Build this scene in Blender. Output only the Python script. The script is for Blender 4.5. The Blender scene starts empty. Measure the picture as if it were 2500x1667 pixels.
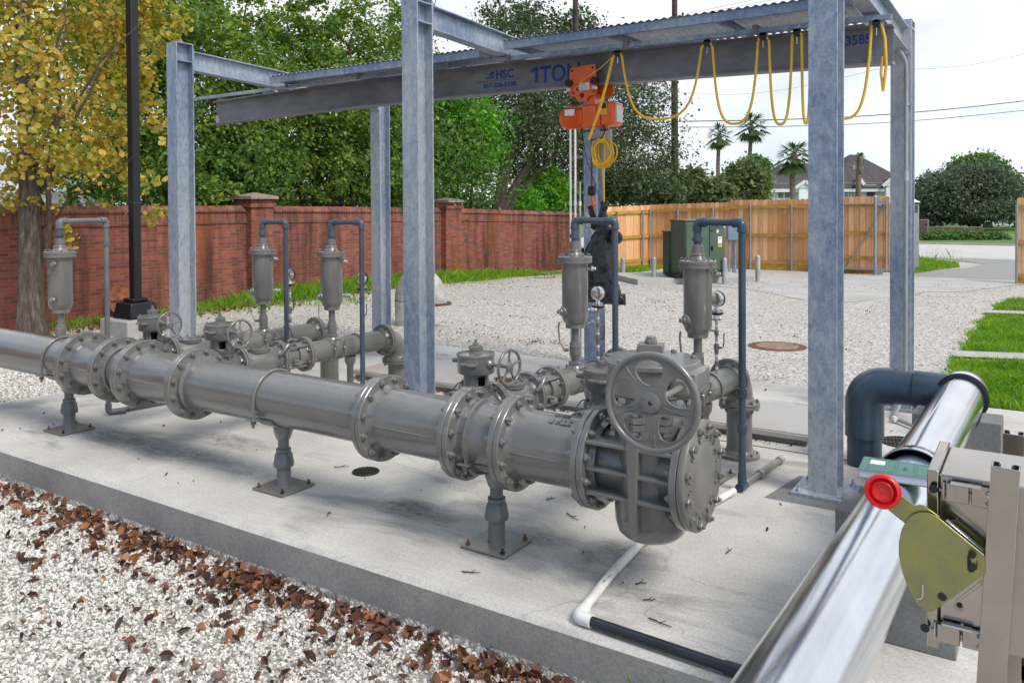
import bpy, bmesh, math, random
import numpy as np
from mathutils import Vector, Matrix, Quaternion
random.seed(7); rng = np.random.default_rng(11)
S = bpy.context.scene; COL = S.collection
R = math.radians; PI = math.pi
# ---------------------------------------------------------------- camera
YAW, PITCH, ROLL, FPX, CH = .5774, .0173, .0054, 2000., 1.77
def _basis():
    cy, sy = math.cos(YAW), math.sin(YAW)
    f = Vector((-sy, cy, 0)); r = Vector((cy, sy, 0)); d = Vector((0, 0, -1))
    cp, sp = math.cos(PITCH), math.sin(PITCH)
    f2 = cp*f + sp*d; d2 = -sp*f + cp*d
    cr, sr = math.cos(ROLL), math.sin(ROLL)
    return cr*r + sr*d2, -sr*r + cr*d2, f2
RT, DN, FW = _basis()
cam = bpy.data.cameras.new('camera'); co = bpy.data.objects.new('camera', cam); COL.objects.link(co)
M = Matrix((( RT.x, -DN.x, -FW.x, 0), (RT.y, -DN.y, -FW.y, 0), (RT.z, -DN.z, -FW.z, CH), (0, 0, 0, 1)))
co.matrix_world = M
cam.sensor_width = 36; cam.lens = 28.8; cam.shift_y = -299.6/2500; cam.clip_end = 2000; cam.clip_start = .05
S.camera = co
# ---------------------------------------------------------------- sky and sun
SUN_EL, SUN_AZ = R(49), R(-14)      # azimuth measured from +X towards +Y
W = bpy.data.worlds.new("World"); S.world = W; W.use_nodes = True
wn, wl = W.node_tree.nodes, W.node_tree.links; wn.clear()
def wnode(t, **k):
    n = wn.new(t)
    for a, b in k.items(): setattr(n, a, b)
    return n
sky = wnode('ShaderNodeTexSky', sky_type='NISHITA', sun_disc=False, sun_elevation=SUN_EL, sun_rotation=PI/2-SUN_AZ, air_density=1.0, dust_density=1.5, ozone_density=1.5)
bg1 = wnode('ShaderNodeBackground'); bg1.inputs[1].default_value = .12
bg2 = wnode('ShaderNodeBackground'); bg2.inputs[1].default_value = 1.0
tc = wnode('ShaderNodeTexCoord'); mp = wnode('ShaderNodeMapping'); mp.inputs['Scale'].default_value = (1, 1, 2.6)
nz = wnode('ShaderNodeTexNoise'); nz.inputs['Scale'].default_value = 2.1; nz.inputs['Detail'].default_value = 7; nz.inputs['Roughness'].default_value = .52
nz2 = wnode('ShaderNodeTexNoise'); nz2.inputs['Scale'].default_value = 4.5; nz2.inputs['Detail'].default_value = 6
sx = wnode('ShaderNodeSeparateXYZ')
# open blue sky on the -Y side (behind the photographer), bright cloud sheet ahead
ma = wnode('ShaderNodeMath', operation='MULTIPLY_ADD'); ma.inputs[1].default_value = .24; ma.inputs[2].default_value = .10
mb_ = wnode('ShaderNodeMath', operation='ADD')
cr = wnode('ShaderNodeValToRGB'); cr.color_ramp.elements[0].position = .44; cr.color_ramp.elements[1].position = .68
cc = wnode('ShaderNodeValToRGB'); cc.color_ramp.elements[0].position = .30; cc.color_ramp.elements[0].color = (.56, .62, .72, 1); cc.color_ramp.elements[1].position = .62; cc.color_ramp.elements[1].color = (.78, .80, .83, 1)
mixs = wnode('ShaderNodeMixShader'); out = wnode('ShaderNodeOutputWorld')
wl.new(tc.outputs['Generated'], mp.inputs[0]); wl.new(mp.outputs[0], nz.inputs[0]); wl.new(mp.outputs[0], nz2.inputs[0])
wl.new(tc.outputs['Generated'], sx.inputs[0]); wl.new(sx.outputs['Y'], ma.inputs[0]); wl.new(ma.outputs[0], mb_.inputs[0]); wl.new(nz.outputs[0], mb_.inputs[1])
wl.new(mb_.outputs[0], cr.inputs[0]); wl.new(nz2.outputs[0], cc.inputs[0]); wl.new(cc.outputs[0], bg2.inputs[0])
wl.new(sky.outputs[0], bg1.inputs[0]); wl.new(cr.outputs[0], mixs.inputs[0]); wl.new(bg1.outputs[0], mixs.inputs[1]); wl.new(bg2.outputs[0], mixs.inputs[2]); wl.new(mixs.outputs[0], out.inputs[0])
sl = bpy.data.lights.new('sun', 'SUN'); sl.energy = 1.9; sl.angle = R(20); sl.color = (1, .955, .88)
so = bpy.data.objects.new('sun', sl); COL.objects.link(so)
sd = Vector((math.cos(SUN_EL)*math.cos(SUN_AZ), math.cos(SUN_EL)*math.sin(SUN_AZ), math.sin(SUN_EL)))
so.rotation_euler = sd.to_track_quat('Z', 'Y').to_euler(); so.location = (3, 6, 12)
S.view_settings.view_transform = 'Standard'; S.view_settings.look = 'None'; S.view_settings.exposure = 0.52; S.view_settings.gamma = 1
S.cycles.max_bounces = 6; S.cycles.transparent_max_bounces = 6; S.cycles.use_denoising = True
# ---------------------------------------------------------------- helpers
def ray(u, v): return RT*((u-1250)/FPX) + DN*((v-533.9)/FPX) + FW
C0 = Vector((0, 0, CH))
def at(u, v, d): return C0 + ray(u, v)*d                 # point at depth d
def onp(u, v, ax, val):
    r = ray(u, v); return C0 + r*((val - C0[ax])/r[ax])
def tag(o, label=None, cat=None, group=None, kind=None):
    if label: o['label'] = label
    if cat: o['category'] = cat
    if group: o['group'] = group
    if kind: o['kind'] = kind
    return o
def root(name, label, cat, loc=(0, 0, 0), rz=0., group=None, kind=None):
    o = bpy.data.objects.new(name, None); COL.objects.link(o); o.empty_display_size = .1
    o.location = loc; o.rotation_euler = (0, 0, rz)
    return tag(o, label, cat, group, kind)
def copy_tree(o, parent=None):
    c = o.copy(); COL.objects.link(c); c.parent = parent
    for ch in [x for x in KIDS.get(o.name, [])]:
        cc_ = copy_tree(ch, c); KIDS.setdefault(c.name, []).append(cc_)
    return c
KIDS = {}
def attach(o, parent):
    if parent is not None:
        o.parent = parent; KIDS.setdefault(parent.name, []).append(o)
def top(o):
    while o.parent is not None: o = o.parent
    return o
def frame(axis, up=None):
    z = Vector(axis).normalized()
    a = Vector(up) if up is not None else (Vector((0, 0, 1)) if abs(z.z) < .9 else Vector((1, 0, 0)))
    x = a.cross(z).normalized(); y = z.cross(x); return x, y, z
class MB:
    def __init__(s): s.v = []; s.f = []
    def add(s, vs, fs):
        b = len(s.v); s.v += [tuple(p) for p in vs]; s.f += [tuple(b+i for i in f) for f in fs]; return s
    def box(s, c, d, rz=0., axes=None):
        c = Vector(c)
        if axes: X, Y, Z = [Vector(a) for a in axes]
        else: X, Y, Z = Vector((math.cos(rz), math.sin(rz), 0)), Vector((-math.sin(rz), math.cos(rz), 0)), Vector((0, 0, 1))
        v = [c + X*(d[0]/2*a) + Y*(d[1]/2*b) + Z*(d[2]/2*e) for e in (-1, 1) for a, b in ((-1, -1), (1, -1), (1, 1), (-1, 1))]
        return s.add(v, [(3, 2, 1, 0), (4, 5, 6, 7), (0, 1, 5, 4), (1, 2, 6, 5), (2, 3, 7, 6), (3, 0, 4, 7)])
    def b2(s, a, b):
        return s.box([(a[i]+b[i])/2 for i in range(3)], [abs(b[i]-a[i]) for i in range(3)])
    def lathe(s, o, axis, prof, seg=32, up=None, caps=True, a0=0.):
        o = Vector(o); X, Y, Z = frame(axis, up); vs = []
        for t, r in prof:
            for k in range(seg):
                a = 2*PI*k/seg + a0; vs.append(o + Z*t + X*(r*math.cos(a)) + Y*(r*math.sin(a)))
        fs = []
        for j in range(len(prof)-1):
            for k in range(seg):
                k2 = (k+1) % seg; fs.append((j*seg+k, j*seg+k2, (j+1)*seg+k2, (j+1)*seg+k))
        if caps:
            fs.append(tuple(reversed(range(seg)))); n = (len(prof)-1)*seg; fs.append(tuple(range(n, n+seg)))
        return s.add(vs, fs)
    def cyl(s, p0, p1, r, seg=20, r2=None):
        p0, p1 = Vector(p0), Vector(p1); return s.lathe(p0, p1-p0, [(0, r), ((p1-p0).length, r if r2 is None else r2)], seg)
    def tube(s, pts, r, seg=12, closed=False, flat=None):
        pts = [Vector(p) for p in pts]; n = len(pts); vs = []; fs = []
        prev = None
        for i, p in enumerate(pts):
            a = pts[(i-1) % n] if (i > 0 or closed) else p; b = pts[(i+1) % n] if (i < n-1 or closed) else p
            t = (b-a).normalized()
            if prev is None: x, y, _ = frame(t)
            else:
                x = prev - t*prev.dot(t)
                if x.length < 1e-6: x = frame(t)[0]
                x.normalize(); y = t.cross(x)
            prev = x.copy(); rr = r[i] if isinstance(r, (list, tuple)) else r
            for k in range(seg):
                q = 2*PI*k/seg; vs.append(p + x*(rr*math.cos(q)) + y*(rr*(flat or 1)*math.sin(q)))
        m = n if closed else n-1
        for j in range(m):
            for k in range(seg):
                k2 = (k+1) % seg; j2 = (j+1) % n; fs.append((j*seg+k, j*seg+k2, j2*seg+k2, j2*seg+k))
        if not closed:
            fs.append(tuple(reversed(range(seg)))); fs.append(tuple(range((n-1)*seg, n*seg)))
        return s.add(vs, fs)
    def ring(s, c, axis, Rr, r, seg=40, rs=10, up=None, a0=0, a1=2*PI):
        X, Y, Z = frame(axis, up); c = Vector(c); cl = abs(a1-a0-2*PI) < 1e-6
        n = seg if cl else seg+1
        pts = [c + X*(Rr*math.cos(a0+(a1-a0)*k/seg)) + Y*(Rr*math.sin(a0+(a1-a0)*k/seg)) for k in range(n)]
        return s.tube(pts, r, rs, closed=cl)
    def hexa(s, o, axis, r, h, up=None):
        return s.lathe(o, axis, [(0, r*.96), (h*.12, r), (h*.85, r), (h, r*.9)], 6, up)
    def prism(s, poly, o, X, Y, th):
        o, X, Y = Vector(o), Vector(X), Vector(Y); N = X.cross(Y).normalized(); n = len(poly)
        a = [o + X*p[0] + Y*p[1] for p in poly]; b = [p + N*th for p in a]
        return s.add(a+b, [tuple(reversed(range(n))), tuple(range(n, 2*n))] + [(i, (i+1) % n, n+(i+1) % n, n+i) for i in range(n)])
    def build(s, name, mat, parent=None, local=False, bevel=0., sharp=38, smooth=True):
        me = bpy.data.meshes.new(name)
        if parent is not None and not local:
            L = top(parent).location; vs = [(p[0]-L.x, p[1]-L.y, p[2]-L.z) for p in s.v]
        else: vs = s.v
        me.from_pydata(vs, [], s.f)
        bm = bmesh.new(); bm.from_mesh(me); bmesh.ops.recalc_face_normals(bm, faces=bm.faces); bm.to_mesh(me); bm.free()
        if smooth:
            me.polygons.foreach_set('use_smooth', [True]*len(me.polygons)); me.set_sharp_from_angle(angle=R(sharp))
        me.materials.append(mat)
        o = bpy.data.objects.new(name, me); COL.objects.link(o); attach(o, parent)
        if bevel:
            b = o.modifiers.new('b', 'BEVEL'); b.width = bevel; b.segments = 2; b.limit_method = 'ANGLE'; b.angle_limit = R(50)
        return o
def bulk(name, V, F, mat, parent=None, smooth=False):
    """numpy mesh: V (n,3), F (m,k)"""
    me = bpy.data.meshes.new(name); V = np.asarray(V, np.float32); F = np.asarray(F, np.int32)
    me.vertices.add(len(V)); me.vertices.foreach_set('co', V.ravel())
    k = F.shape[1]; me.loops.add(F.size); me.loops.foreach_set('vertex_index', F.ravel())
    me.polygons.add(len(F)); me.polygons.foreach_set('loop_start', np.arange(0, F.size, k, dtype=np.int32))
    me.polygons.foreach_set('use_smooth', np.full(len(F), smooth))
    me.update(calc_edges=True); me.materials.append(mat)
    o = bpy.data.objects.new(name, me); COL.objects.link(o); attach(o, parent); return o
def fillet(pts, r, n=7):
    pts = [Vector(p) for p in pts]; outp = [pts[0]]
    for i in range(1, len(pts)-1):
        a = (pts[i-1]-pts[i]); b = (pts[i+1]-pts[i]); la, lb = a.length, b.length; a.normalize(); b.normalize()
        k = min(r, la*.49, lb*.49); p0, p1 = pts[i]+a*k, pts[i]+b*k
        for j in range(n+1):
            t = j/n; outp.append(p0*(1-t)**2 + pts[i]*2*t*(1-t) + p1*t*t)
    outp.append(pts[-1]); return outp
def linked(name, me, parent, loc, axis=None, roll=0., rot=None):
    o = bpy.data.objects.new(name, me); COL.objects.link(o); attach(o, parent); o.location = loc
    if axis is not None:
        q = Vector(axis).to_track_quat('Z', 'Y') @ Quaternion((0, 0, 1), roll); o.rotation_euler = q.to_euler()
    if rot is not None: o.rotation_euler = rot
    return o
def txt(body, size, loc, xdir, ydir, mat, parent, name='lettering', ext=.0012, align='LEFT', bold=0., sx=1., world=True):
    c = bpy.data.curves.new(name, 'FONT'); c.body = body; c.size = size; c.extrude = ext; c.align_x = align; c.resolution_u = 3; c.offset = bold
    t = bpy.data.objects.new(name, c); me = bpy.data.meshes.new_from_object(t); bpy.data.objects.remove(t)
    X, Y = Vector(xdir).normalized(), Vector(ydir).normalized(); Z = X.cross(Y)
    L = top(parent).location if world else Vector((0, 0, 0))
    for v in me.vertices: v.co = Vector(loc) + X*(v.co.x*sx) + Y*v.co.y + Z*v.co.z - L
    me.materials.clear(); me.materials.append(mat)
    o = bpy.data.objects.new(name, me); COL.objects.link(o); attach(o, parent); return o
# ---------------------------------------------------------------- materials
class NT:
    def __init__(s, name):
        s.m = bpy.data.materials.new(name); s.m.use_nodes = True; s.n = s.m.node_tree.nodes; s.l = s.m.node_tree.links
        s.b = s.n['Principled BSDF']; s.tc = s.n.new('ShaderNodeTexCoord'); s.geo = None; s.out = s.n['Material Output']
    def pos(s):
        if not s.geo: s.geo = s.n.new('ShaderNodeNewGeometry')
        return s.geo.outputs['Position']
    def link(s, a, b): s.l.new(a, b)
    def mapv(s, sc=(1, 1, 1), rot=(0, 0, 0), src=None):
        m = s.n.new('ShaderNodeMapping'); m.inputs['Scale'].default_value = sc; m.inputs['Rotation'].default_value = rot
        s.link(src or s.pos(), m.inputs[0]); return m.outputs[0]
    def noise(s, sc, det=4, ro=.5, vec=None, dist=0.):
        n = s.n.new('ShaderNodeTexNoise'); n.inputs['Scale'].default_value = sc; n.inputs['Detail'].default_value = det
        n.inputs['Roughness'].default_value = ro; n.inputs['Distortion'].default_value = dist; s.link(vec or s.pos(), n.inputs[0]); return n.outputs[0]
    def voro(s, sc, vec=None, feat='F1', outp='Distance', rand=1.):
        n = s.n.new('ShaderNodeTexVoronoi'); n.feature = feat; n.inputs['Scale'].default_value = sc; n.inputs['Randomness'].default_value = rand
        s.link(vec or s.pos(), n.inputs[0]); return n.outputs[outp]
    def ramp(s, fac, stops, interp='LINEAR'):
        n = s.n.new('ShaderNodeValToRGB'); e = n.color_ramp.elements; n.color_ramp.interpolation = interp
        while len(e) < len(stops): e.new(.5)
        for i, (p, c) in enumerate(stops):
            e[i].position = p; e[i].color = (c, c, c, 1) if not isinstance(c, (tuple, list)) else (*c, 1)
        s.link(fac, n.inputs[0]); return n.outputs[0]
    def mix(s, fac, a, b, mode='MIX'):
        n = s.n.new('ShaderNodeMix'); n.data_type = 'RGBA'; n.blend_type = mode
        for sock, val in ((n.inputs[0], fac), (n.inputs[6], a), (n.inputs[7], b)):
            if hasattr(val, 'links'): s.link(val, sock)
            elif isinstance(val, (tuple, list)): sock.default_value = (*val, 1)
            else: sock.default_value = val
        return n.outputs[2]
    def math(s, op, a, b=0., c=0.):
        n = s.n.new('ShaderNodeMath'); n.operation = op
        for i, val in enumerate((a, b, c)):
            if hasattr(val, 'links'): s.link(val, n.inputs[i])
            else: n.inputs[i].default_value = val
        return n.outputs[0]
    def xyz(s, src=None):
        n = s.n.new('ShaderNodeSeparateXYZ'); s.link(src or s.pos(), n.inputs[0]); return n.outputs
    def bump(s, h, st=.3, dist=.01):
        n = s.n.new('ShaderNodeBump'); n.inputs['Strength'].default_value = st; n.inputs['Distance'].default_value = dist
        s.link(h, n.inputs['Height']); s.link(n.outputs[0], s.b.inputs['Normal']); return n
    def set(s, **k):
        for a, v in k.items():
            i = s.b.inputs[{'base': 'Base Color', 'rough': 'Roughness', 'metal': 'Metallic', 'spec': 'Specular IOR Level', 'coat': 'Coat Weight', 'cr': 'Coat Roughness', 'trans': 'Transmission Weight'}[a]]
            if hasattr(v, 'links'): s.link(v, i)
            elif isinstance(v, (tuple, list)): i.default_value = (*v, 1)
            else: i.default_value = v
        return s
def plain(name, base, rough=.5, metal=0., var=.12, sc=6., bump=0., bsc=60., coat=0.):
    t = NT(name); n = t.noise(sc, 5, .6)
    d = tuple(max(0, c*(1-var*1.6)) for c in base); l = tuple(min(1, c*(1+var)) for c in base)
    t.set(base=t.ramp(n, [(.3, d), (.7, l)]), rough=rough, metal=metal, coat=coat)
    if bump: t.bump(t.noise(bsc, 3), bump, .004)
    return t.m
MT = {}
# gray enamel over iron: orange peel and a little dust
t = NT('grey_pipe_paint'); n1 = t.noise(3.0, 6, .62); n2 = t.noise(160, 2, .5)
nrm = t.n.new('ShaderNodeNewGeometry'); up = t.xyz(nrm.outputs['Normal'])['Z']
base = t.ramp(n1, [(.28, (.118, .115, .108)), (.72, (.156, .153, .145))])
dust = t.math('MULTIPLY', t.ramp(up, [(.55, 0.), (1., .55)]), t.ramp(t.noise(22, 6, .7), [(.4, 0.), (.75, 1.)]))
t.set(base=t.mix(dust, base, (.26, .255, .24)), rough=t.ramp(n1, [(.3, .26), (.7, .38)]), spec=.6, coat=.9, cr=.14); t.bump(t.noise(110, 2, .5), .22, .003); MT['paint'] = t.m
t = NT('pale_pipe_paint'); n1 = t.noise(4, 5, .6)
t.set(base=t.ramp(n1, [(.3, (.14, .136, .122)), (.7, (.185, .18, .163))]), rough=.36, spec=.55, coat=.25, cr=.2); t.bump(t.noise(140, 2), .08, .003); MT['paint2'] = t.m
t = NT('galvanised_steel'); vv = t.mapv((1, 1, 1)); sp = t.voro(95, outp='Color'); spx = t.xyz(sp)['X']; n1 = t.mix(.45, t.noise(1.1, 3, .5, t.mapv((1, 1, .45))), t.noise(26, 5, .75, t.mapv((1, 1, .5)))); n3 = t.noise(45, 3, .6)
b0 = t.ramp(n1, [(.40, (.12, .18, .30)), (.49, (.25, .31, .41)), (.60, (.45, .48, .51))])
t.set(base=t.mix(.14, b0, t.ramp(spx, [(.0, .22), (1., .66)]), 'MIX'), metal=.35, rough=t.ramp(n3, [(.3, .38), (.7, .55)])); t.bump(n3, .05, .002); MT['galv'] = t.m
t = NT('weathered_galvanised_beam'); n1 = t.noise(2.0, 7, .68, t.mapv((1, 1, 2.5))); 
t.set(base=t.ramp(n1, [(.34, (.13, .13, .148)), (.5, (.19, .19, .21)), (.75, (.28, .28, .30))]), metal=.2, rough=.5); t.bump(t.noise(50, 3), .05, .002); MT['beam'] = t.m
MT['pvc'] = plain('grey_pvc', (.060, .078, .105), .33, var=.15, sc=5)
MT['pvc_dark'] = plain('slate_pvc', (.040, .068, .105), .28, var=.22, sc=3, bump=.04)
MT['pvc_light'] = plain('faded_grey_pvc', (.145, .150, .155), .38, var=.15, sc=5)
t = NT('white_pvc'); n1 = t.noise(9, 6, .7); t.set(base=t.ramp(n1, [(.3, (.55, .53, .48)), (.6, (.78, .77, .74))]), rough=.35); MT['pvc_white'] = t.m
MT['black_pvc'] = plain('black_pvc', (.022, .026, .035), .3, var=.2)
MT['black'] = plain('black_rubber', (.012, .012, .013), .55)
MT['blackpaint'] = plain('black_pole_paint', (.007, .008, .011), .42, var=.2, sc=2, coat=.0)
MT['stain'] = plain('stainless_steel', (.44, .40, .36), .20, 1., var=.12, sc=7, bump=.02, bsc=40)
MT['chrome'] = plain('bright_steel', (.62, .61, .59), .22, .9)
MT['iron'] = plain('rusty_iron', (.15, .065, .03), .8, .1, var=.4, sc=14, bump=.1)
MT['dark_steel'] = plain('dark_oiled_steel', (.035, .030, .028), .5, .5, var=.3, sc=20)
MT['orange'] = plain('orange_hoist_paint', (.80, .125, .012), .32, var=.07, coat=.3)
MT['yellow'] = plain('yellow_cable', (.74, .44, .015), .42, var=.06)
MT['white'] = plain('white_paint', (.75, .75, .73), .5, var=.05)
MT['red'] = plain('red_plastic', (.60, .006, .008), .27, var=.05, coat=.3)
MT['blue_ink'] = plain('blue_stencil_ink', (.010, .050, .27), .5, var=.15, sc=30)
MT['bluegrey_ink'] = plain('faded_blue_stencil_ink', (.12, .14, .24), .5, var=.2, sc=30)
MT['green_box'] = plain('green_enamel', (.080, .125, .085), .38, var=.12, sc=2)
MT['dark_green'] = plain('dark_green_enamel', (.034, .078, .050), .4, var=.12, sc=2)
MT['bollard'] = plain('pale_grey_steel', (.40, .41, .41), .5, .3, var=.15)
MT['black_ink'] = plain('black_ink', (.015, .018, .02), .6)
t = NT('olive_zinc_plate'); n1 = t.noise(16, 6, .7); zz = t.xyz()['Z']
t.set(base=t.mix(t.ramp(n1, [(.35, 0.), (.7, 1.)]), (.36, .345, .13), (.27, .27, .16)), metal=.9, rough=t.ramp(n1, [(.3, .28), (.7, .5)])); t.bump(t.noise(60, 4, .7), .06, .001); MT['olive'] = t.m
t = NT('aluminium_jacket'); n1 = t.noise(7, 5, .6, t.mapv((1, .25, 1))); n2 = t.mix(.5, t.noise(9, 3, .6, t.mapv((6, .5, 6))), t.noise(30, 4, .8, t.mapv((1, 9, 1), (.3, .4, .9))))
t.set(base=t.ramp(n1, [(.3, (.60, .62, .66)), (.7, (.80, .82, .85))]), metal=1., rough=t.ramp(n1, [(.3, .07), (.7, .16)])); t.bump(t.mix(.35, n2, t.noise(2.2, 2, .5)), .10, .006); MT['alu'] = t.m
# concrete
STAINS_AND_SHADE = [(onp(u, v, 2, 0).x, onp(u, v, 2, 0).y, ra, rb) for u, v, ra, rb in ((1020, 1250, .34, .17), (1310, 1310, .28, .14), (1520, 1350, .26, .20), (1180, 1345, .22, .10), (340, 1085, .95, .22), (560, 1075, .5, .18), (1010, 1230, .2, .1))]  # dark slab patches: stains together with painted soft shadow below the header pipe
def concrete(name, lo, hi, stain=0., brush=True, pits=.35):
    t = NT(name); a = t.noise(1.3, 7, .62); b = t.noise(14, 6, .65, t.mapv((.35, 3.0, 1), (0, 0, R(12)))); c = t.noise(190, 2, .5)
    col = t.ramp(a, [(.30, lo), (.68, hi)])
    if brush: col = t.mix(.5, col, t.ramp(b, [(.30, (.80, .80, .80)), (.62, (1, 1, 1))]), 'MULTIPLY')
    if stain:
        s1 = t.ramp(t.noise(1.05, 6, .66, t.mapv((.8, 1.7, 1)), .6), [(.52, 0.), (.64, stain)]); col = t.mix(s1, col, (.15, .16, .18))
        for (sxx, syy, ra, rb) in STAINS_AND_SHADE:
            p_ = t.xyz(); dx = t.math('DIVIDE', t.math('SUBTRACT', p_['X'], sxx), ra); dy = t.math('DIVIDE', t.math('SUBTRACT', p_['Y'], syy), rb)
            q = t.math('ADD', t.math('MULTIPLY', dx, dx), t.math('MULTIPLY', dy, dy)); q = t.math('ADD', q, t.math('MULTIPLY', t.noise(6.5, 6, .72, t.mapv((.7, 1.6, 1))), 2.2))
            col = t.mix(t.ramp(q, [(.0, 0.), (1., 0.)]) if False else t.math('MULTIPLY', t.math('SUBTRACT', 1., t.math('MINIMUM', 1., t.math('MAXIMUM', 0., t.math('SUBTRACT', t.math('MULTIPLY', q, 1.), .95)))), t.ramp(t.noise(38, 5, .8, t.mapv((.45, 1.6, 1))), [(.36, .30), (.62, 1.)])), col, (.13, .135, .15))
        s2 = t.ramp(t.noise(5.5, 7, .75), [(.66, 0.), (.74, .55)]); col = t.mix(s2, col, (.52, .52, .5))
    if stain:
        wv = t.n.new('ShaderNodeVectorMath'); wv.operation = 'ADD'; t.link(t.pos(), wv.inputs[0]); nzc = t.n.new('ShaderNodeTexNoise'); nzc.inputs['Scale'].default_value = 3.5; nzc.inputs['Detail'].default_value = 6; t.link(t.pos(), nzc.inputs[0]); sc_ = t.n.new('ShaderNodeVectorMath'); sc_.operation = 'SCALE'; sc_.inputs['Scale'].default_value = .35; t.link(nzc.outputs['Color'], sc_.inputs[0]); t.link(sc_.outputs[0], wv.inputs[1])
        ck = t.ramp(t.voro(.42, wv.outputs[0], feat='DISTANCE_TO_EDGE'), [(.0, .45), (.0016, 1.)]); col = t.mix(.38, col, ck, 'MULTIPLY')
    pit = t.ramp(t.voro(46), [(.0, .55), (.10, 1.)]); col = t.mix(pits, col, pit, 'MULTIPLY')
    col = t.mix(.55, col, t.ramp(t.noise(75, 4, .75), [(.34, (.58, .57, .55)), (.60, (1.06, 1.06, 1.06))]), 'MULTIPLY')
    col = t.mix(.35, col, t.ramp(c, [(.3, (.6, .6, .6)), (.7, (1, 1, 1))]), 'MULTIPLY')
    t.set(base=col, rough=.85, spec=.25); h = t.mix(.5, b, c); t.bump(h, .28, .006); return t
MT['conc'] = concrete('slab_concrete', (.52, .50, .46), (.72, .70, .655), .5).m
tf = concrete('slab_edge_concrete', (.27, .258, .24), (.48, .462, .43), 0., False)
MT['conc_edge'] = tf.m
MT['conc2'] = concrete('pale_concrete', (.44, .43, .41), (.58, .57, .54), .12).m
MT['conc_block'] = concrete('block_concrete', (.17, .175, .175), (.27, .275, .27), 0., False, .6).m
# gravel far ground: stones read as light grains with dark gaps
t = NT('crushed_gravel'); g1 = t.voro(44, feat='F1', outp='Color'); gx = t.xyz(g1)['X']; gd = t.voro(44, feat='DISTANCE_TO_EDGE'); big = t.noise(.7, 6, .6); med = t.noise(16, 5, .7)
col = t.ramp(gx, [(.0, (.16, .14, .12)), (.22, (.40, .375, .335)), (.5, (.56, .535, .49)), (1., (.78, .76, .72))])
col = t.mix(t.ramp(gd, [(.0, .75), (.12, 0.)]), col, (.16, .14, .12))
col = t.mix(t.ramp(med, [(.60, 0.), (.72, .55)]), col, (.17, .13, .10))
col = t.mix(t.ramp(big, [(.4, 0.), (.75, .35)]), col, (.36, .32, .28))
t.set(base=col, rough=.9, spec=.2); t.bump(gd, .5, .012); MT['gravel'] = t.m
t = NT('white_gravel_stones'); pr_ = t.n.new('ShaderNodeNewGeometry').outputs['Random Per Island']
t.set(base=t.ramp(pr_, [(.0, (.20, .175, .15)), (.12, (.40, .365, .32)), (.35, (.60, .57, .52)), (1., (.82, .80, .755))]), rough=.8, spec=.25); MT['stones'] = t.m
t = NT('dead_leaf'); pr_ = t.n.new('ShaderNodeNewGeometry').outputs['Random Per Island']
t.set(base=t.ramp(pr_, [(.0, (.045, .024, .018)), (.45, (.12, .052, .033)), (.8, (.20, .080, .042)), (1., (.34, .14, .055))]), rough=.55); MT['dead'] = t.m
t = NT('asphalt_pale'); t.set(base=t.ramp(t.noise(120, 3), [(.3, (.20, .20, .19)), (.7, (.34, .335, .32))]), rough=.9); MT['asphalt'] = t.m
t = NT('road_concrete'); t.set(base=t.ramp(t.noise(3, 6, .6, t.mapv((.3, 2, 1))), [(.3, (.43, .42, .41)), (.7, (.56, .55, .53))]), rough=.9); MT['road'] = t.m
def foliage(name, stops, trans=.35, rough=.5):
    t = NT(name); g = t.n.new('ShaderNodeNewGeometry').outputs['Random Per Island']
    n = t.noise(1.9, 3, .6); f = t.math('ADD', t.math('MULTIPLY', g, .48), t.math('MULTIPLY', t.ramp(n, [(.25, 0.), (.75, 1.)]), .52))
    c = t.ramp(f, stops); t.set(base=c, rough=rough, spec=.35)
    tr = t.n.new('ShaderNodeBsdfTranslucent'); hs = t.n.new('ShaderNodeHueSaturation'); hs.inputs['Value'].default_value = 1.5; hs.inputs['Saturation'].default_value = 1.15
    t.link(c, hs.inputs['Color']); t.link(hs.outputs[0], tr.inputs[0]); mx = t.n.new('ShaderNodeMixShader'); mx.inputs[0].default_value = trans
    t.link(t.b.outputs[0], mx.inputs[1]); t.link(tr.outputs[0], mx.inputs[2]); t.link(mx.outputs[0], t.out.inputs[0]); return t.m
MT['leaf_yellow'] = foliage('yellow_autumn_leaf', [(.1, (.10, .16, .03)), (.30, (.24, .27, .05)), (.52, (.46, .38, .07)), (.8, (.62, .42, .10)), (.95, (.50, .25, .07))])
MT['leaf_green'] = foliage('mid_green_leaf', [(.1, (.035, .085, .02)), (.5, (.085, .18, .035)), (.85, (.20, .32, .07))])
MT['leaf_green_o'] = foliage('green_leaf_turning_orange', [(.1, (.04, .085, .02)), (.4, (.095, .18, .03)), (.68, (.20, .29, .045)), (.86, (.33, .36, .05)), (.96, (.58, .36, .04))])
MT['leaf_bright'] = foliage('bright_green_leaf', [(.1, (.05, .18, .02)), (.5, (.12, .36, .03)), (.9, (.26, .52, .06))])
MT['leaf_dark'] = foliage('dark_oak_leaf', [(.1, (.016, .034, .012)), (.5, (.055, .090, .032)), (.85, (.15, .20, .08)), (1., (.26, .30, .16))], .32, .45)
MT['leaf_far_oak'] = foliage('hazy_oak_leaf', [(.1, (.035, .052, .034)), (.5, (.10, .135, .08)), (.9, (.20, .245, .15))], .25)
MT['leaf_olive'] = foliage('olive_shrub_leaf', [(.1, (.04, .07, .02)), (.5, (.11, .155, .05)), (.9, (.22, .27, .11))], .3, .5)
MT['grass'] = foliage('grass_blade', [(.1, (.08, .18, .02)), (.45, (.17, .35, .03)), (.75, (.30, .44, .05)), (1., (.50, .45, .16))], .4, .5)
MT['palm'] = foliage('palm_frond', [(.1, (.03, .07, .02)), (.6, (.07, .13, .03)), (1., (.13, .19, .05))], .3)
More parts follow.
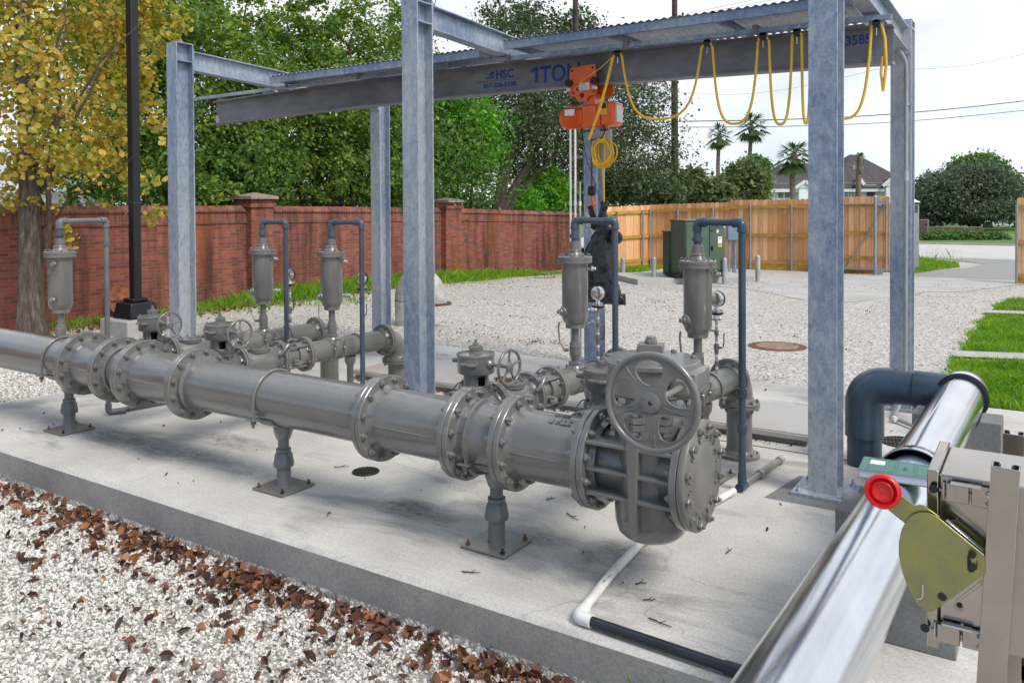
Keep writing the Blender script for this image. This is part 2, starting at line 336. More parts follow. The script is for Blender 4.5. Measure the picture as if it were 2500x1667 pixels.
t = NT('tree_bark'); n1 = t.noise(9, 7, .7, t.mapv((3, 3, .5))); t.set(base=t.ramp(n1, [(.3, (.035, .026, .02)), (.55, (.13, .10, .08)), (.75, (.30, .27, .235))]), rough=.9); t.bump(n1, .9, .05); MT['bark'] = t.m
MT['bark_dark'] = plain('dark_bark', (.055, .042, .034), .9, var=.4, sc=10, bump=.4, bsc=12)
MT['palm_bark'] = plain('palm_bark', (.20, .16, .115), .9, var=.3, sc=8)
MT['pole_wood'] = plain('weathered_pole_wood', (.075, .055, .045), .85, var=.35, sc=5)
# brick (world coordinates: wall runs along Y)
def brick(name, bw, bh, vec_swap=True, c1=(.36, .105, .066), c2=(.165, .058, .042), mort=(.22, .15, .125), vert=False, ms=.007):
    t = NT(name); p = t.xyz(); cmb = t.n.new('ShaderNodeCombineXYZ')
    xy = t.math('ADD', p['X'], p['Y'])
    if vert: t.link(p['Z'], cmb.inputs[0]); t.link(xy, cmb.inputs[1])
    else: t.link(xy, cmb.inputs[0]); t.link(p['Z'], cmb.inputs[1])
    br = t.n.new('ShaderNodeTexBrick'); t.link(cmb.outputs[0], br.inputs[0]); br.inputs['Scale'].default_value = 1
    br.inputs['Brick Width'].default_value = bw; br.inputs['Row Height'].default_value = bh; br.inputs['Mortar Size'].default_value = ms; br.inputs['Mortar Smooth'].default_value = .2; br.inputs['Bias'].default_value = -.1
    if vert: br.offset = 0.
    br.inputs[1].default_value = (*c1, 1); br.inputs[2].default_value = (*c2, 1); br.inputs[3].default_value = (*mort, 1)
    sv = t.noise(2.0, 5, .65, t.mapv((1, 1.5, .22)))
    soot = t.ramp(sv, [(.44, 0.), (.66, .85)]); col = t.mix(soot, br.outputs[0], (.055, .028, .022))
    rust = t.ramp(t.noise(.62, 4, .6, t.mapv((1, 1, .3))), [(.56, 0.), (.68, .55)]); col = t.mix(rust, col, (.36, .115, .022))
    col = t.mix(t.ramp(t.noise(30, 4, .7), [(.35, 0.), (.8, .35)]), col, (.10, .03, .022))
    t.set(base=col, rough=.9, spec=.2); bb = t.math('SUBTRACT', 1., br.outputs['Fac']); t.bump(bb, .5, .008); return t.m
MT['brick'] = brick('red_brick', .20, .058)
MT['brick_v'] = brick('red_soldier_brick', .215, .066, c1=(.36, .12, .08), vert=True, ms=.008)
MT['cap'] = plain('cast_stone_cap', (.30, .245, .195), .85, var=.25, sc=12)
# cedar boards: per-board tone
t = NT('cedar_boards'); p = t.xyz(); xy = t.math('ADD', p['X'], p['Y']); board = t.math('FLOOR', t.math('DIVIDE', xy, .14)); wn_ = t.n.new('ShaderNodeTexWhiteNoise'); wn_.noise_dimensions = '1D'; t.link(board, wn_.inputs['W'])
edge = t.math('ABSOLUTE', t.math('SUBTRACT', t.math('FRACT', t.math('DIVIDE', xy, .14)), .5))
col = t.ramp(wn_.outputs[0], [(.0, (.60, .30, .13)), (.5, (.80, .44, .20)), (1., (.90, .60, .35))])
col = t.mix(t.ramp(t.noise(7, 5, .6, t.mapv((5, 5, .5))), [(.35, 0.), (.75, .5)]), col, (.42, .19, .07))
col = t.mix(t.ramp(t.voro(3.2, t.mapv((3, 3, 1.2))), [(.0, .8), (.055, 0.)]), col, (.16, .06, .02))
col = t.mix(t.ramp(edge, [(.465, 0.), (.49, .85)]), col, (.10, .045, .02)); t.set(base=col, rough=.75, spec=.25); MT['cedar'] = t.m
MT['rail'] = plain('pressure_treated_pine', (.50, .27, .05), .7, var=.2, sc=6)
MT['fence_post'] = plain('galvanised_tube', (.36, .38, .40), .4, .6, var=.1)
MT['siding'] = NT('white_lap_siding').set(base=(.88, .89, .91), rough=.7).m
t = NT('dark_shingles'); t.set(base=t.ramp(t.noise(2.5, 5, .7), [(.3, (.045, .038, .040)), (.7, (.095, .082, .085))]), rough=.9); MT['shingle'] = t.m
MT['glass'] = plain('window_glass', (.10, .15, .16), .12, var=.3, sc=3)
MT['stone'] = plain('stone_wall', (.20, .16, .13), .9, var=.4, sc=9, bump=.4, bsc=8)
MT['grey_panel'] = plain('grey_plastic_panel', (.30, .32, .34), .5, var=.08)
MT['grey_cab'] = plain('grey_cabinet', (.20, .26, .32), .45, var=.08)
t = NT('black_plastic_bag'); t.set(base=(.010, .012, .016), rough=.22, spec=.6); t.bump(t.noise(11, 3, .5, t.mapv((1, 1, .6)), .8), .55, .03); MT['bag'] = t.m
bt = MT['bag'].node_tree
MT['bed'] = plain('dusty_gravel_bed', (.30, .27, .23), .95, var=.3, sc=20, bump=.5, bsc=60)
MT['soil'] = plain('dark_soil', (.10, .075, .05), .95, var=.3, sc=9, bump=.4, bsc=30)
t = NT('tread_plate'); w1 = t.n.new('ShaderNodeTexWave'); w1.inputs['Scale'].default_value = 26; w1.inputs['Distortion'].default_value = 0; w1.bands_direction = 'DIAGONAL'; t.link(t.mapv((1, 1, 0)), w1.inputs[0])
w2 = t.n.new('ShaderNodeTexWave'); w2.inputs['Scale'].default_value = 26; w2.bands_direction = 'DIAGONAL'; t.link(t.mapv((1, -1, 0)), w2.inputs[0])
dm = t.math('MULTIPLY', w1.outputs[1], w2.outputs[1]); rn = t.ramp(t.noise(1.1, 4, .6), [(.5, 0.), (.65, .5)])
c0 = t.ramp(dm, [(.2, (.40, .385, .36)), (.5, (.60, .59, .57))]); t.set(base=t.mix(rn, c0, (.42, .29, .21)), metal=.25, rough=.5); t.bump(dm, .6, .004); MT['tread'] = t.m
# ================================================================ SETTING
def sstep(a, b, x): 
    t = min(1, max(0, (x-a)/(b-a))); return t*t*(3-2*t)
def gz(x, y):
    """height of the natural ground"""
    z = -.045 - .20*sstep(12, 22, y)*sstep(-9, -12.5, x) - .06*sstep(16, 24, y)
    if y < 2.96 and x > -7.9: z = -.235
    elif x <= -7.9: z = -.235 + (z+.235)*sstep(2.0, 3.3, y)
    z -= .10*sstep(22, 32, y) + .09*sstep(43, 50, y)
    return z
def tri_ground():
    xs = [-400, -150, -60, -30, -20, -16, -14] + [-13+.5*i for i in range(0, 60)] + [18, 22, 30, 60, 150, 400]
    ys = [-20, -8, -3, 0, 1, 2, 2.95, 2.97] + [3.4+.4*i for i in range(0, 52)] + [24.4, 25, 26, 27, 28, 29, 30, 31, 31.9, 32.2, 33.3, 36, 39, 42.6, 42.9, 45, 48, 50, 60, 100, 200, 600, 1200]
    m = MB(); V = [(x, y, gz(x, y)) for y in ys for x in xs]; n = len(xs)
    F = [(j*n+i, j*n+i+1, (j+1)*n+i+1, (j+1)*n+i) for j in range(len(ys)-1) for i in range(n-1)]
    m.add(V, F); return m
gr = tri_ground().build('ground', MT['gravel'], None); tag(gr, kind='structure')
def sheet(name, poly, z, mat, kind='structure', zf=None):
    m = MB(); m.add([(x, y, (zf(x, y) if zf else 0) + z) for x, y in poly], [tuple(range(len(poly)))]); o = m.build(name, mat, None, smooth=False); return tag(o, kind=kind)
# equipment slab
sb = MB()
ch = .022; x0, x1, y0, y1 = -7.86, 1.6, 2.955, 8.12
pr0 = [(y0, -.5), (y0, -ch), (y0+ch, 0), (y1, 0), (y1, -.5)]
n = len(pr0)
xs_ = [x0, -6.6, -5.2, -3.9, -2.6, -1.3, 0., x1]
V = [(x, y, z) for x in xs_ for y, z in pr0]
F = [(j*n+i, j*n+i+1, (j+1)*n+i+1, (j+1)*n+i) for j in range(len(xs_)-1) for i in range(n-1)] + [tuple(range(n)), tuple(reversed(range((len(xs_)-1)*n, len(xs_)*n)))]
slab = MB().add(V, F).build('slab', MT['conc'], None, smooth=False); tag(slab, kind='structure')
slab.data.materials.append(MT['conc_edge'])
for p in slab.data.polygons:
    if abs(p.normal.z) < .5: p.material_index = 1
sheet('gravel_bed', [(-7.3, .6), (-.9, .6), (-.9, 2.953), (-7.3, 2.953)], -.2315, MT['bed'])
sheet('slab_joint', [(-7.86, 5.94), (1.6, 5.94), (1.6, 5.952), (-7.86, 5.952)], .003, MT['soil'])
# concrete apron at the gate, asphalt lane, road, verges
sheet('driveway_apron', [(-7.3, 17.6), (-5.4, 17.3), (-3.6, 15.6), (-2.9, 15.9), (-2.0, 18.6), (-1.4, 19.0), (-.5, 21.5), (.8, 22.4), (-.6, 22.9), (-4.2, 22.9), (-5.6, 22.2), (-6.2, 19.6)], .006, MT['conc2'], zf=gz)
gz0 = lambda x, y: gz(max(x, -8), min(y, 42.6))
def strip(name, xs, ys, mat, dz, edge=None):
    V = [(x + (edge(x, y) if edge else 0), y, gz0(x, y)+dz) for y in ys for x in xs]; n = len(xs)
    F = [(j*n+i, j*n+i+1, (j+1)*n+i+1, (j+1)*n+i) for j in range(len(ys)-1) for i in range(n-1)]
    return tag(MB().add(V, F).build(name, mat), kind='structure')
lane = [(-3.4, 22.9), (-.2, 22.9), (2., 24), (4.5, 32.4), (-3.2, 32.4), (-1.6, 29.6), (-1.9, 27.2), (-3.0, 25.4)]
sheet('driveway', lane, .010, MT['asphalt'], zf=gz)
strip('road', [-120, -60, -20, 0, 20, 60, 120], [32.2, 33.3, 36, 39, 42.6], MT['road'], .012)
strip('road_gutter', [-120, 0, 120], [32.2, 33.3], MT['conc2'], .018)
tag(MB().b2((-120, 42.6, -.5), (120, 42.78, gz(0, 42.6)+.10)).build('kerb', MT['conc2'], None), kind='structure')
strip('verge', [-120, -20, 20, 120], [42.78, 47, 62, 120, 400], MT['grass_far'] if 'grass_far' in MT else plain('distant_lawn', (.09, .18, .03), .9, var=.3, sc=2), .085)
# white concrete swale strips across the grass
for i, (a, b, c, d) in enumerate((((-.92, 10.72), (4, 12.2), (4, 12.75), (-.90, 11.15)), ((-.86, 15.2), (4, 16.4), (4, 16.8), (-.80, 15.62)))):
    sheet('path', [a, b, c, d], .030, MT['conc2'], zf=gz)
# ================================================================ CONCRETE AND GROUND ITEMS
def hatch(x0, x1, label):
    r = root('access_hatch', label, 'hatch', ((x0+x1)/2, 6.55, 0), group='access hatches behind the pipework')
    MB().b2((x0+.03, 6.13, 0), (x1-.03, 6.98, .045)).build('curb', MT['conc_block'], r, bevel=.004)
    MB().b2((x0, 6.10, .045), (x1, 7.01, .082)).build('lid_frame', MT['pale_al'] if 'pale_al' in MT else plain('mill_aluminium', (.5, .49, .46), .45, .5), r, bevel=.003)
    MB().b2((x0+.02, 6.12, .0825), (x1-.02, 6.99, .088)).build('lid', MT['tread'], r)
    return r
hatch(-3.55, -1.42, 'tread plate floor hatch beside the tall tapered steel column base nearest the clad pipe')
hatch(-5.95, -3.72, 'weathered tread plate hatch with rusty film behind the second pair of riser pipes')
def grate(name, x, y, r_, label, n=8, rz=.6, mat='dark_steel'):
    o = root(name, label, 'drain', (x, y, 0), rz)
    m = MB(); m.ring((0, 0, .004), (0, 0, 1), r_, .006, 40, 6).build('rim', MT[mat], o, local=True)
    m = MB(); m.lathe((0, 0, .0015), (0, 0, 1), [(0, r_*.98), (.001, r_*.98)], 32).build('sump', MT['black'], o, local=True)
    m = MB()
    for k in range(n):
        q = -r_ + (k+.5)*2*r_/n; h = math.sqrt(max(0, r_*r_-q*q)); m.box((q, 0, .006), (r_*.9/n, 2*h, .006))
    for q in (-.33*r_, .33*r_): m.box((0, q, .007), (2*math.sqrt(r_*r_-q*q), r_*.13, .006))
    m.build('bars', MT[mat], o, local=True); return o
grate('floor_drain', -3.775, 3.999, .085, 'small round floor drain with a bit of twig on the slab behind the long pipe')
grate('floor_drain', -.87, 6.60, .15, 'large round grated drain on the slab between the slate elbow and the clad pipe', 12, .2)
mh = root('manhole_cover', 'rust brown manhole cover set flush in the gravel yard', 'manhole', (-2.84, 10.5, gz(-2.84, 10.5)))
MB().lathe((0, 0, 0), (0, 0, 1), [(0, .36), (.006, .355), (.008, .275)], 48).build('frame', MT['iron'], mh, local=True)
MB().lathe((0, 0, .006), (0, 0, 1), [(0, .265), (.006, .26)], 48).build('lid', plain('worn_cast_iron', (.27, .17, .13), .8, var=.3, sc=20), mh, local=True)
# ================================================================ STEEL FRAME
def ibeam(m, p0, p1, b, h, tf=.012, tw=.009, up=(0, 0, 1)):
    """I section from p0 to p1: flange width b across, depth h along `up`"""
    p0, p1 = Vector(p0), Vector(p1); L = (p1-p0).length; Z = (p1-p0).normalized(); U = Vector(up); U = (U - Z*U.dot(Z)).normalized(); X = U.cross(Z)
    c = (p0+p1)/2
    m.box(c+U*(h/2-tf/2), (b, tf, L), axes=(X, U, Z)); m.box(c-U*(h/2-tf/2), (b, tf, L), axes=(X, U, Z)); m.box(c, (tw, h-2*tf, L), axes=(X, U, Z)); return m
COLS = {}
def column(key, x, y, h, label, base=.30, lean=0., h0=0.):
    o = root('steel_column', label, 'steel column', (x, y, h0), group='galvanised steel columns of the hoist frame')
    m = MB(); ibeam(m, (0, 0, .02), (lean, 0, h-h0), .165, .20, up=(0, 1, 0)); m.build('shaft', MT['galv'], o, local=True, bevel=.002)
    MB().b2((-.0825, -.10, h-h0), (.0825, .10, h-h0+.010)).build('cap_plate', MT['galv'], o, local=True)
    m = MB()
    for zz_ in (3.24, 3.40):
        if zz_ < h-.02: m.b2((-.079, -.087, zz_-h0), (-.006, .087, zz_-h0+.01)).b2((.006, -.087, zz_-h0), (.079, .087, zz_-h0+.01))
    m.build('stiffener', MT['galv'], o, local=True)
    MB().b2((-base/2, -base/2, .001), (base/2, base/2, .022)).build('base_plate', MT['galv'], o, local=True, bevel=.003)
    me = None
    for i, (a, b) in enumerate(((-1, -1), (1, -1), (1, 1), (-1, 1))):
        if me is None:
            ob = MB().hexa((0, 0, 0), (0, 0, 1), .016, .016).cyl((0, 0, 0), (0, 0, .04), .008, 8).build('anchor_bolt', MT['galv'], o, local=True); me = ob.data
        else: ob = linked('anchor_bolt', me, o, (0, 0, 0))
        ob.location = (a*(base/2-.04), b*(base/2-.04), .022)
    return o
column('C1', -7.42, 5.19, 3.42, 'galvanised column standing beside the black lamp post')
column('C2', -4.29, 5.19, 3.50, 'tall galvanised column rising between the two pairs of relief valves')
c3 = column('C3', -1.112, 5.19, 3.56, 'bluish mottled galvanised column nearest the metal clad pipe, on a grouted base', .34)
column('C4', -7.43, 8.2, 3.28, 'pale galvanised column in the back row beside the white gooseneck vent')
column('C5', -4.24, 8.2, 3.28, 'galvanised column in the back row behind the hanging black bag')
column('C6', -1.03, 7.72, 3.30, 'galvanised column in the back row with a conduit strapped to its face')
# grout pad wedge under the near column
g = root('grout_pad', 'bluish sloped grout pad under the column by the clad pipe', 'grout pad', (-1.112, 5.19, 0))
m = MB(); a, b = .24, .17; m.add([(-a, -a, 0), (a, -a, 0), (a, a, 0), (-a, a, 0), (-b, -b, .0), (b, -b, .0), (b, b, .0), (-b, b, .0)], [])
g2 = MB().add([(-1.112-.30, 4.93, .001), (-1.112+.25, 4.93, .001), (-1.112+.25, 5.45, .001), (-1.112-.22, 5.45, .001), (-1.112-.2, 5.0, .014), (-1.112+.19, 5.0, .014), (-1.112+.19, 5.38, .014), (-1.112-.19, 5.38, .014)],
    [(3, 2, 1, 0), (4, 5, 6, 7), (0, 1, 5, 4), (1, 2, 6, 5), (2, 3, 7, 6), (3, 0, 4, 7)]).build('pad', MT['conc_block'], g)
for o in COL.objects:
    if o.name == c3.name: o.location.z = .012
def crossbeam(x0, x1, ya, yb, za, zb, label):
    o = root('cross_beam', label, 'steel beam', (x0, ya, za), group='galvanised cross beams')
    m = MB(); ibeam(m, (x0, ya, za), (x1, yb, zb), .115, .20); m.build('beam', MT['galv'], o, bevel=.002)
    MB().b2((x0-.075, ya-.012, za-.13), (x0+.075, ya, za+.12)).build('end_plate', MT['galv'], o)
    MB().b2((x1-.075, yb, zb-.13), (x1+.075, yb+.012, zb+.12)).build('end_plate', MT['galv'], o)
    return o
crossbeam(-7.42, -7.43, 5.305, 8.085, 3.265, 3.15, 'galvanised cross beam from the column by the lamp post, over the free end of the hoist beam')
crossbeam(-4.29, -4.24, 5.305, 8.085, 3.315, 3.17, 'galvanised cross beam passing between the two corrugated canopies')
crossbeam(-1.112, -1.03, 5.305, 7.605, 3.33, 3.145, 'galvanised cross beam above the end of the hoist beam with the number')
# hoist (monorail) beam
hb = root('hoist_beam', 'long weathered grey hoist beam with blue lettering under the canopy', 'hoist beam', (-5, 6.7, 2.79))
HX0, HX1, HY, HZB, HZT = -8.83, -.955, 6.70, 2.80, 3.055
camb = lambda x: .055*(1-((x+4.9)/3.95)**2)
m = MB(); prof_ = [(-.065, 0), (.065, 0), (.065, .016), (.005, .017), (.005, .275), (.065, .276), (.065, .29), (-.065, .29), (-.065, .276), (-.005, .275), (-.005, .017), (-.065, .016)]
nn = 40; np_ = len(prof_); V = [(HX0+(HX1-HX0)*i/nn, HY+a, HZB+camb(HX0+(HX1-HX0)*i/nn)+b) for i in range(nn+1) for a, b in prof_]
m.add(V, [(i*np_+k, i*np_+(k+1) % np_, (i+1)*np_+(k+1) % np_, (i+1)*np_+k) for i in range(nn) for k in range(np_)] + [tuple(range(np_)), tuple(range(nn*np_, (nn+1)*np_))]).build('beam', MT['beam'], hb, sharp=20)
for xx in (HX0+.05, HX1-.16): MB().b2((xx, HY-.055, HZB+.02+camb(xx)), (xx+.012, HY-.006, HZB+.11+camb(xx))).build('stop', MT['galv'], hb)
for xx in (-7.42, -4.27, -1.07): MB().b2((xx-.05, HY-.05, HZB+camb(xx)+.291), (xx+.05, HY+.05, 3.16)).build('hanger_clip', MT['galv'], hb)
wy = HY-.0055
txt('HSC', .112, (-4.545, wy, 3.006), (1, 0, 0), (0, 0, 1), MT['blue_ink'], hb, bold=.004, sx=1.0)
m = MB(); m.prism([(0, 0), (.125, 0), (.125, .030), (.03, .010)], (-4.69, wy-.001, 3.012), (1, 0, 0), (0, 0, 1), .001); m.prism([(.035, .018), (.125, .038), (.125, .068), (.11, .068)], (-4.69, wy-.001, 3.012), (1, 0, 0), (0, 0, 1), .001); m.build('emblem', MT['blue_ink'], hb)
txt('HANDLING SYSTEMS & CONVEYORS, INC', .030, (-4.76, wy, 2.978), (1, 0, 0), (0, 0, 1), MT['bluegrey_ink'], hb, sx=.88)
txt('817-236-2100', .062, (-4.69, wy, 2.922), (1, 0, 0), (0, 0, 1), MT['blue_ink'], hb, bold=.003, sx=1.10)
txt('TON', .215, (-4.035, wy, 2.925), (1, 0, 0), (0, 0, 1), MT['blue_ink'], hb, bold=.005, sx=.93)
MB().prism([(.045, 0), (.08, 0), (.08, .155), (.055, .155), (0, .125), (.0, .10), (.045, .118)], (-4.135, wy+.001, 2.925), (1, 0, 0), (0, 0, 1), .002).build('lettering', MT['blue_ink'], hb)
txt('23585', .10, (-1.345, wy, 2.975), (1, 0, 0), (0, 0, 1), MT['blue_ink'], hb, bold=.003, sx=.95)
# canopies: corrugated sheet on channels
def canopy(xa, xb, ya, yb, z, label):
    o = root('canopy_roof', label, 'canopy', ((xa+xb)/2, (ya+yb)/2, z), group='corrugated canopies')
    pit = .0676; n = int((xb-xa)/pit)*6; V = []; 
    for i in range(n+1):
        x = xa + (xb-xa)*i/n; ph = (x-xa)/pit*2*PI; zz_ = z + .0075*math.sin(ph)
        for y, yo in ((ya-.02, 0), (yb+.02, 0)): V += [(x, y, zz_), (x, y, zz_+.0015)]
    F = []
    for i in range(n):
        a = i*4; F += [(a, a+4, a+6, a+2), (a+1, a+3, a+7, a+5), (a, a+1, a+5, a+4), (a+2, a+6, a+7, a+3)]
    MB().add(V, F).build('sheet', MT['galv'], o, sharp=80)
    for yy, nm in ((ya, 'fascia'), (yb, 'fascia')):
        mm = MB(); mm.b2((xa, yy-.004, z-.078), (xb, yy+.004, z-.009)); mm.b2((xa, yy, z-.078), (xb, yy+(.03 if yy == ya else -.03), z-.072)); mm.build(nm, MT['galv'], o)
    k = int((xb-xa)/.75)
    for i in range(k+1):
        xx = xa + (xb-xa-.04)*i/k; MB().b2((xx, ya+.005, z-.055), (xx+.04, yb-.005, z-.0095)).build('purlin', MT['galv'], o)
    return o
canopy(-7.27, -4.40, 6.215, 7.35, 3.212, 'corrugated canopy over the middle of the hoist beam, between the first two cross beams')
canopy(-4.17, -1.20, 6.275, 7.35, 3.268, 'corrugated canopy above the looped yellow cable')
# festoon track
tr = root('festoon_track', 'thin galvanised track carrying the cable trolleys alongside the hoist beam', 'cable track', (-5, 6.42, 3.10))
tp = [(-8.95, 6.42, 3.10), (-7.3, 6.42, 3.112), (-5.1, 6.42, 3.132), (-3.73, 6.42, 3.128), (-1.23, 6.42, 3.105), (-.93, 6.42, 3.098)]
m = MB()
for a, b in zip(tp[:-1], tp[1:]): a, b = Vector(a), Vector(b); m.box((a+b)/2, ((b-a).length+.002, .036, .036), axes=((b-a).normalized(), Vector((0, 1, 0)), (b-a).normalized().cross(Vector((0, 1, 0)))))
m.build('rail', MT['galv'], tr)
for x in (-7.2, -6.1, -4.9, -4.2, -3.0, -1.9): MB().b2((x-.012, 6.40, 3.145), (x+.012, 6.67, 3.157)).b2((x-.02, 6.385, 3.10), (x+.02, 6.40, 3.155)).build('bracket', MT['beam'], tr)
TRX = [-3.09, -2.295, -1.845, -1.59, -1.46, -1.03]
for i, x in enumerate(TRX):
    lab = ['black cable trolley on the track directly above the orange hoist', 'black cable trolley next along the track after the one above the hoist', 'third black cable trolley, between two wide yellow loops', 'fourth black cable trolley close to the bundle of tight loops', 'black cable trolley tucked behind the mottled column', 'end cable trolley at the beam number, with the cable tail'][i]
    o = root('cable_trolley', lab, 'cable trolley', (x, 6.42, 3.06), group='cable trolleys on the festoon track')
    m = MB(); m.b2((-.028, -.018, .006), (.028, .018, .028)); m.build('body', MT['black'], o, local=True, bevel=.004)
    MB().lathe((0, -.018, -.0), (0, 1, 0), [(0, .028), (.036, .028)], 20).build('saddle', MT['black'], o, local=True)
    MB().tube([(.0, 0, -.03), (.0, 0, -.085)], .003, 6).cyl((-.012, 0, -.07), (.012, 0, -.07), .004, 6).build('clamp_bolt', MT['chrome'], o, local=True)
fc = root('festoon_cable', 'flat yellow cable looping between trolleys under the hoist beam', 'cable', (-2, 6.42, 2.7))
def fpath(xa, xb, zt, zb, k=.25):
    pts = []; n = 30
    for i in range(n+1):
        t = i/n; x = xa + (xb-xa)*t; s = abs(2*t-1); prof = s**2.6
        xx = xa + (xb-xa)*(t + k*.12*math.sin(2*PI*t)*-1)
        pts.append((xx, 6.42, zb + (zt-zb)*prof))
    return pts
def ribbon(pts, w=.022, th=.006):
    return MB().tube(pts, w/2, 8, flat=th/w)
segs = [(-3.05, -2.34, 3.04, 2.475), (-2.25, -1.885, 3.03, 2.40), (-1.80, -1.625, 3.03, 2.375), (-1.555, -1.49, 3.03, 2.37), (-1.43, -1.065, 3.03, 2.39)]
for a, b, zt, zb in segs: MB().tube(fpath(a, b, zt, zb, .6), .0105, 8).build('loop', MT['yellow'], fc)
MB().tube([(-.995, 6.42, 3.04), (-.975, 6.42, 2.95), (-.965, 6.42, 2.75), (-.985, 6.42, 2.57)], .011, 8).tube([(-.985, 6.42, 2.57), (-1.0, 6.42, 2.7), (-.99, 6.42, 2.82)], .009, 8).build('tail', MT['yellow'], fc)
for x in TRX[:-1] + [TRX[-1]]:
    a = [(x-.04, 6.42, 3.035), (x-.02, 6.42, 3.062), (x, 6.42, 3.072), (x+.02, 6.42, 3.062), (x+.04, 6.42, 3.035)]
    MB().tube(a, .0105, 8).build('saddle_bend', MT['yellow'], fc)
# ================================================================ HOIST
h = root('electric_hoist', 'orange one ton electric chain hoist hanging from the beam', 'hoist', (-3.47, 6.7, 2.45))
HYf = HY-.09
m = MB(); m.prism([(-3.672, 2.79), (-3.655, 3.0), (-3.64, 3.015), (-3.415, 3.03), (-3.395, 3.01), (-3.385, 2.79), (-3.40, 2.755), (-3.46, 2.745), (-3.49, 2.70), (-3.57, 2.70), (-3.60, 2.745), (-3.655, 2.76)], (0, HYf, 0), (1, 0, 0), (0, 0, 1), .014)
m.build('trolley_plate', MT['orange'], h, bevel=.002)
m = MB(); m.prism([(-3.60, 2.79), (-3.58, 3.0), (-3.32, 3.0), (-3.30, 2.79), (-3.34, 2.74), (-3.56, 2.74)], (0, HY+.09, 0), (1, 0, 0), (0, 0, 1), .014); m.build('trolley_plate', MT['orange'], h, bevel=.002)
for x in (-3.66, -3.40):
    MB().cyl((x, HYf-.045, 2.875), (x, HYf+.0, 2.875), .034, 16).build('bumper', MT['black'], h)
    MB().b2((x-.02, HYf-.04, 2.80), (x+.02, HYf-.005, 2.83)).build('guide', MT['chrome'], h, bevel=.003)
for x, zz_ in ((-3.63, 2.985), (-3.42, 2.995), (-3.62, 2.78), (-3.41, 2.78)): MB().hexa((x, HYf-.012, zz_), (0, -1, 0), .011, .008).build('bolt', MT['dark_steel'], h)
MB().cyl((-3.53, HYf-.02, 2.755), (-3.53, HY+.1, 2.755), .022, 14).build('axle', MT['black'], h)
pl = MB().b2((-3.56, HYf-.018, 2.80), (-3.455, HYf-.015, 2.865)).build('data_plate', MT['white'], h)
MB().b2((-3.585, HYf-.019, 2.80), (-3.558, HYf-.0155, 2.855)).build('data_plate', MT['black_ink'], h)
txt('1', .05, (-3.578, HYf-.020, 2.81), (1, 0, 0), (0, 0, 1), MT['white'], h)
txt('HOIST', .018, (-3.54, HYf-.019, 2.845), (1, 0, 0), (0, 0, 1), MT['black_ink'], h)
m = MB()
for k in range(4): m.b2((-3.55, HYf-.019, 2.806+k*.009), (-3.465, HYf-.0182, 2.808+k*.009))
m.build('small_print', MT['black_ink'], h)
MB().b2((-3.50, HY-.075, 2.66), (-3.42, HY+.07, 2.775)).build('yoke', MT['orange'], h, bevel=.01)
# motor: ribbed barrel along X, gear housing, end cover
zc, yc = 2.565, HY-.02
prof = [(0, .02), (.004, .07), (.022, .092), (.055, .096)]
for k in range(8): q = .06+k*.022; prof += [(q, .094), (q+.003, .104), (q+.009, .104), (q+.012, .094)]
prof += [(.245, .094), (.25, .085)]
MB().lathe((-3.785, yc, zc), (1, 0, 0), prof, 40).build('motor', MT['orange'], h, sharp=30)
MB().b2((-3.545, yc-.085, zc-.095), (-3.38, yc+.085, zc+.105)).build('gearbox', MT['orange'], h, bevel=.022)
MB().b2((-3.375, yc-.10, zc-.105), (-3.345, yc+.10, zc+.11)).build('rib', MT['orange'], h, bevel=.006)
MB().b2((-3.345, yc-.105, zc-.095), (-3.20, yc+.095, zc+.115)).build('control_box', MT['orange'], h, bevel=.026)
MB().prism([(-.06, -.075), (.06, -.075), (.065, .03), (.03, .075), (-.06, .075)], (-3.1995, yc, zc+.01), (0, 1, 0), (0, 0, 1), .004).build('cover_label', MT['white'], h)
MB().b2((-3.70, yc-.1075, zc+.012), (-3.60, yc-.1, zc+.068)).build('label', MT['white'], h)
MB().b2((-3.355, yc-.112, zc+.0), (-3.27, yc-.104, zc+.105)).build('warning_label', plain('label_amber', (.8, .42, .01), .4), h)
MB().b2((-3.35, yc-.114, zc+.055), (-3.275, yc-.1125, zc+.10)).build('warning_label', MT['black_ink'], h)
# chain, container, hook block
MB().lathe((-3.395, HY+.02, 2.10), (0, 0, 1), [(0, .04), (.012, .075), (.05, .092), (.35, .095), (.352, .088)], 28).build('chain_container', MT['grey_panel'], h)
MB().b2((-3.56, HY-.07, 2.425), (-3.30, HY-.05, 2.445)).build('cross_bar', MT['iron'], h)
def chain(m, p0, p1, link=.030, w=.0035):
    p0, p1 = Vector(p0), Vector(p1); L = (p1-p0).length; n = int(L/(link*.72)); d = (p1-p0)/n
    X, Y, Z = frame(d)
    for i in range(n):
        c = p0 + d*(i+.5); a = X if i % 2 else Y
        m.tube([c + Z*(math.cos(q)*link*.5) + a*(math.sin(q)*link*.28) for q in [2*PI*k/8 for k in range(8)]], w, 5, closed=True)
    return m
chain(MB(), (-3.475, HY-.03, 2.47), (-3.475, HY-.03, 1.94)).build('load_chain', MT['iron'], h)
MB().lathe((-3.475, HY-.03, 1.845), (0, 0, 1), [(0, .026), (.01, .036), (.04, .037), (.075, .034), (.09, .022)], 18).build('hook_block', MT['black'], h)
hk = [(-3.475+.0, 1.845), (-3.47, 1.80), (-3.452, 1.77), (-3.46, 1.735), (-3.49, 1.72), (-3.52, 1.74), (-3.525, 1.77)]
MB().tube([(x, HY-.03, z) for x, z in hk], [.012, .015, .019, .020, .018, .013, .008], 10).build('hook', MT['orange'], h)
sc_ = root('rigging_clamp', 'dark steel plate clamp with bunched chain hanging from the hoist hook', 'clamp', (-3.46, HY, 1.55))
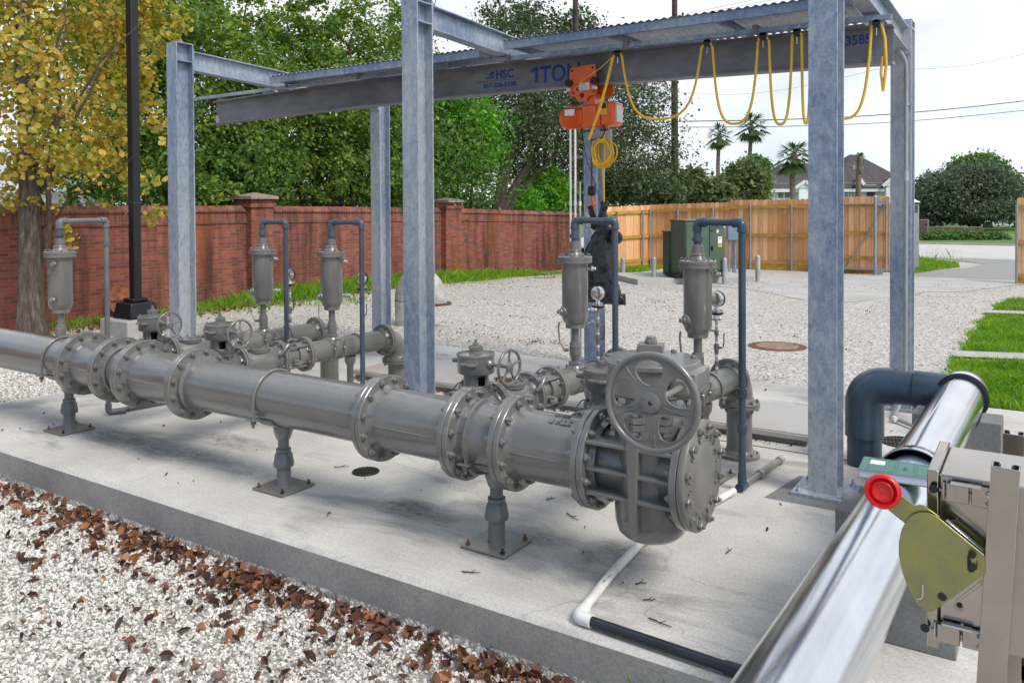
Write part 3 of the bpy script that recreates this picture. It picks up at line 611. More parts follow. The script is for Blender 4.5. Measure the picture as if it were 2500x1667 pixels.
MB().prism([(-3.50, 1.75), (-3.46, 1.76), (-3.42, 1.66), (-3.405, 1.58), (-3.43, 1.53), (-3.47, 1.55), (-3.47, 1.62)], (0, HY-.045, 0), (1, 0, 0), (0, 0, 1), .02).build('plate', MT['dark_steel'], sc_, bevel=.003)
m = MB(); chain(m, (-3.53, HY-.03, 1.70), (-3.47, HY-.05, 1.54)); chain(m, (-3.51, HY-.05, 1.69), (-3.44, HY-.03, 1.52)); chain(m, (-3.50, HY-.03, 1.66), (-3.52, HY-.04, 1.56)); chain(m, (-3.47, HY-.03, 1.54), (-3.45, HY-.04, 1.42)); m.build('chain', MT['chrome'], sc_)
# pendant: cord, coil and black bag
pc = root('pendant_cable', 'yellow control cable coiled and tied below the hoist', 'cable', (-3.3, 6.6, 2.2))
m = MB()
for k in range(9):
    ax, az = .090+random.uniform(-.03, .038), .118+random.uniform(-.018, .018); cx_, cz_ = -3.30+random.uniform(-.02, .022), 2.228+random.uniform(-.012, .012)
    yy = 6.56+k*.007-.03; m.tube([(cx_+ax*math.cos(q), yy+.02*math.sin(2*q+k), cz_+az*math.sin(q)) for q in [2*PI*i/40 for i in range(40)]], .0068, 8, closed=True)
m.build('coil', MT['yellow'], pc)
MB().tube(fillet([(-3.285, 6.55, 2.10), (-3.275, 6.54, 2.32), (-3.29, 6.54, 2.37), (-3.28, 6.56, 2.41)], .03), .007, 8).build('loop', MT['yellow'], pc)
MB().tube([(-3.30, 6.535, 2.14), (-3.297, 6.56, 1.9), (-3.305, 6.58, 1.79)], .0085, 8).tube([(-3.288, 6.535, 2.14), (-3.291, 6.56, 1.9), (-3.30, 6.58, 1.79)], .004, 8).build('drop', MT['yellow'], pc)
MB().tube([(-3.135, 6.42, 3.03), (-3.19, 6.43, 2.85), (-3.28, 6.45, 2.6), (-3.395, 6.47, 2.345)], .0135, 8).build('feed', MT['yellow'], pc)
MB().tube(fillet([(-3.12, 6.42, 3.05), (-3.3, 6.5, 2.96), (-3.5, 6.58, 2.90), (-3.6, HYf-.02, 2.82)], .1), .0045, 8).build('thin_lead', MT['yellow'], pc)
MB().tube(fillet([(-3.30, 6.56, 2.47), (-3.27, 6.54, 2.42), (-3.30, 6.54, 2.35), (-3.385, 6.5, 2.34)], .04), .006, 8).tube(fillet([(-3.54, 6.62, 2.42), (-3.5, 6.6, 2.2), (-3.40, 6.59, 1.95), (-3.345, 6.59, 1.78)], .08), .0035, 6).build('black_lead', MT['black'], pc)
MB().ring((-3.30, 6.55, 2.33), (1, 0, .4), .022, .004, 16, 6).build('tie', MT['black'], pc)
bg_ = root('bagged_pendant', 'black plastic bag tied over the hanging hoist pendant', 'plastic bag', (-3.35, 6.62, .88))
def bagmesh(path, seg=44, crease=.16, seed=3):
    rr = random.Random(seed); V = []; F = []
    ph = [rr.uniform(0, 6.28) for _ in range(8)]; crease *= .38
    n = len(path)
    for j, (x, y, z, rx, ry) in enumerate(path):
        for k in range(seg):
            a = 2*PI*k/seg
            w = 1 + crease*(.5*math.sin(5*a+ph[0]+j*.15) + .35*math.sin(9*a+ph[1]-j*.22) + .25*math.sin(14*a+ph[2]+j*.4)) + crease*.35*math.sin(j*1.1+3*a+ph[3]) + rr.uniform(-.02, .02)
            V.append((x+rx*w*math.cos(a), y+ry*w*math.sin(a), z + .006*math.sin(7*a+j)))
    for j in range(n-1):
        for k in range(seg): k2 = (k+1) % seg; F.append((j*seg+k, j*seg+k2, (j+1)*seg+k2, (j+1)*seg+k))
    F.append(tuple(range(seg))); F.append(tuple(range((n-1)*seg, n*seg)))
    return MB().add(V, F)
def interp(keys, n):
    out_ = []; 
    for i in range(n):
        t = i/(n-1)*(len(keys)-1); a = int(min(t, len(keys)-2)); f_ = t-a; out_.append(tuple(keys[a][q]*(1-f_)+keys[a+1][q]*f_ for q in range(5)))
    return out_
keys = [(-3.30, 6.6, 1.80, .018, .015), (-3.31, 6.6, 1.745, .034, .03), (-3.325, 6.6, 1.70, .03, .025), (-3.325, 6.6, 1.65, .05, .04), (-3.32, 6.6, 1.60, .075, .05), (-3.30, 6.6, 1.545, .085, .06), (-3.345, 6.62, 1.48, .10, .07), (-3.37, 6.62, 1.38, .125, .08), (-3.40, 6.62, 1.25, .165, .10), (-3.42, 6.62, 1.12, .21, .11), (-3.415, 6.62, 1.02, .235, .11), (-3.38, 6.62, .94, .245, .10), (-3.34, 6.62, .88, .23, .07)]
MB.build(bagmesh(interp(keys, 60)), 'bag', MT['bag'], bg_, sharp=180)
MB.build(bagmesh(interp([(-3.30, 6.6, 1.815, .006, .006), (-3.305, 6.6, 1.80, .022, .018), (-3.32, 6.6, 1.775, .03, .02), (-3.33, 6.6, 1.75, .012, .012)], 10), 24, .25), 'knot', MT['bag'], bg_, sharp=180)
MB().lathe((-3.19, 6.58, 1.47), (.3, -1, 0), [(-.03, .045), (0, .062), (.03, .045)], 20).build('switch_bulge', MT['bag'], bg_)
MB.build(bagmesh(interp([(-3.17, 6.62, .97, .05, .04), (-3.145, 6.62, .91, .03, .02), (-3.125, 6.62, .875, .010, .010)], 8), 20, .2), 'corner', MT['bag'], bg_, sharp=180)
# conduits near the back column
for x, zt, lab, r_ in ((-4.465, 2.85, 'white conduit rising beside the back column, farther from it', .013), (-4.405, 2.85, 'white conduit rising beside the back column, nearer to it', .014), (-4.345, 2.02, 'short pale conduit against the back column', .012)):
    o = root('conduit', lab, 'conduit', (x, 8.06, 0), group='conduits by the back column')
    MB().cyl((0, 0, 0), (0, 0, zt), r_, 14).build('pipe', MT['white'] if zt > 2.5 else MT['bollard'], o, local=True)
    for zz_ in (.7, 1.75): MB().cyl((0, 0, zz_), (0, 0, zz_+.05), r_*1.3, 14).build('coupling', MT['white'], o, local=True)
o = root('strut_bracket', 'small steel strut holding the white conduits to the back column', 'bracket', (-4.4, 8.1, 1.4))
MB().b2((-4.49, 8.075, 1.40), (-4.33, 8.10, 1.43)).b2((-4.49, 8.075, 2.28), (-4.33, 8.10, 2.31)).build('strut', MT['galv'], o)
# conduit on the sixth column
o = root('metal_conduit', 'bare metal conduit from the junction box down the strapped column', 'conduit', (-1.0, 7.58, 0))
MB().tube(fillet([(-1.075, 7.50, 3.12), (-1.03, 7.50, 3.04), (-.985, 7.56, 2.95), (-.985, 7.585, 2.7), (-.985, 7.585, .16), (-1.03, 7.50, .05), (-1.02, 7.2, .03), (-.78, 6.95, .03)], .09, 8), .0165, 14).build('pipe', MT['fence_post'], o)
for zz_ in (2.58, 1.30): MB().cyl((-.985, 7.585, zz_), (-.985, 7.585, zz_+.02), .022, 14).b2((-.985, 7.59, zz_+.004), (-.94, 7.61, zz_+.016)).build('strap', MT['galv'], o)
MB().cyl((-.985, 7.585, 1.95), (-.985, 7.585, 2.03), .021, 14).build('coupling', MT['galv'], o)
MB().cyl((-1.018, 7.19, .03), (-.99, 7.14, .03), .022, 12).build('coupling', MT['white'], o)
o = root('junction_box', 'small grey junction box under the end of the cross beam', 'junction box', (-1.07, 7.5, 3.14)); MB().b2((-1.11, 7.45, 3.10), (-1.03, 7.53, 3.19)).build('box', MT['galv'], o, bevel=.004); MB().cyl((-1.07, 7.49, 3.08), (-1.07, 7.49, 3.10), .022, 12).build('connector', MT['galv'], o)
# ================================================================ BRICK WALL
def wall_section(y0, y1, zt0, zt1, label):
    o = root('brick_wall', label, 'brick wall', (-12.85, (y0+y1)/2, gz(-12.6, (y0+y1)/2)), group='brick boundary wall panels')
    XF = -12.72; zb = -.6
    def slabm(xf, xb, a0, a1, b0, b1):   # front/back x, bottom z offsets, top z at y0/y1
        return MB().add([(xb, y0, a0), (xf, y0, a0), (xf, y1, a1), (xb, y1, a1), (xb, y0, b0), (xf, y0, b0), (xf, y1, b1), (xb, y1, b1)],
                        [(3, 2, 1, 0), (4, 5, 6, 7), (0, 1, 5, 4), (1, 2, 6, 5), (2, 3, 7, 6), (3, 0, 4, 7)])
    slabm(XF, XF-.24, zb, zb, zt0-.33, zt1-.33).build('wall', MT['brick'], o)
    slabm(XF+.022, XF-.26, zt0-.33, zt1-.33, zt0-.305, zt1-.305).build('corbel', MT['brick'], o)
    slabm(XF+.012, XF-.25, zt0-.305, zt1-.305, zt0-.115, zt1-.115).build('soldier_course', MT['brick_v'], o)
    # sloped rowlock cap
    V = []
    for y, z in ((y0, zt0), (y1, zt1)): V += [(XF+.045, y, z-.115), (XF+.045, y, z-.10), (XF-.06, y, z), (XF-.16, y, z), (XF-.29, y, z-.10), (XF-.29, y, z-.115)]
    MB().add(V, [tuple(range(6)), tuple(reversed(range(6, 12)))] + [(i, (i+1) % 6, 6+(i+1) % 6, 6+i) for i in range(6)]).build('cap_course', MT['brick_v'], o)
    return o
wall_section(-14, 10.27, 1.83, 1.775, 'long stained brick wall panel behind the yellow tree and black lamp post')
wall_section(10.80, 16.26, 1.765, 1.70, 'brick wall panel between the two capped brick piers')
wall_section(16.92, 23.6, 1.68, 1.50, 'redder brick wall panel running to the wooden fence')
def pier(y0, y1, zt, label):
    o = root('brick_pier', label, 'brick pier', (-12.8, (y0+y1)/2, -.1), group='brick wall piers')
    MB().b2((-13.06, y0, -.6), (-12.56, y1, zt)).build('shaft', MT['brick'], o)
    MB().b2((-13.10, y0-.04, zt-.16), (-12.52, y1+.04, zt-.08)).build('corbel', MT['brick'], o, bevel=.004)
    c = (-12.81, (y0+y1)/2); m = MB(); a = .33
    m.add([(c[0]+sx*a, c[1]+sy*a, zt) for sx, sy in ((-1, -1), (1, -1), (1, 1), (-1, 1))] + [(c[0]+sx*a, c[1]+sy*a, zt+.055) for sx, sy in ((-1, -1), (1, -1), (1, 1), (-1, 1))] + [(c[0], c[1], zt+.13)],
          [(3, 2, 1, 0), (0, 1, 5, 4), (1, 2, 6, 5), (2, 3, 7, 6), (3, 0, 4, 7), (4, 5, 8), (5, 6, 8), (6, 7, 8), (7, 4, 8)]); m.build('cap', MT['cap'], o, smooth=False)
pier(10.27, 10.80, 1.90, 'brick pier with stone cap beside the overhanging green branch')
pier(16.26, 16.92, 1.83, 'brick pier with stone cap seen past the middle steel column')
# ================================================================ WOOD FENCE
def fence(p0, p1, z0, z1, zt0, zt1, label, posts, rails=(.0, .42, .86), dogear=True, back=1):
    """pickets from p0 to p1; z bottom / top at each end; rails and posts on the camera side"""
    p0, p1 = Vector((*p0, 0)), Vector((*p1, 0)); D = (p1-p0); L = D.length; D.normalize(); N = Vector((D.y, -D.x, 0))*back
    o = root('wooden_fence', label, 'fence', tuple(p0+D*(L/2)+Vector((0, 0, z0))), group='cedar picket fence runs')
    m = MB(); n = int(L/.14)
    for i in range(n):
        a = i*L/n; b = (i+1)*L/n-.004; t = (i+.5)/n; zb = z0+(z1-z0)*t; zt = zt0+(zt1-zt0)*t + random.uniform(-.006, .006)
        poly = [(a, zb), (b, zb), (b, zt-.03), (b-.03, zt), (a+.03, zt), (a, zt-.03)] if dogear else [(a, zb), (b, zb), (b, zt), (a, zt)]
        m.prism(poly, p0 - N*(.004*(i % 2)), D, (0, 0, 1), .016)
    m.build('pickets', MT['cedar'], o, smooth=False)
    for fr in rails:
        za, zb_ = z0+.12+(zt0-z0-.12)*fr, z1+.12+(zt1-z1-.12)*fr
        m = MB(); a = p0+N*.03; b = p1+N*.03
        m.add([a+Vector((0, 0, za)), a+N*.035+Vector((0, 0, za)), b+N*.035+Vector((0, 0, zb_)), b+Vector((0, 0, zb_)), a+Vector((0, 0, za+.09)), a+N*.035+Vector((0, 0, za+.09)), b+N*.035+Vector((0, 0, zb_+.09)), b+Vector((0, 0, zb_+.09))],
              [(3, 2, 1, 0), (4, 5, 6, 7), (0, 1, 5, 4), (1, 2, 6, 5), (2, 3, 7, 6), (3, 0, 4, 7)]).build('rail', MT['rail'], o)
    a = p0+N*.02; b = p1+N*.02
    MB().add([a+Vector((0, 0, z0-.06)), a+N*.03+Vector((0, 0, z0-.06)), b+N*.03+Vector((0, 0, z1-.06)), b+Vector((0, 0, z1-.06)), a+Vector((0, 0, z0+.12)), a+N*.03+Vector((0, 0, z0+.12)), b+N*.03+Vector((0, 0, z1+.12)), b+Vector((0, 0, z1+.12))],
             [(3, 2, 1, 0), (4, 5, 6, 7), (0, 1, 5, 4), (1, 2, 6, 5), (2, 3, 7, 6), (3, 0, 4, 7)]).build('kickboard', MT['rail'], o)
    for q in posts:
        c = p0+D*q+N*.095; t = q/L; zt = zt0+(zt1-zt0)*t
        mm = MB(); mm.cyl(c+Vector((0, 0, z0-.1)), c+Vector((0, 0, zt-.14)), .03, 14).build('post', MT['fence_post'], o)
        for fr in rails: mm = MB(); zz_ = z0+.165+(zt-z0-.12)*fr; mm.cyl(c+Vector((0, 0, zz_-.02)), c+Vector((0, 0, zz_+.02)), .036, 12).box(c-N*.03+D*.04+Vector((0, 0, zz_)), (.05, .03, .03), axes=(D, N, Vector((0, 0, 1)))); mm.build('bracket', MT['fence_post'], o)
    return o
def fx(u, y): return onp(u, 560, 1, y).x
FY = 23.2
fence((-10.98, 20.6), (-10.12, FY), -.10, -.09, 1.66, 1.73, 'short cedar fence run angled back towards the brick wall', [.25, 1.25, 2.35], back=1)
p_ = [fx(u, FY) for u in (1582, 1658, 1743, 1834, 1934)]
fence((-10.12, FY), (-7.62, FY), -.09, -.06, 1.745, 1.80, 'cedar fence run with a level lower top behind the green transformer', [.08, p_[1]+10.12, p_[2]+10.12])
fence((-7.62, FY), (-3.55, FY+.05), -.06, -.04, 1.86, 1.90, 'cedar fence run with a raised scalloped top behind the bollards', [p_[3]+7.62, p_[4]+7.62, fx(2010, FY)+7.62])
# sliding gate
gt = root('sliding_gate', 'open cedar sliding gate panel in a galvanised tube frame with diagonal brace', 'gate', (-4.2, 22.95, 0))
GY = 22.98; ga, gb = fx(2000, GY), onp(2172, 560, 1, GY).x
m = MB(); n = int((gb-ga)/.14)
for i in range(n):
    a = ga+i*(gb-ga)/n; b = a+(gb-ga)/n-.004; zt = 1.93+random.uniform(-.006, .006); m.prism([(a, .02), (b, .02), (b, zt-.03), (b-.03, zt), (a+.03, zt), (a, zt-.03)], (0, GY+.02, 0), (1, 0, 0), (0, 0, 1), .016)
m.build('pickets', MT['cedar'], gt, smooth=False)
for z in (.28, .92, 1.66): MB().b2((ga, GY-.03, z), (gb, GY+.003, z+.09)).build('rail', MT['rail'], gt)
ge = onp(2165, 560, 1, GY).x
MB().tube([(ga, GY-.06, 1.735), (ge, GY-.06, 1.735)], .024, 12).tube([(ge, GY-.06, -.01), (ge, GY-.06, 1.83)], .024, 12).tube([(ga, GY-.06, .03), (ge, GY-.06, .03)], .028, 12).tube([(onp(2068, 655, 1, GY-.06).x, GY-.06, .08), (ge-.03, GY-.06, 1.72)], .019, 12).build('tube_frame', MT['fence_post'], gt)
gp = root('gate_post', 'stout galvanised post with rollers in front of the open gate panel', 'post', (onp(2137, 560, 1, 22.8).x, 22.8, -.1)); L_ = gp.location
MB().cyl((0, 0, 0), (0, 0, 2.02), .046, 16).lathe((0, 0, 2.02), (0, 0, 1), [(0, .05), (.02, .04), (.035, .01)], 16).build('post', MT['fence_post'], gp, local=True)
for z in (.10, 1.85): MB().cyl((.10, .0, z), (.10, .10, z), .075, 18).build('roller', MT['galv'], gp, local=True)
for z in (.08, .12, 1.83, 1.89): MB().cyl((0, 0, z), (0, 0, z+.02), .055, 16).build('clamp', MT['galv'], gp, local=True)
fence((-.545, 21.9), (3.5, 21.9), -.08, -.08, 1.86, 1.88, 'cedar fence run on the far side of the gate opening', [.0, 2.4])
# ================================================================ YARD EQUIPMENT
pd = root('transformer_pad', 'pale concrete pad under the green transformer', 'concrete pad', (-7, 18.4, -.05))
tb = Vector((-7.05, 18.75, 0)); ang = math.atan2(.31, .32)
def loc_axes(a): return Vector((math.cos(a), math.sin(a), 0)), Vector((-math.sin(a), math.cos(a), 0))
PX, PY = Vector((.62, .78, 0)).normalized(), Vector((-.78, .62, 0)).normalized()   # pad edge directions (front edge runs right-back)
f0, f1 = onp(1600, 691, 2, -.02), onp(1830, 684, 2, -.02); l0 = onp(1546, 681, 2, -.02)
EX = (f1-f0); LX = EX.length; EX.normalize(); EY = Vector((-EX.y, EX.x, 0))
q0 = f0 - EX*.35; 
MB().box(q0+EX*1.35+EY*.85+Vector((0, 0, .02)), (2.9, 1.8, .16), axes=(EX, EY, Vector((0, 0, 1)))).build('pad', MT['conc2'], pd, bevel=.01)
tx = root('transformer', 'dark green padmount transformer cabinet with stencilled voltage on its door', 'transformer', (-7, 18.6, .1))
F0, F1, B0 = onp(1673, 679, 2, .10), onp(1770, 676, 2, .10), onp(1630, 677, 2, .10)
TX = (F1-F0); tw = TX.length; TX.normalize(); TY = Vector((-TX.y, TX.x, 0)); up_ = Vector((0, 0, 1)); td = max(.75, (B0-F0).dot(TY))
hT = 1.27
cxx = F0+TX*(tw/2)+TY*(td/2)
MB().box(cxx+up_*(hT/2), (tw, td, hT), axes=(TX, TY, up_)).build('cabinet', MT['green_box'], tx, bevel=.012)
MB().box(cxx+up_*(hT+.015), (tw+.03, td+.03, .03), axes=(TX, TY, up_)).build('roof', MT['green_box'], tx, bevel=.006)
MB().box(F0+TX*(tw*.30)-TY*.012+up_*(hT*.55), (tw*.56, .02, hT*.84), axes=(TX, TY, up_)).build('door', MT['green_box'], tx, bevel=.006)
MB().box(F0+TX*(tw*.80)-TY*.012+up_*(hT*.55), (tw*.38, .02, hT*.84), axes=(TX, TY, up_)).build('door', MT['green_box'], tx, bevel=.006)
dh = F0+TX*(tw*.66)-TY*.03+up_*(hT*.52); MB().box(dh, (.035, .03, .09), axes=(TX, TY, up_)).cyl(dh-TY*.02+up_*-.05, dh-TY*.02+up_*.03, .012, 8).build('handle', MT['dark_steel'], tx)
MB().box(cxx+TY*(td/2+.16)-TX*.02+up_*.50, (tw*1.05, .32, 1.0), axes=(TX, TY, up_)).build('cooling_tank', MT['dark_green'], tx, bevel=.015)
MB().box(cxx+TY*(td/2+.16)-TX*.02+up_*1.015, (tw*1.1, .36, .03), axes=(TX, TY, up_)).build('tank_lid', MT['dark_green'], tx, bevel=.008)
MB().box(F0+TX*.05+TY*(td*.6)-TX*.12+up_*.035, (.12, td*.8, .07), axes=(TX, TY, up_)).build('skid', MT['black'], tx)
def dec(o, cx, cz, w, h_, mat, nm='label', off=.0235): return MB().box(F0+TX*(tw*cx)-TY*off+up_*(hT*cz), (w, .002, h_), axes=(TX, TY, up_)).build(nm, mat, o)
dec(tx, .80, .82, .05, .07, MT['white']); dec(tx, .86, .66, .10, .16, MT['white']); dec(tx, .86, .56, .10, .05, MT['yellow'], off=.0245); dec(tx, .86, .69, .07, .02, MT['orange'], off=.0245); dec(tx, .97, .90, .03, .05, MT['white'])
tbs = F0+TX*(tw*.60)-TY*.024
txt('12.47GRDY/7.2', .105, tbs+up_*(hT*.88), TX, up_, MT['black_ink'], tx, ext=.0008, sx=.50)
txt('480Y/277', .105, tbs+up_*(hT*.80), TX, up_, MT['black_ink'], tx, ext=.0008, sx=.50)
def bollard(x, y, zt, label):
    z = gz(x, y); o = root('bollard', label, 'bollard', (x, y, z), group='pipe bollards round the transformer')
    MB().lathe((0, 0, -.05), (0, 0, 1), [(0, .057), (zt-z, .057), (zt-z+.03, .05), (zt-z+.05, .03), (zt-z+.056, .005)], 20).build('post', MT['bollard'], o, local=True)
for u, v, vt, lab in ((1597, 692, 622, 'grey pipe bollard in front of the transformer pad edge'), (1769, 695, 624, 'grey pipe bollard between the transformer and the grey cabinet posts'), (1850, 688, 618, 'grey pipe bollard standing out in the gravel beyond the pad'), (1521, 676, 624, 'grey pipe bollard half hidden behind the slate vent pipe')):
    P = onp(u, v, 2, -.07); d_ = (P-C0).dot(FW); zt = at(u, vt, d_).z; bollard(P.x, P.y, zt-.05, lab)
# meter cabinet on unistrut posts
cb = root('meter_cabinet', 'grey electrical cabinet on perforated strut posts beside the transformer', 'cabinet', tuple(onp(1800, 674, 2, -.06)))
d_ = (Vector(cb.location)-C0).dot(FW); RH = Vector((RT.x, RT.y, 0)).normalized(); FH = Vector((FW.x, FW.y, 0)).normalized()
for u in (1780, 1795): 
    a = at(u, 674, d_); MB().box(Vector((a.x, a.y, .55)), (.045, .045, 1.25), axes=(RH, FH, up_)).build('strut_post', MT['galv'], cb)
MB().cyl(at(1789, 674, d_+.05), at(1789, 580, d_+.05), .022, 12).build('conduit', MT['bollard'], cb)
a0_, a1_ = at(1779, 586, d_-.05), at(1798, 552, d_-.05); MB().box((a0_+a1_)/2, ((a1_-a0_).dot(RH)+.08, .18, a1_.z-a0_.z), axes=(RH, FH, up_)).build('cabinet', MT['grey_cab'], cb, bevel=.01)
# lamp post and its footing
lp = root('lamp_post', 'square black lamp post with boxy base cover on a concrete footing', 'lamp post', (-10.95, 6.9, -.05))
LX_, LY_ = -10.90, 6.86; PWX = .125
MB().box((LX_, LY_, 3.2), (.122, .122, 6.0), rz=.02).build('pole', MT['blackpaint'], lp, bevel=.008)
def frust(c, a0, a1, z0, z1): return MB().add([(c[0]+sx*a, c[1]+sy*a, z) for a, z in ((a0, z0), (a1, z1)) for sx, sy in ((-1, -1), (1, -1), (1, 1), (-1, 1))], [(3, 2, 1, 0), (4, 5, 6, 7), (0, 1, 5, 4), (1, 2, 6, 5), (2, 3, 7, 6), (3, 0, 4, 7)])
frust((LX_, LY_), .225, .185, .19, .41).build('base_cover', MT['blackpaint'], lp, bevel=.015)
MB().box((LX_, LY_, .44), (.24, .24, .05)).build('collar', MT['blackpaint'], lp, bevel=.01)
ft = root('concrete_footing', 'square pale concrete footing under the black lamp post', 'footing', (LX_, LY_, -.1)); MB().b2((LX_-.34, LY_-.34, -.2), (LX_+.34, LY_+.34, .185)).build('block', MT['conc2'], ft, bevel=.02)
o = root('steel_lid', 'round rusty steel lid leaning on the brick wall behind the lamp post', 'lid', (-12.45, 7.6, .24)); ax_ = Vector((1, 0, .22))
MB().lathe((-12.45, 7.62, .26), ax_, [(0, .265), (.018, .265), (.02, .235), (.012, .23)], 40).build('disc', plain('rust_orange_steel', (.30, .10, .04), .75, .1, var=.35, sc=9), o)
MB().box(Vector((-12.43, 7.62, .265)), (.012, .42, .02)).box(Vector((-12.43, 7.52, .22)), (.02, .03, .12)).build('handle_bar', MT['iron'], o)
# gooseneck vent
gn = root('gooseneck_vent', 'large off white gooseneck vent pipe behind the middle steel column', 'vent pipe', (-8.2, 9.5, 0))
MB().tube([(-8.12, 9.5, -.1), (-8.12, 9.5, .32)] + [(-8.12+.29-.29*math.cos(q), 9.5, .36+.31*math.sin(q)) for q in [PI*k/14 for k in range(15)]] + [(-7.54, 9.5, .33)], .165, 28).build('pipe', plain('aged_white_steel', (.42, .41, .375), .55, var=.25, sc=6), gn)
MB().lathe((-7.54, 9.5, .30), (0, 0, 1), [(0, .235), (.03, .235)], 32).build('flange', MT['iron'], gn)
MB().ring((-8.12, 9.5, .33), (0, 0, 1), .167, .006, 30, 6).build('weld_band', MT['iron'], gn)
# portable toilet
pt = root('portable_toilet', 'grey portable toilet with white roof and sign beyond the gate', 'portable toilet', tuple(at(2200, 660, 22)))
b_ = at(2189, 655, 23.4); TL = Vector((b_.x, b_.y, -.1))
MB().box(TL+up_*.92, (.86, .86, 1.78), axes=(RH, FH, up_)).build('body', MT['grey_panel'], pt, bevel=.02)
m = MB(); a = .47; m.add([TL+RH*(sx*a)+FH*(sy*a)+up_*1.86 for sx, sy in ((-1, -1), (1, -1), (1, 1), (-1, 1))] + [TL+RH*(sx*.2)+FH*(sy*.3)+up_*2.06 for sx, sy in ((-1, -1), (1, -1), (1, 1), (-1, 1))], [(3, 2, 1, 0), (4, 5, 6, 7), (0, 1, 5, 4), (1, 2, 6, 5), (2, 3, 7, 6), (3, 0, 4, 7)]); m.build('roof', MT['white'], pt, bevel=.02)
for k in range(5): MB().box(TL-FH*.44+up_*(1.60+k*.045), (.78, .01, .018), axes=(RH, FH, up_)).build('vent_slat', MT['dark_steel'], pt)
MB().box(TL-FH*.436-RH*.10+up_*1.33, (.52, .006, .38), axes=(RH, FH, up_)).build('sign', MT['white'], pt)
txt('United', .12, TL-FH*.442-RH*.30+up_*1.33, RH, up_, MT['blue_ink'], pt, ext=.0008)
for s_ in (-.36, .05): MB().box(TL-FH*.435+RH*s_+up_*.6, (.03, .02, 1.1), axes=(RH, FH, up_)).build('door_edge', MT['bollard'], pt)
# ================================================================ PIPEWORK
# shared bolt meshes (axis +Z, centred on the joint)
def boltmesh(name, r, half, stud, mat, nut=None):
    nut = nut or r*.9
    m = MB(); m.hexa((0, 0, half), (0, 0, 1), r, nut); m.hexa((0, 0, -half-nut), (0, 0, 1), r, nut); m.cyl((0, 0, -half-nut-stud), (0, 0, half+nut+stud), r*.52, 10)
    o = m.build(name, mat); me = o.data; bpy.data.objects.remove(o); me.name = name; return me
BIG = boltmesh('flange_bolt', .0185, .034, .012, MT['paint'])
SML = boltmesh('flange_bolt_small', .0125, .024, .007, MT['paint'])
SMLp = boltmesh('flange_bolt_pale', .0125, .024, .007, MT['paint2'])
TINY = boltmesh('cover_bolt', .009, .004, .0, MT['paint'], .009)
TINYp = boltmesh('cover_bolt_pale', .009, .004, .0, MT['paint2'], .009)
def bolts(parent, c, axis, rad, n, me, a0=None, name='bolt', local=False, rz=0.):
    X, Y, Z = frame(axis); c = Vector(c); L = Vector((0, 0, 0)) if local else Vector(top(parent).location)
    for k in range(n):
        a = 2*PI*(k+.5)/n if a0 is None else a0+2*PI*k/n
        p = c + X*(rad*math.cos(a)) + Y*(rad*math.sin(a)) - L; linked(name, me, parent, p, axis, a)
def flange_pair(parent, c, axis, Rf, th, rp, n, bc, bm_, mat, local=False, name='flange', hub=.03):
    """two flanges face to face with a hairline gap and hubs"""
    g = .0012
    m = MB(); m.lathe(c, axis, [(-th-hub, rp+.001), (-th-.004, rp+.012), (-th, rp+.022), (-th, Rf-.004), (-th+.004, Rf), (-g-.003, Rf), (-g, Rf-.003), (-g, rp*.9), (g, rp*.9), (g, Rf-.003), (g+.003, Rf), (th-.004, Rf), (th, Rf-.004), (th, rp+.022), (th+.004, rp+.012), (th+hub, rp+.001)], 64, caps=False)
    o = m.build(name, mat, parent, local=local, sharp=32); bolts(o, c, axis, bc, n, bm_, local=local); return o
HYP, HZ = 3.5, .56
hp = root('header_pipe', 'long glossy grey header pipe with bolted flanges running across the slab', 'pipeline', (-4.5, 3.5, 0))
m = MB(); m.cyl((-11.5, HYP, HZ), (-6.27, HYP, HZ), .165, 64); m.build('pipe_spool', MT['paint'], hp)
MB().lathe((-4.80, HYP, HZ), (1, 0, 0), [(0, .188), (.012, .188), (.018, .166), (1.62, .166), (1.625, .185), (1.64, .185)], 64).build('pipe_spool', MT['paint'], hp)
MB().cyl((-5.73, HYP, HZ), (-5.50, HYP, HZ), .160, 64).ring((-5.70, HYP, HZ), (1, 0, 0), .172, .008, 64, 8).build('coupling', MT['paint'], hp)
MB().lathe((-2.50, HYP, HZ), (1, 0, 0), [(0, .18), (.03, .18), (.04, .197), (.052, .197), (.058, .176), (.10, .170), (.17, .170), (.175, .178), (.195, .178), (.2, .17), (.26, .17)], 64).build('coupling', MT['paint'], hp)
def teebody(xa, xb):
    m = MB(); m.lathe((xa, HYP, HZ), (1, 0, 0), [(.03, .195), (.05, .180), (.075, .172), (xb-xa-.075, .172), (xb-xa-.05, .180), (xb-xa-.03, .195)], 64)
    m.tube([(xa+.06, HYP-.1725, HZ), (xb-.06, HYP-.1725, HZ)], .004, 8)
    o = m.build('tee_body', MT['paint'], hp); return o
FX = [-6.23, -5.78, -5.48, -4.86, -3.16, -2.56, -2.25, -1.79]
teebody(-6.23, -5.78); teebody(-5.48, -4.86); teebody(-3.16, -2.56); tb_ = teebody(-2.25, -1.79)
for x in FX: flange_pair(hp, (x, HYP, HZ), (1, 0, 0), .2413, .033, .170, 12, .215, BIG, MT['paint'])
# raised casting marks
q_ = R(52)
def onpipe(body, size, xs, ang, rr, parent, dirx=-1, name='cast_lettering'):
    n_ = Vector((0, -math.sin(ang), math.cos(ang))); yd = Vector((0, math.cos(ang), math.sin(ang)))
    c = Vector((xs, HYP, HZ)) + n_*rr
    return txt(body, size, c, Vector((dirx, 0, 0)), yd*(dirx), MT['paint'], parent, name, ext=.004, bold=.001)
onpipe('STAR', .055, -1.90, R(18), .1725, tb_); onpipe('153 DI', .032, -1.93, R(2), .1725, tb_)
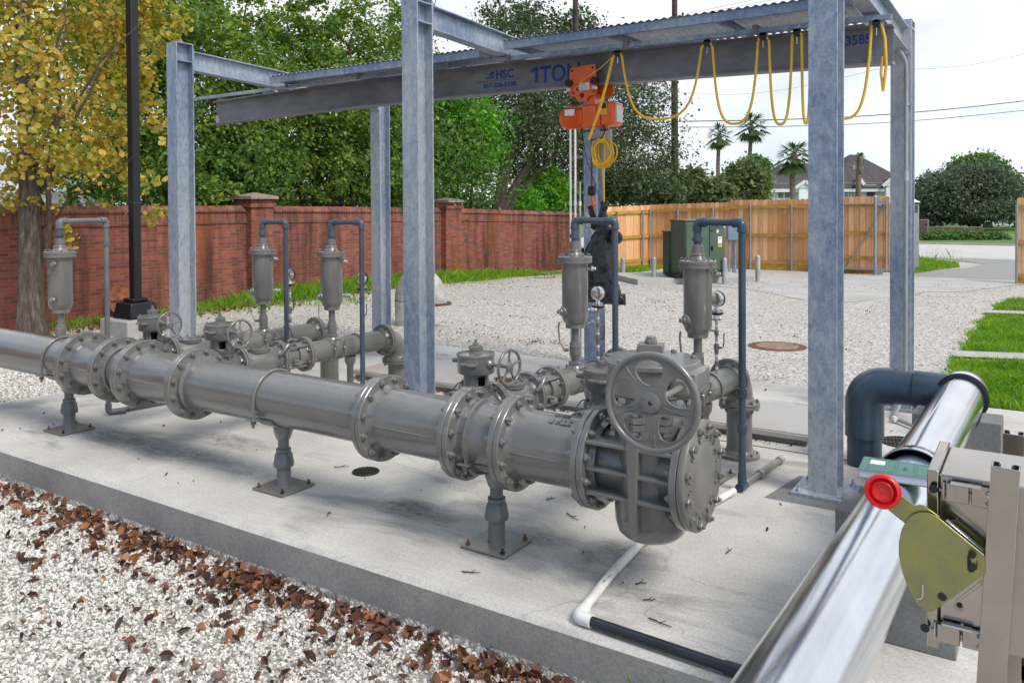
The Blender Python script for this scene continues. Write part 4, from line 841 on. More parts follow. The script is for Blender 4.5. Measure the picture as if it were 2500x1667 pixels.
# embossed marks on the flange face
def facemark(s_, size, x, ang, parent, rr=.205, sx=1.):
    rad = Vector((0, math.cos(ang), math.sin(ang))); tang = Vector((0, math.sin(ang), -math.cos(ang)))
    yd = rad; xd = -Vector((0, -math.sin(ang), math.cos(ang)))   # reads clockwise from +X side
    c = Vector((x, HYP, HZ)) + rad*rr - xd*size*.3
    xd2 = yd.cross(Vector((1, 0, 0)))*1
    return txt(s_, size, c, xd2, yd, MT['paint'], parent, 'cast_lettering', ext=.003, sx=sx)
fl4 = [o for o in KIDS[hp.name] if o.name.startswith('flange')][3]
for s_, a_ in (('D', 82), ('I', 60), ('K', 112), ('2', 128), ('U', 158), ('S', 172)): facemark(s_, .032, FX[3]+.0335, R(a_), fl4, .205)
# ---- end valve with large handwheel
gv = root('end_valve', 'large grey valve with ribbed body and bolted blank end plate under the big handwheel', 'valve', (-1.52, 3.5, 0))
VX = -1.52
m = MB(); m.lathe((VX, HYP, HZ-.325), (0, 0, 1), [(0, .09), (.010, .125), (.035, .152), (.08, .165), (.12, .168), (.54, .168), (.56, .165), (.62, .155)], 48); m.cyl((-1.76, HYP, HZ), (-1.31, HYP, HZ), .150, 48)
m.build('body', MT['paint'], gv)
m = MB()
for z in (.455, .565, .685): m.lathe((VX, HYP, z-.009), (0, 0, 1), [(0, .205), (.018, .205)], 48); m.b2((-1.755, HYP-.205, z-.0085), (-1.315, HYP+.205, z+.0085))
m.prism([(-.030, .74), (.030, .74), (.016, .30), (-.016, .30)], (VX, HYP+.212, 0), (1, 0, 0), (0, 0, 1), .424)
m.build('ribs', MT['paint'], gv, bevel=.004)
txt('11   12', .03, (VX-.06, HYP-.170, HZ-.215), (1, 0, 0), (0, 0, 1), MT['paint'], gv, 'cast_lettering', ext=.003)
fe = MB().lathe((-1.305, HYP, HZ), (1, 0, 0), [(-.085, .151), (-.05, .158), (-.038, .175), (-.036, .240), (-.031, .2445), (-.004, .2445), (-.0012, .241), (-.0012, .10)], 64, caps=False).build('end_flange', MT['paint'], gv, sharp=32); bolts(fe, (-1.305, HYP, HZ), (1, 0, 0), .215, 12, BIG)
bl = MB().lathe((-1.275, HYP, HZ), (1, 0, 0), [(-.0288, .10), (-.0288, .241), (-.026, .2445), (.001, .2445), (.004, .241), (.004, .150), (.007, .142), (.014, .120), (.019, .08), (.021, .001)], 64, caps=False).build('blank_plate', MT['paint2'], gv, sharp=60)
for i_, c_ in enumerate('UST META153 DI 12 USA '): 
    if c_ != ' ': 
        a_ = R(140 - i_*360/22); rad = Vector((0, math.cos(a_), math.sin(a_))); xd = rad.cross(Vector((1, 0, 0)))*-1
        txt(c_, .036, Vector((-1.2705, HYP, HZ)) + rad*.163 - xd*.010, xd, rad, MT['paint2'], bl, 'cast_letter', ext=.006, bold=.001)
# split bonnet flange
m = MB()
for z0, z1 in ((.765, .793), (.797, .825)):
    pts = []
    for k in range(48):
        a = 2*PI*k/48; rr = .175 + .022*math.cos(8*a); pts.append((rr*math.cos(a), rr*math.sin(a)))
    m.prism(pts, (VX, HYP, z0), (1, 0, 0), (0, 1, 0), z1-z0)
m.lathe((VX, HYP, .825), (0, 0, 1), [(0, .14), (.02, .12), (.07, .115), (.085, .19), (.09, .205)], 40)
bo = m.build('bonnet', MT['paint'], gv); bolts(bo, (VX, HYP, .795), (0, 0, 1), .178, 8, BIG, a0=0.)
GZ = .905
m = MB(); m.lathe((VX, HYP, GZ), (0, 0, 1), [(0, .19), (.01, .205), (.125, .205), (.13, .21), (.133, .222), (.15, .222), (.156, .217)], 56); m.build('gear_case', MT['paint'], gv)
m = MB(); m.lathe((VX, HYP, GZ+.156), (0, 0, 1), [(0, .09), (.004, .075), (.02, .075), (.022, .058), (.036, .058)], 32); m.box((VX, HYP, GZ+.205), (.115, .095, .035), rz=.3); m.hexa((VX, HYP, GZ+.222), (0, 0, 1), .03, .02); m.cyl((VX, HYP, GZ+.24), (VX, HYP, GZ+.255), .022, 12)
m.build('stem_cap', MT['paint2'], gv, bevel=.003)
for a in (30, 80, 130, 200, 250, 320): MB().hexa((VX+.195*math.cos(R(a)), HYP+.195*math.sin(R(a)), GZ+.156), (0, 0, 1), .014, .012).build('lid_bolt', MT['paint2'], gv)
WX, WZ = -1.300, .985
m = MB(); m.b2((WX-.05, HYP-.12, WZ-.05), (WX+.03, HYP+.10, WZ+.055)); m.build('worm_housing', MT['paint'], gv, bevel=.018)
MB().lathe((WX, HYP-.14, WZ), (0, -1, 0), [(0, .06), (.03, .058), (.045, .045), (.06, .03)], 24).box((WX+.005, HYP-.16, WZ+.005), (.11, .035, .11)).build('bearing_cap', MT['paint2'], gv, bevel=.006)
for dx, dz in ((-.04, -.04), (.045, .04), (.045, -.04), (-.04, .045)): MB().hexa((WX+dx, HYP-.18, WZ+dz), (0, -1, 0), .009, .008).build('cap_bolt', MT['paint'], gv)
MB().cyl((WX, 3.03, WZ), (WX, 3.36, WZ), .0135, 16).build('shaft', MT['paint2'], gv)
# big handwheel: dished plate with five openings
def wheel_plate(rad, holes, hr, th):
    c = bpy.data.curves.new('wheel', 'CURVE'); c.dimensions = '2D'; c.fill_mode = 'BOTH'; c.extrude = th/2; c.resolution_u = 8
    def poly(pts):
        s_ = c.splines.new('POLY'); s_.points.add(len(pts)-1); s_.use_cyclic_u = True
        for p, (x, y) in zip(s_.points, pts): p.co = (x, y, 0, 1)
    poly([(rad*math.cos(2*PI*k/72), rad*math.sin(2*PI*k/72)) for k in range(72)])
    for pts in holes: poly(pts)
    t_ = bpy.data.objects.new('wheel', c); me = bpy.data.meshes.new_from_object(t_); bpy.data.objects.remove(t_); return me
RW = .200
hl = []
for k in range(5):
    a0 = R(90+20+72*k-30+15); ctr = .118; pts = []
    for j in range(36):
        q = 2*PI*j/36; lx = .050*math.cos(q); ly = .057*math.sin(q)*(1+.26*math.cos(q))
        px, py = ctr+lx, ly
        pts.append((px*math.cos(a0)-py*math.sin(a0), px*math.sin(a0)+py*math.cos(a0)))
    hl.append(pts)
hw = root('handwheel', 'large dished grey handwheel with five rounded openings on the end valve', 'handwheel', (WX, 3.0, WZ))
me = wheel_plate(.186, hl, .05, .008); L = Vector(hw.location)
for v in me.vertices:
    x, y, z = v.co; rr = math.hypot(x, y); v.co = Vector((x, .012*(rr/.186)**2 - z*1 - .006, y))
me.materials.clear(); me.materials.append(MT['paint']); ob = bpy.data.objects.new('web', me); COL.objects.link(ob); attach(ob, hw)
me.polygons.foreach_set('use_smooth', [True]*len(me.polygons)); me.set_sharp_from_angle(angle=R(35))
MB().ring((0, .0, 0), (0, 1, 0), RW-.010, .0125, 72, 14).build('rim', MT['paint'], hw, local=True)
MB().lathe((0, .03, 0), (0, -1, 0), [(0, .03), (.02, .045), (.036, .042), (.046, .040), (.05, .034), (.05, .010), (.03, .009), (.03, .001)], 40, caps=False).build('hub', MT['paint'], hw, local=True)
MB().cyl((0, -.002, 0), (0, .0, 0), .0095, 14).build('shaft_hole', MT['black'], hw, local=True)
m = MB()
for k in range(5):
    a = R(90+72*k+5-36); m.tube([(.05*math.cos(a), -.004, .05*math.sin(a)), (.12*math.cos(a), -.003, .12*math.sin(a)), (.185*math.cos(a), .002, .185*math.sin(a))], [.0035, .003, .004], 8)
m.build('web_rib', MT['paint'], hw, local=True)
# big end valve owns its wheel
for o in (hw,):
    L0 = Vector(o.location)-Vector(gv.location); o.parent = gv; o.location = L0; KIDS[gv.name].append(o)
    for k_ in ('label', 'category'): del o[k_]
# ---- pipe supports
def ubolt(parent, x, y, zc, r_, axis, mat, local=False, rod=.009, drop=.03, bw=.036, zb=None):
    """U bolt over a pipe whose axis is X or Y"""
    A = Vector(axis); P = Vector((0, 0, 1)).cross(A); c = Vector((x, y, zc)); zb_ = -r_*.62 if zb is None else zb
    pts = [c + P*(-r_-rod) + Vector((0, 0, zb_-drop-.02))] + [c + P*(-(r_+rod)*math.cos(q)) + Vector((0, 0, (r_+rod)*math.sin(q))) for q in [PI*k/24 for k in range(25)]] + [c + P*(r_+rod) + Vector((0, 0, zb_-drop-.02))]
    m = MB(); m.tube(pts, rod, 10); o = m.build('u_bolt', mat, parent, local=local)
    for s_ in (-1, 1):
        q = c + P*(s_*(r_+rod)) + Vector((0, 0, zb_))
        MB().box(q, (bw*1.1, bw*2.0, .009), axes=(P*1.4, A, Vector((0, 0, 1)))).build('clamp_ear', mat, parent, local=local, bevel=.002)
        MB().hexa(q - Vector((0, 0, .028)), (0, 0, 1), rod*1.9, .016).build('nut', mat, parent, local=local)
def stand(x, y, label, zp=HZ, rp=.165, big=True, rz=0., group='pipe stands under the header', dx=-.07):
    o = root('pipe_stand', label, 'pipe support', (x, y, 0), rz, group=group); a = 1. if big else .82; zb = zp-rp
    h_ = .135 if big else .15
    pb = MB().b2((-h_, -h_, .004), (h_, h_, .016)).build('base_plate', MT['paint2'], o, local=True, bevel=.002)
    for i, (sx, sy) in enumerate(((-1, -1), (1, -1), (1, 1), (-1, 1))):
        MB().hexa((sx*(h_-.028), sy*(h_-.028), .016), (0, 0, 1), .012, .012).cyl((sx*(h_-.028), sy*(h_-.028), .016), (sx*(h_-.028), sy*(h_-.028), .043), .0065, 8).build('anchor_bolt', MT['iron'] if i % 2 == 0 else MT['dark_steel'], o, local=True)
    MB().lathe((0, 0, .016), (0, 0, 1), [(0, .049*a), (.01, .044*a), (.13, .044*a)], 28).build('post', MT['pvc_light'], o, local=True)
    MB().lathe((0, 0, .140), (0, 0, 1), [(0, .061*a), (.025, .064*a), (.03, .060*a), (.075, .054*a), (.09, .042*a), (.092, .046*a), (.11, .046*a), (.112, .036*a)], 28).build('reducer', MT['pvc_light'], o, local=True)
    MB().cyl((0, 0, .245), (0, 0, zb-.075), .034*a, 24).build('riser', MT['pvc_light'], o, local=True)
    if big:
        MB().lathe((0, 0, zb-.085), (0, 0, 1), [(0, .042), (.02, .05), (.05, .06), (.08, .062), (.10, .05)], 28).build('collar', MT['paint'], o, local=True)
        V = []; nn = 12
        for k in range(nn+1):
            q = R(-52+104*k/nn)-PI/2
            for rr in (rp+.002, rp+.013):
                for xx in (-.06+dx*.3, .05): V.append((xx, rr*math.cos(q), zp+rr*math.sin(q)))
        F = []
        for k in range(nn): b_ = k*4; F += [(b_, b_+4, b_+5, b_+1), (b_+2, b_+3, b_+7, b_+6), (b_, b_+2, b_+6, b_+4), (b_+1, b_+5, b_+7, b_+3)]
        F += [(0, 1, 3, 2), (nn*4, nn*4+2, nn*4+3, nn*4+1)]
        MB().add(V, F).build('saddle', MT['paint'], o, local=True, sharp=40)
        ubolt(o, dx, 0, zp, rp, (1, 0, 0), MT['paint'], local=True, rod=.0095)
    else:
        MB().lathe((0, 0, zb-.08), (0, 0, 1), [(0, .03), (.03, .045), (.08, .05)], 24).build('saddle', MT['paint'], o, local=True)
        ubolt(o, 0, .06, zp, rp, (0, 1, 0), MT['paint'], local=True, rod=.007, bw=.028, drop=.02)
    return o
stand(-6.48, 3.5, 'grey pipe stand under the header at the end with the lone relief valve')
stand(-4.0, 3.5, 'grey pipe stand holding the plain middle span of the header pipe')
stand(-2.385, 3.5, 'grey pipe stand between two big flanges with rusty anchor bolts on a stained patch')
# ---- branches
NEAR = [(-1.99, 3.5), (-2.82, 3.5), (-5.14, 3.5), (-5.97, 3.5)]; FAR = [(-1.79, 5.66), (-2.62, 5.66), (-4.93, 5.66), (-5.80, 5.66)]
ORD = ['branch pipe nearest the big handwheel', 'branch pipe second from the big handwheel', 'branch pipe third from the big handwheel', 'branch pipe farthest from the big handwheel']
def bpos(b, s_):
    n_, f_ = Vector((*NEAR[b], 0)), Vector((*FAR[b], 0)); return n_ + (f_-n_)*(s_/2.16)
def brz(b): return -math.atan2(FAR[b][0]-NEAR[b][0], FAR[b][1]-NEAR[b][1])
BZ, RP6 = .57, .0875
# gear operated plug valve (local: +Y along the branch, origin below the stem)
def plug_valve():
    o = root('plug_valve', '-', 'valve', bpos(0, .38), brz(0), group='gear operated plug valves on the branches'); mt = MT['paint']
    MB().lathe((0, -.215, BZ), (0, 1, 0), [(-.10, .10), (.0, .095), (.04, .09), (.12, .115), (.215, .125), (.31, .115), (.345, .09)], 36).build('body', mt, o, local=True)
    flange_pair(o, (0, -.165, BZ), (0, 1, 0), .14, .021, .09, 8, .12, SML, mt, True); flange_pair(o, (0, .15, BZ), (0, 1, 0), .14, .021, .09, 8, .12, SML, mt, True)
    m = MB(); m.b2((-.012, -.13, BZ-.12), (.012, .12, BZ+.11)); m.b2((-.12, -.13, BZ+.0), (.12, .12, BZ+.014)); m.build('rib', mt, o, local=True, bevel=.003)
    m = MB(); pts = [((.105+.014*math.cos(4*2*PI*k/40))*math.cos(2*PI*k/40), (.105+.014*math.cos(4*2*PI*k/40))*math.sin(2*PI*k/40)) for k in range(40)]
    m.prism(pts, (0, 0, .672), (1, 0, 0), (0, 1, 0), .02); m.prism(pts, (0, 0, .694), (1, 0, 0), (0, 1, 0), .02); m.lathe((0, 0, .63), (0, 0, 1), [(0, .10), (.042, .095)], 32)
    bo_ = m.build('bonnet', mt, o, local=True); bolts(bo_, (0, 0, .693), (0, 0, 1), .104, 4, SML, a0=0., local=True)
    # neck with inspection window towards the front right
    V = []; F = []; seg = 36
    zs = [.712, .722, .778, .79]
    for z in zs:
        for k in range(seg): V.append((.074*math.cos(2*PI*k/seg), .074*math.sin(2*PI*k/seg), z))
    for j in range(3):
        for k in range(seg):
            ang_ = 360*(k+.5)/seg
            if j == 1 and 318 < ang_ < 362: continue
            F.append((j*seg+k, j*seg+(k+1) % seg, (j+1)*seg+(k+1) % seg, (j+1)*seg+k))
    m = MB().add(V, F); nk = m.build('neck', mt, o, local=True)
    sm = nk.modifiers.new('s', 'SOLIDIFY'); sm.thickness = .008; sm.offset = -1
    MB().cyl((0, 0, .71), (0, 0, .79), .022, 16).build('stem', MT['dark_steel'], o, local=True)
    m = MB(); m.lathe((0, 0, .785), (0, 0, 1), [(0, .09), (.006, .104), (.012, .1085), (.10, .1085), (.104, .112), (.116, .112), (.12, .108), (.125, .06)], 44)
    m.build('gear_case', mt, o, local=True)
    MB().lathe((0, -.107, .845), (0, 0, 1), [(0, .008), (.006, .028), (.014, .028), (.02, .008)], 24).lathe((.105*math.cos(-1.1), .105*math.sin(-1.1), .84), (0, 0, 1), [(0, .02), (.008, .034), (.016, .034), (.022, .02)], 20).build('cast_boss', mt, o, local=True)
    for k in range(4): MB().hexa((.095*math.cos(PI/4+k*PI/2), .095*math.sin(PI/4+k*PI/2), .906), (0, 0, 1), .010, .008).build('lid_bolt', mt, o, local=True)
    MB().lathe((0, 0, .908), (0, 0, 1), [(0, .046), (.006, .046), (.008, .036), (.014, .036)], 28).hexa((0, 0, .921), (0, 0, 1), .041, .028).hexa((0, 0, .949), (0, 0, 1), .018, .014).cyl((0, 0, .96), (0, 0, .985), .0085, 12).build('stem_cap', mt, o, local=True)
    MB().cyl((-.10, -.03, .855), (-.135, -.045, .855), .014, 14).hexa((-.13, -.042, .855), (-1, -.4, 0), .013, .012).build('worm_plug', mt, o, local=True)
    MB().lathe((.095, 0, .85), (1, 0, 0), [(0, .03), (.02, .028), (.03, .018)], 18).build('worm_housing', mt, o, local=True)
    MB().cyl((.11, 0, .85), (.245, 0, .85), .0095, 14).build('shaft', mt, o, local=True)
    w = MB().ring((.25, 0, .85), (1, 0, 0), .098, .0085, 44, 10).lathe((.240, 0, .85), (1, 0, 0), [(0, .02), (.01, .030), (.018, .030), (.022, .024)], 24)
    for k in range(5):
        a = 2*PI*k/5+.25; d0 = Vector((0, math.cos(a), math.sin(a))); c = Vector((.25, 0, .85))
        w.tube([c+d0*.022, c+d0*.055+Vector((-.004, 0, 0)), c+d0*.094], [.010, .0055, .008], 8)
    w.build('handwheel', mt, o, local=True)
    MB().tube(fillet([(-.10, .02, .715), (-.14, .0, .715), (-.165, -.03, .66)], .02), .004, 8).build('lock_pin', mt, o, local=True)
    return o
def check_valve():
    o = root('check_valve', '-', 'valve', bpos(0, .71), brz(0), group='check valves with round bolted lids'); mt = MT['paint']
    MB().lathe((0, 0, BZ), (0, 1, 0), [(-.155, .09), (-.10, .098), (-.04, .112), (.03, .112), (.10, .10), (.155, .09)], 36).cyl((.0, -.02, BZ), (0, -.02, .655), .088, 36).build('body', mt, o, local=True)
    MB().lathe((0, -.02, .650), (0, 0, 1), [(0, .092), (.003, .097), (.016, .097), (.0165, .094), (.019, .094), (.0195, .097), (.032, .097), (.036, .093)], 40).build('lid', mt, o, local=True)
    lid = KIDS[o.name][-1]; bolts(lid, (0, -.02, .687), (0, 0, 1), .082, 8, TINY, local=True)
    MB().box((.01, 0, .688), (.07, .05, .004), rz=.4).build('name_pad', mt, o, local=True, bevel=.001)
    fl = flange_pair(o, (0, .17, BZ), (0, 1, 0), .14, .021, .09, 8, .12, SML, mt, True)
    MB().lathe((-.0, -.02, BZ-.02), (.7, -.72, 0), [(.09, .026), (.115, .026), (.118, .02)], 20).build('plug', mt, o, local=True)
    m = MB(); m.tube([(.10, .19, .66), (.13, .17, .69), (.14, .13, .66), (.12, .10, .62)], [.012, .015, .013, .010], 10); m.build('lever_arm', mt, o, local=True)
    return o
def branch_pipe():
    o = root('branch_pipe', '-', 'pipe', bpos(0, 1.5), brz(0), group='branch pipes dropping through elbows'); mt = MT['paint2']; y0 = -1.5
    MB().cyl((0, y0+.90, BZ), (0, y0+1.11, BZ), .078, 36).lathe((0, y0+1.02, BZ), (0, 1, 0), [(0, .096), (.02, .10), (.07, .10)], 36).build('sleeve', mt, o, local=True)
    m = MB()
    for k in range(4):
        a = PI/4+k*PI/2; X_ = .112*math.cos(a); Z_ = .112*math.sin(a); m.cyl((X_, y0+.86, BZ+Z_), (X_, y0+1.16, BZ+Z_), .0085, 10)
    m.build('tie_rods', MT['paint'], o, local=True)
    me = MB().tube([(0, 0, -.02), (0, .03, 0), (0, .04, .03), (0, .0, .045), (0, -.03, .03)], [.010, .014, .012, .012, .010], 8).build('lug', MT['paint'], o, local=True)
    dat = me.data
    for i in range(4):
        a = i*PI/2+.3; ob = me if i == 0 else linked('lug', dat, o, (0, 0, 0))
        ob.location = (.105*math.sin(a), y0+.965, BZ+.105*math.cos(a)); ob.rotation_euler = (0, a, 0)
    flange_pair(o, (0, y0+1.12, BZ), (0, 1, 0), .14, .020, .09, 8, .12, SMLp, mt, True)
    MB().cyl((0, y0+1.13, BZ), (0, y0+1.98, BZ), RP6, 48).build('pipe', mt, o, local=True)
    m = MB()
    for q in (1.36, 1.46): m.lathe((0, y0+q-.02, BZ), (0, 1, 0), [(0, RP6+.002), (.004, RP6+.007), (.036, RP6+.007), (.04, RP6+.002)], 40, caps=False)
    m.lathe((0, y0+1.41, BZ+RP6-.006), (0, 0, 1), [(0, .055), (.012, .05), (.02, .044)], 24).hexa((0, y0+1.41, BZ+RP6+.012), (0, 0, 1), .046, .026)
    m.build('tapping_saddle', MT['paint'], o, local=True)
    for q in (1.36, 1.46):
        for s_ in (-1, 1):
            MB().cyl((s_*(RP6+.018), y0+q, BZ-.05), (s_*(RP6+.018), y0+q, BZ+.085), .007, 8).hexa((s_*(RP6+.018), y0+q, BZ+.03), (0, 0, 1), .014, .016).lathe((s_*(RP6+.012), y0+q, BZ+.0), (0, 0, 1), [(0, .012), (.02, .018), (.03, .012)], 12).build('strap_bolt', MT['paint'], o, local=True)
    flange_pair(o, (0, y0+1.99, BZ), (0, 1, 0), .14, .020, .09, 8, .12, SMLp, mt, True)
    el = [(0, y0+1.99, BZ)] + [(0, y0+2.0+.155*math.sin(q), BZ-.155+.155*math.cos(q)) for q in [PI/2*k/10 for k in range(11)]] + [(0, y0+2.155, .38)]
    MB().tube(el, .092, 36).build('elbow', mt, o, local=True)
    flange_pair(o, (0, y0+2.155, .366), (0, 0, 1), .14, .021, .09, 8, .12, SMLp, mt, True)
    MB().cyl((0, y0+2.155, .0), (0, y0+2.155, .36), RP6, 40).build('riser', mt, o, local=True)
    bf = MB().lathe((0, y0+2.155, .002), (0, 0, 1), [(0, .14), (.022, .14), (.024, .105), (.034, .102), (.05, .089)], 40).build('floor_flange', mt, o, local=True)
    bolts(bf, (0, y0+2.155, .028), (0, 0, 1), .12, 8, TINYp, local=True)
    return o
P_V, P_C, P_B = plug_valve(), check_valve(), branch_pipe()
VL = ['grey plug valve partly hidden behind the big handwheel', 'grey plug valve with small handwheel just behind the stained stand flanges', 'grey plug valve with small handwheel, third back from the end valve', 'grey plug valve with small handwheel closest to the black lamp post base']
CL = ['check valve hidden behind the end valve gear case', 'check valve with a bunched chain lying on its lid', 'check valve with plain round lid on the third branch from the big handwheel', 'check valve with plain round lid below the column beside the lamp post']
for b in range(4):
    for proto, s_, lab in ((P_V, .38, VL[b]), (P_C, .71, CL[b]), (P_B, 1.5, 'grey ' + ORD[b] + ', dropping into the slab')):
        o = proto if b == 0 else copy_tree(proto)
        o.location = bpos(b, s_); o.rotation_euler = (0, 0, brz(b)); o['label'] = lab
ch_ = root('lock_chain', 'small rusty chain lying bunched on the round check valve lid', 'chain', bpos(1, .66)+Vector((0, 0, .70)))
m = MB(); p = [Vector((-.075, -.02, .003)), Vector((-.04, .012, .008)), Vector((-.01, -.012, .012)), Vector((.02, .016, .006)), Vector((.045, -.01, .004)), Vector((.02, -.03, .004)), Vector((-.03, -.025, .01))]
for a, b_ in zip(p[:-1], p[1:]): chain(m, a, b_, .02, .003)
m.build('links', MT['iron'], ch_, local=True)
# tee necks from header
for b in range(4):
    d = (bpos(b, 1)-bpos(b, 0)).normalized(); a = bpos(b, .1)+Vector((0, 0, BZ)); e = bpos(b, .21)+Vector((0, 0, BZ)); MB().cyl(a, e, .10, 32).build('branch_neck', MT['paint'], hp)
for b in range(4):
    P = bpos(b, 1.60); stand(P.x, P.y, 'slate pipe stand under the ' + ORD[b], BZ, RP6, False, brz(b), 'pipe stands under the branches')
# ---- air release valves
def arv(pos, zb, label, variant=0, rz=0.):
    """zb: height of the bottom of the canister"""
    o = root('air_release_valve', label, 'air valve', (pos[0], pos[1], zb-.27), rz, group='tall grey air release valves'); mt = MT['paint']; z = lambda h: h-(.0)
    B = .27   # canister bottom in local z
    MB().cyl((0, 0, .02), (0, 0, B+.01), .027, 24).build('nipple', mt, o, local=True)
    m = MB(); m.lathe((0, 0, .065), (0, 0, 1), [(0, .033), (.02, .036), (.022, .039), (.085, .039), (.087, .036), (.105, .034)], 24); m.hexa((0, 0, .155), (0, 0, 1), .037, .022); m.build('ball_valve', mt, o, local=True)
    m = MB(); m.lathe((0, 0, B), (0, 0, 1), [(0, .058), (.004, .066), (.03, .066), (.045, .078), (.075, .0895), (.445, .0895), (.446, .118), (.466, .118), (.468, .115), (.470, .118), (.488, .118), (.492, .112)], 52)
    m.build('canister', mt, o, local=True)
    lidp = MB().lathe((0, 0, B+.492), (0, 0, 1), [(0, .056), (.008, .054), (.02, .046), (.034, .040), (.036, .047), (.044, .044), (.046, .036), (.075, .036)], 32).build('top_cone', MT['paint2'], o, local=True)
    bolts(lidp, (0, 0, B+.496), (0, 0, 1), .10, 8, TINY, local=True)
    MB().lathe((0, 0, B+.535), (0, 0, 1), [(0, .037), (.05, .037), (.052, .030), (.058, .030)], 24).build('threaded_cap', mt, o, local=True)
    MB().lathe((0, 0, B+.59), (0, 0, 1), [(0, .024), (.022, .024), (.024, .034), (.05, .034), (.052, .026), (.085, .024), (.11, .024)], 24).build('union', MT['pvc'], o, local=True)
    def cock(zz_, ang, lever=1, big=1.):
        c = Vector((math.cos(ang), math.sin(ang), 0)); p = c*.085+Vector((0, 0, zz_)); t = Vector((-c.y, c.x, 0))
        MB().cyl(p, p+c*.05*big, .010*big, 12).lathe(p+c*.018, c, [(0, .012*big), (.008, .017*big), (.02, .017*big), (.028, .011*big)], 14).hexa(p+c*.045*big, c, .014*big, .014).build('side_cock', mt if variant else MT['bollard'], o, local=True)
        if lever: MB().box(p+c*.03+Vector((0, 0, .022*big)), (.012, .075, .003), axes=(c, t, Vector((0, 0, 1)))).build('lever', mt, o, local=True)
    if variant == 0:
        d = Vector((-.52, -.85, 0)).normalized(); p = d*.078+Vector((0, 0, B+.115))
        MB().lathe(p, d, [(0, .040), (.012, .040), (.02, .032), (.024, .022), (.034, .022)], 28).box(p+d*.042, (.026, .026, .02), axes=(d.cross(Vector((0, 0, 1))), Vector((0, 0, 1)), d)).build('side_plug', mt, o, local=True, bevel=.001)
        m = MB(); q0 = Vector((-.045, -.03, .12)); m.lathe(q0+Vector((.01, .005, 0)), Vector((-1, -.6, 0)), [(0, .010), (.02, .014), (.03, .010)], 12)
        m.build('valve_spindle', mt, o, local=True)
        m = MB(); pts = [(-.058, -.045, .11), (-.062, -.052, .13), (-.083, -.066, .18), (-.090, -.07, .27), (-.086, -.066, .31)]
        V = []; 
        for i_, p_ in enumerate(pts): p_ = Vector(p_); w_ = Vector((.8, -.6, 0))*(.010); t_ = Vector((.6, .8, 0))*.003; V += [p_-w_-t_, p_+w_-t_, p_+w_+t_, p_-w_+t_]
        F = [(0, 1, 2, 3), (16, 19, 18, 17)]
        for j in range(4):
            for k in range(4): F.append((j*4+k, j*4+(k+1) % 4, (j+1)*4+(k+1) % 4, (j+1)*4+k))
        m.add(V, F).build('lever', mt, o, local=True)
        cock(B+.405, .45, 1); cock(B+.12, .75, 0, 1.15)
    else:
        cock(B+.395, -.85, 1, 1.25); cock(B+.115, -.95, 1, 1.25)
        n = Vector((math.cos(-1.15), math.sin(-1.15), 0)); MB().box(n*.0905+Vector((0, 0, B+.33)), (.075, .004, .036), axes=(Vector((-n.y, n.x, 0)), n, Vector((0, 0, 1)))).build('name_plate', MT['paint2'], o, local=True)
    return o
def vent(P, Q, zt, zb, label, mat='pvc', r_=.0225, coups=(), foot=None):
    """inverted U vent pipe from above the valve at P to the drop at Q"""
    o = root('vent_pipe', label, 'vent pipe', (Q[0], Q[1], 0), group='slate vent pipes of the air valves'); P3, Q3 = Vector((*P, zt)), Vector((*Q, zt)); d = (Q3-P3).normalized()
    el = lambda c, a, b: fillet([c+a*.055, c, c+b*.055], .034, 6)
    dn = Vector((0, 0, -1))
    MB().cyl(P3+dn*.085, P3+dn*.05, r_, 18).build('stub', MT[mat], o)
    for c, a, b in ((P3, dn, d), (Q3, -d, dn)):
        m = MB(); m.tube(el(c, a, b), r_*1.28, 18)
        for e_ in (a, b): m.lathe(c+e_*.042, e_, [(0, r_*1.28), (.001, r_*1.42), (.015, r_*1.42), (.017, r_*1.1)], 18)
        m.build('elbow', MT[mat], o)
    MB().cyl(P3+d*.05, Q3-d*.05, r_, 18).build('cross_pipe', MT[mat], o)
    MB().cyl(Q3+dn*.05, Vector((*Q, zb)), r_, 18).build('drop_pipe', MT[mat], o)
    for zz_ in coups: MB().lathe((Q[0], Q[1], zz_), (0, 0, 1), [(0, r_*1.3), (.002, r_*1.36), (.055, r_*1.36), (.057, r_*1.1)], 18).build('coupling', MT[mat], o)
    return o
NM = ['air release valve on the branch nearest the big handwheel', 'air release valve in front of the hanging black bag', 'air release valve third from the big handwheel, beside a column', 'air release valve fourth from the big handwheel, against the brick pier']
drops = [(-1.557, 4.97), (-2.43, 5.0), (-4.745, 5.0), (-5.66, 5.0)]
for b in range(4):
    P = bpos(b, 1.41 + (.0 if b else .09)); zb = [.917, .925, .897, .893][b]; arv(P, zb, 'grey ' + NM[b], 0, brz(b))
    vent((P.x, P.y), drops[b], zb+.733, .10 if b == 0 else .02, ['slate vent pipe looping over from the valve nearest the big handwheel', 'slate vent pipe crossing in front of the black bag', 'slate vent pipe descending just before the middle column pair', 'slate vent pipe in front of the brick pier'][b], 'pvc_dark' if b == 0 else 'pvc', .0225 if b == 0 else .021, (.58, .36) if b == 0 else ())
arv((-6.585, 3.5), .925, 'grey air release valve standing alone on the header in front of the tree trunk', 1)
va = vent((-6.585, 3.5), (-6.66, 3.93), 1.655, .03, 'pale grey vent pipe from the lone valve in front of the lamp post', 'pvc_light', .021, (1.44,))
MB().tube(fillet([(-6.66, 3.93, .10), (-6.66, 3.93, .025), (-6.60, 4.05, .025)], .03), .026, 16).cyl((-6.66, 3.95, .025), (-6.50, 4.9, .025), .021, 16).build('floor_run', MT['pvc_light'], va)
MB().ring((-6.63, 4.10, .025), (.15, 1, 0), .024, .004, 18, 6).build('strap', MT['galv'], va)
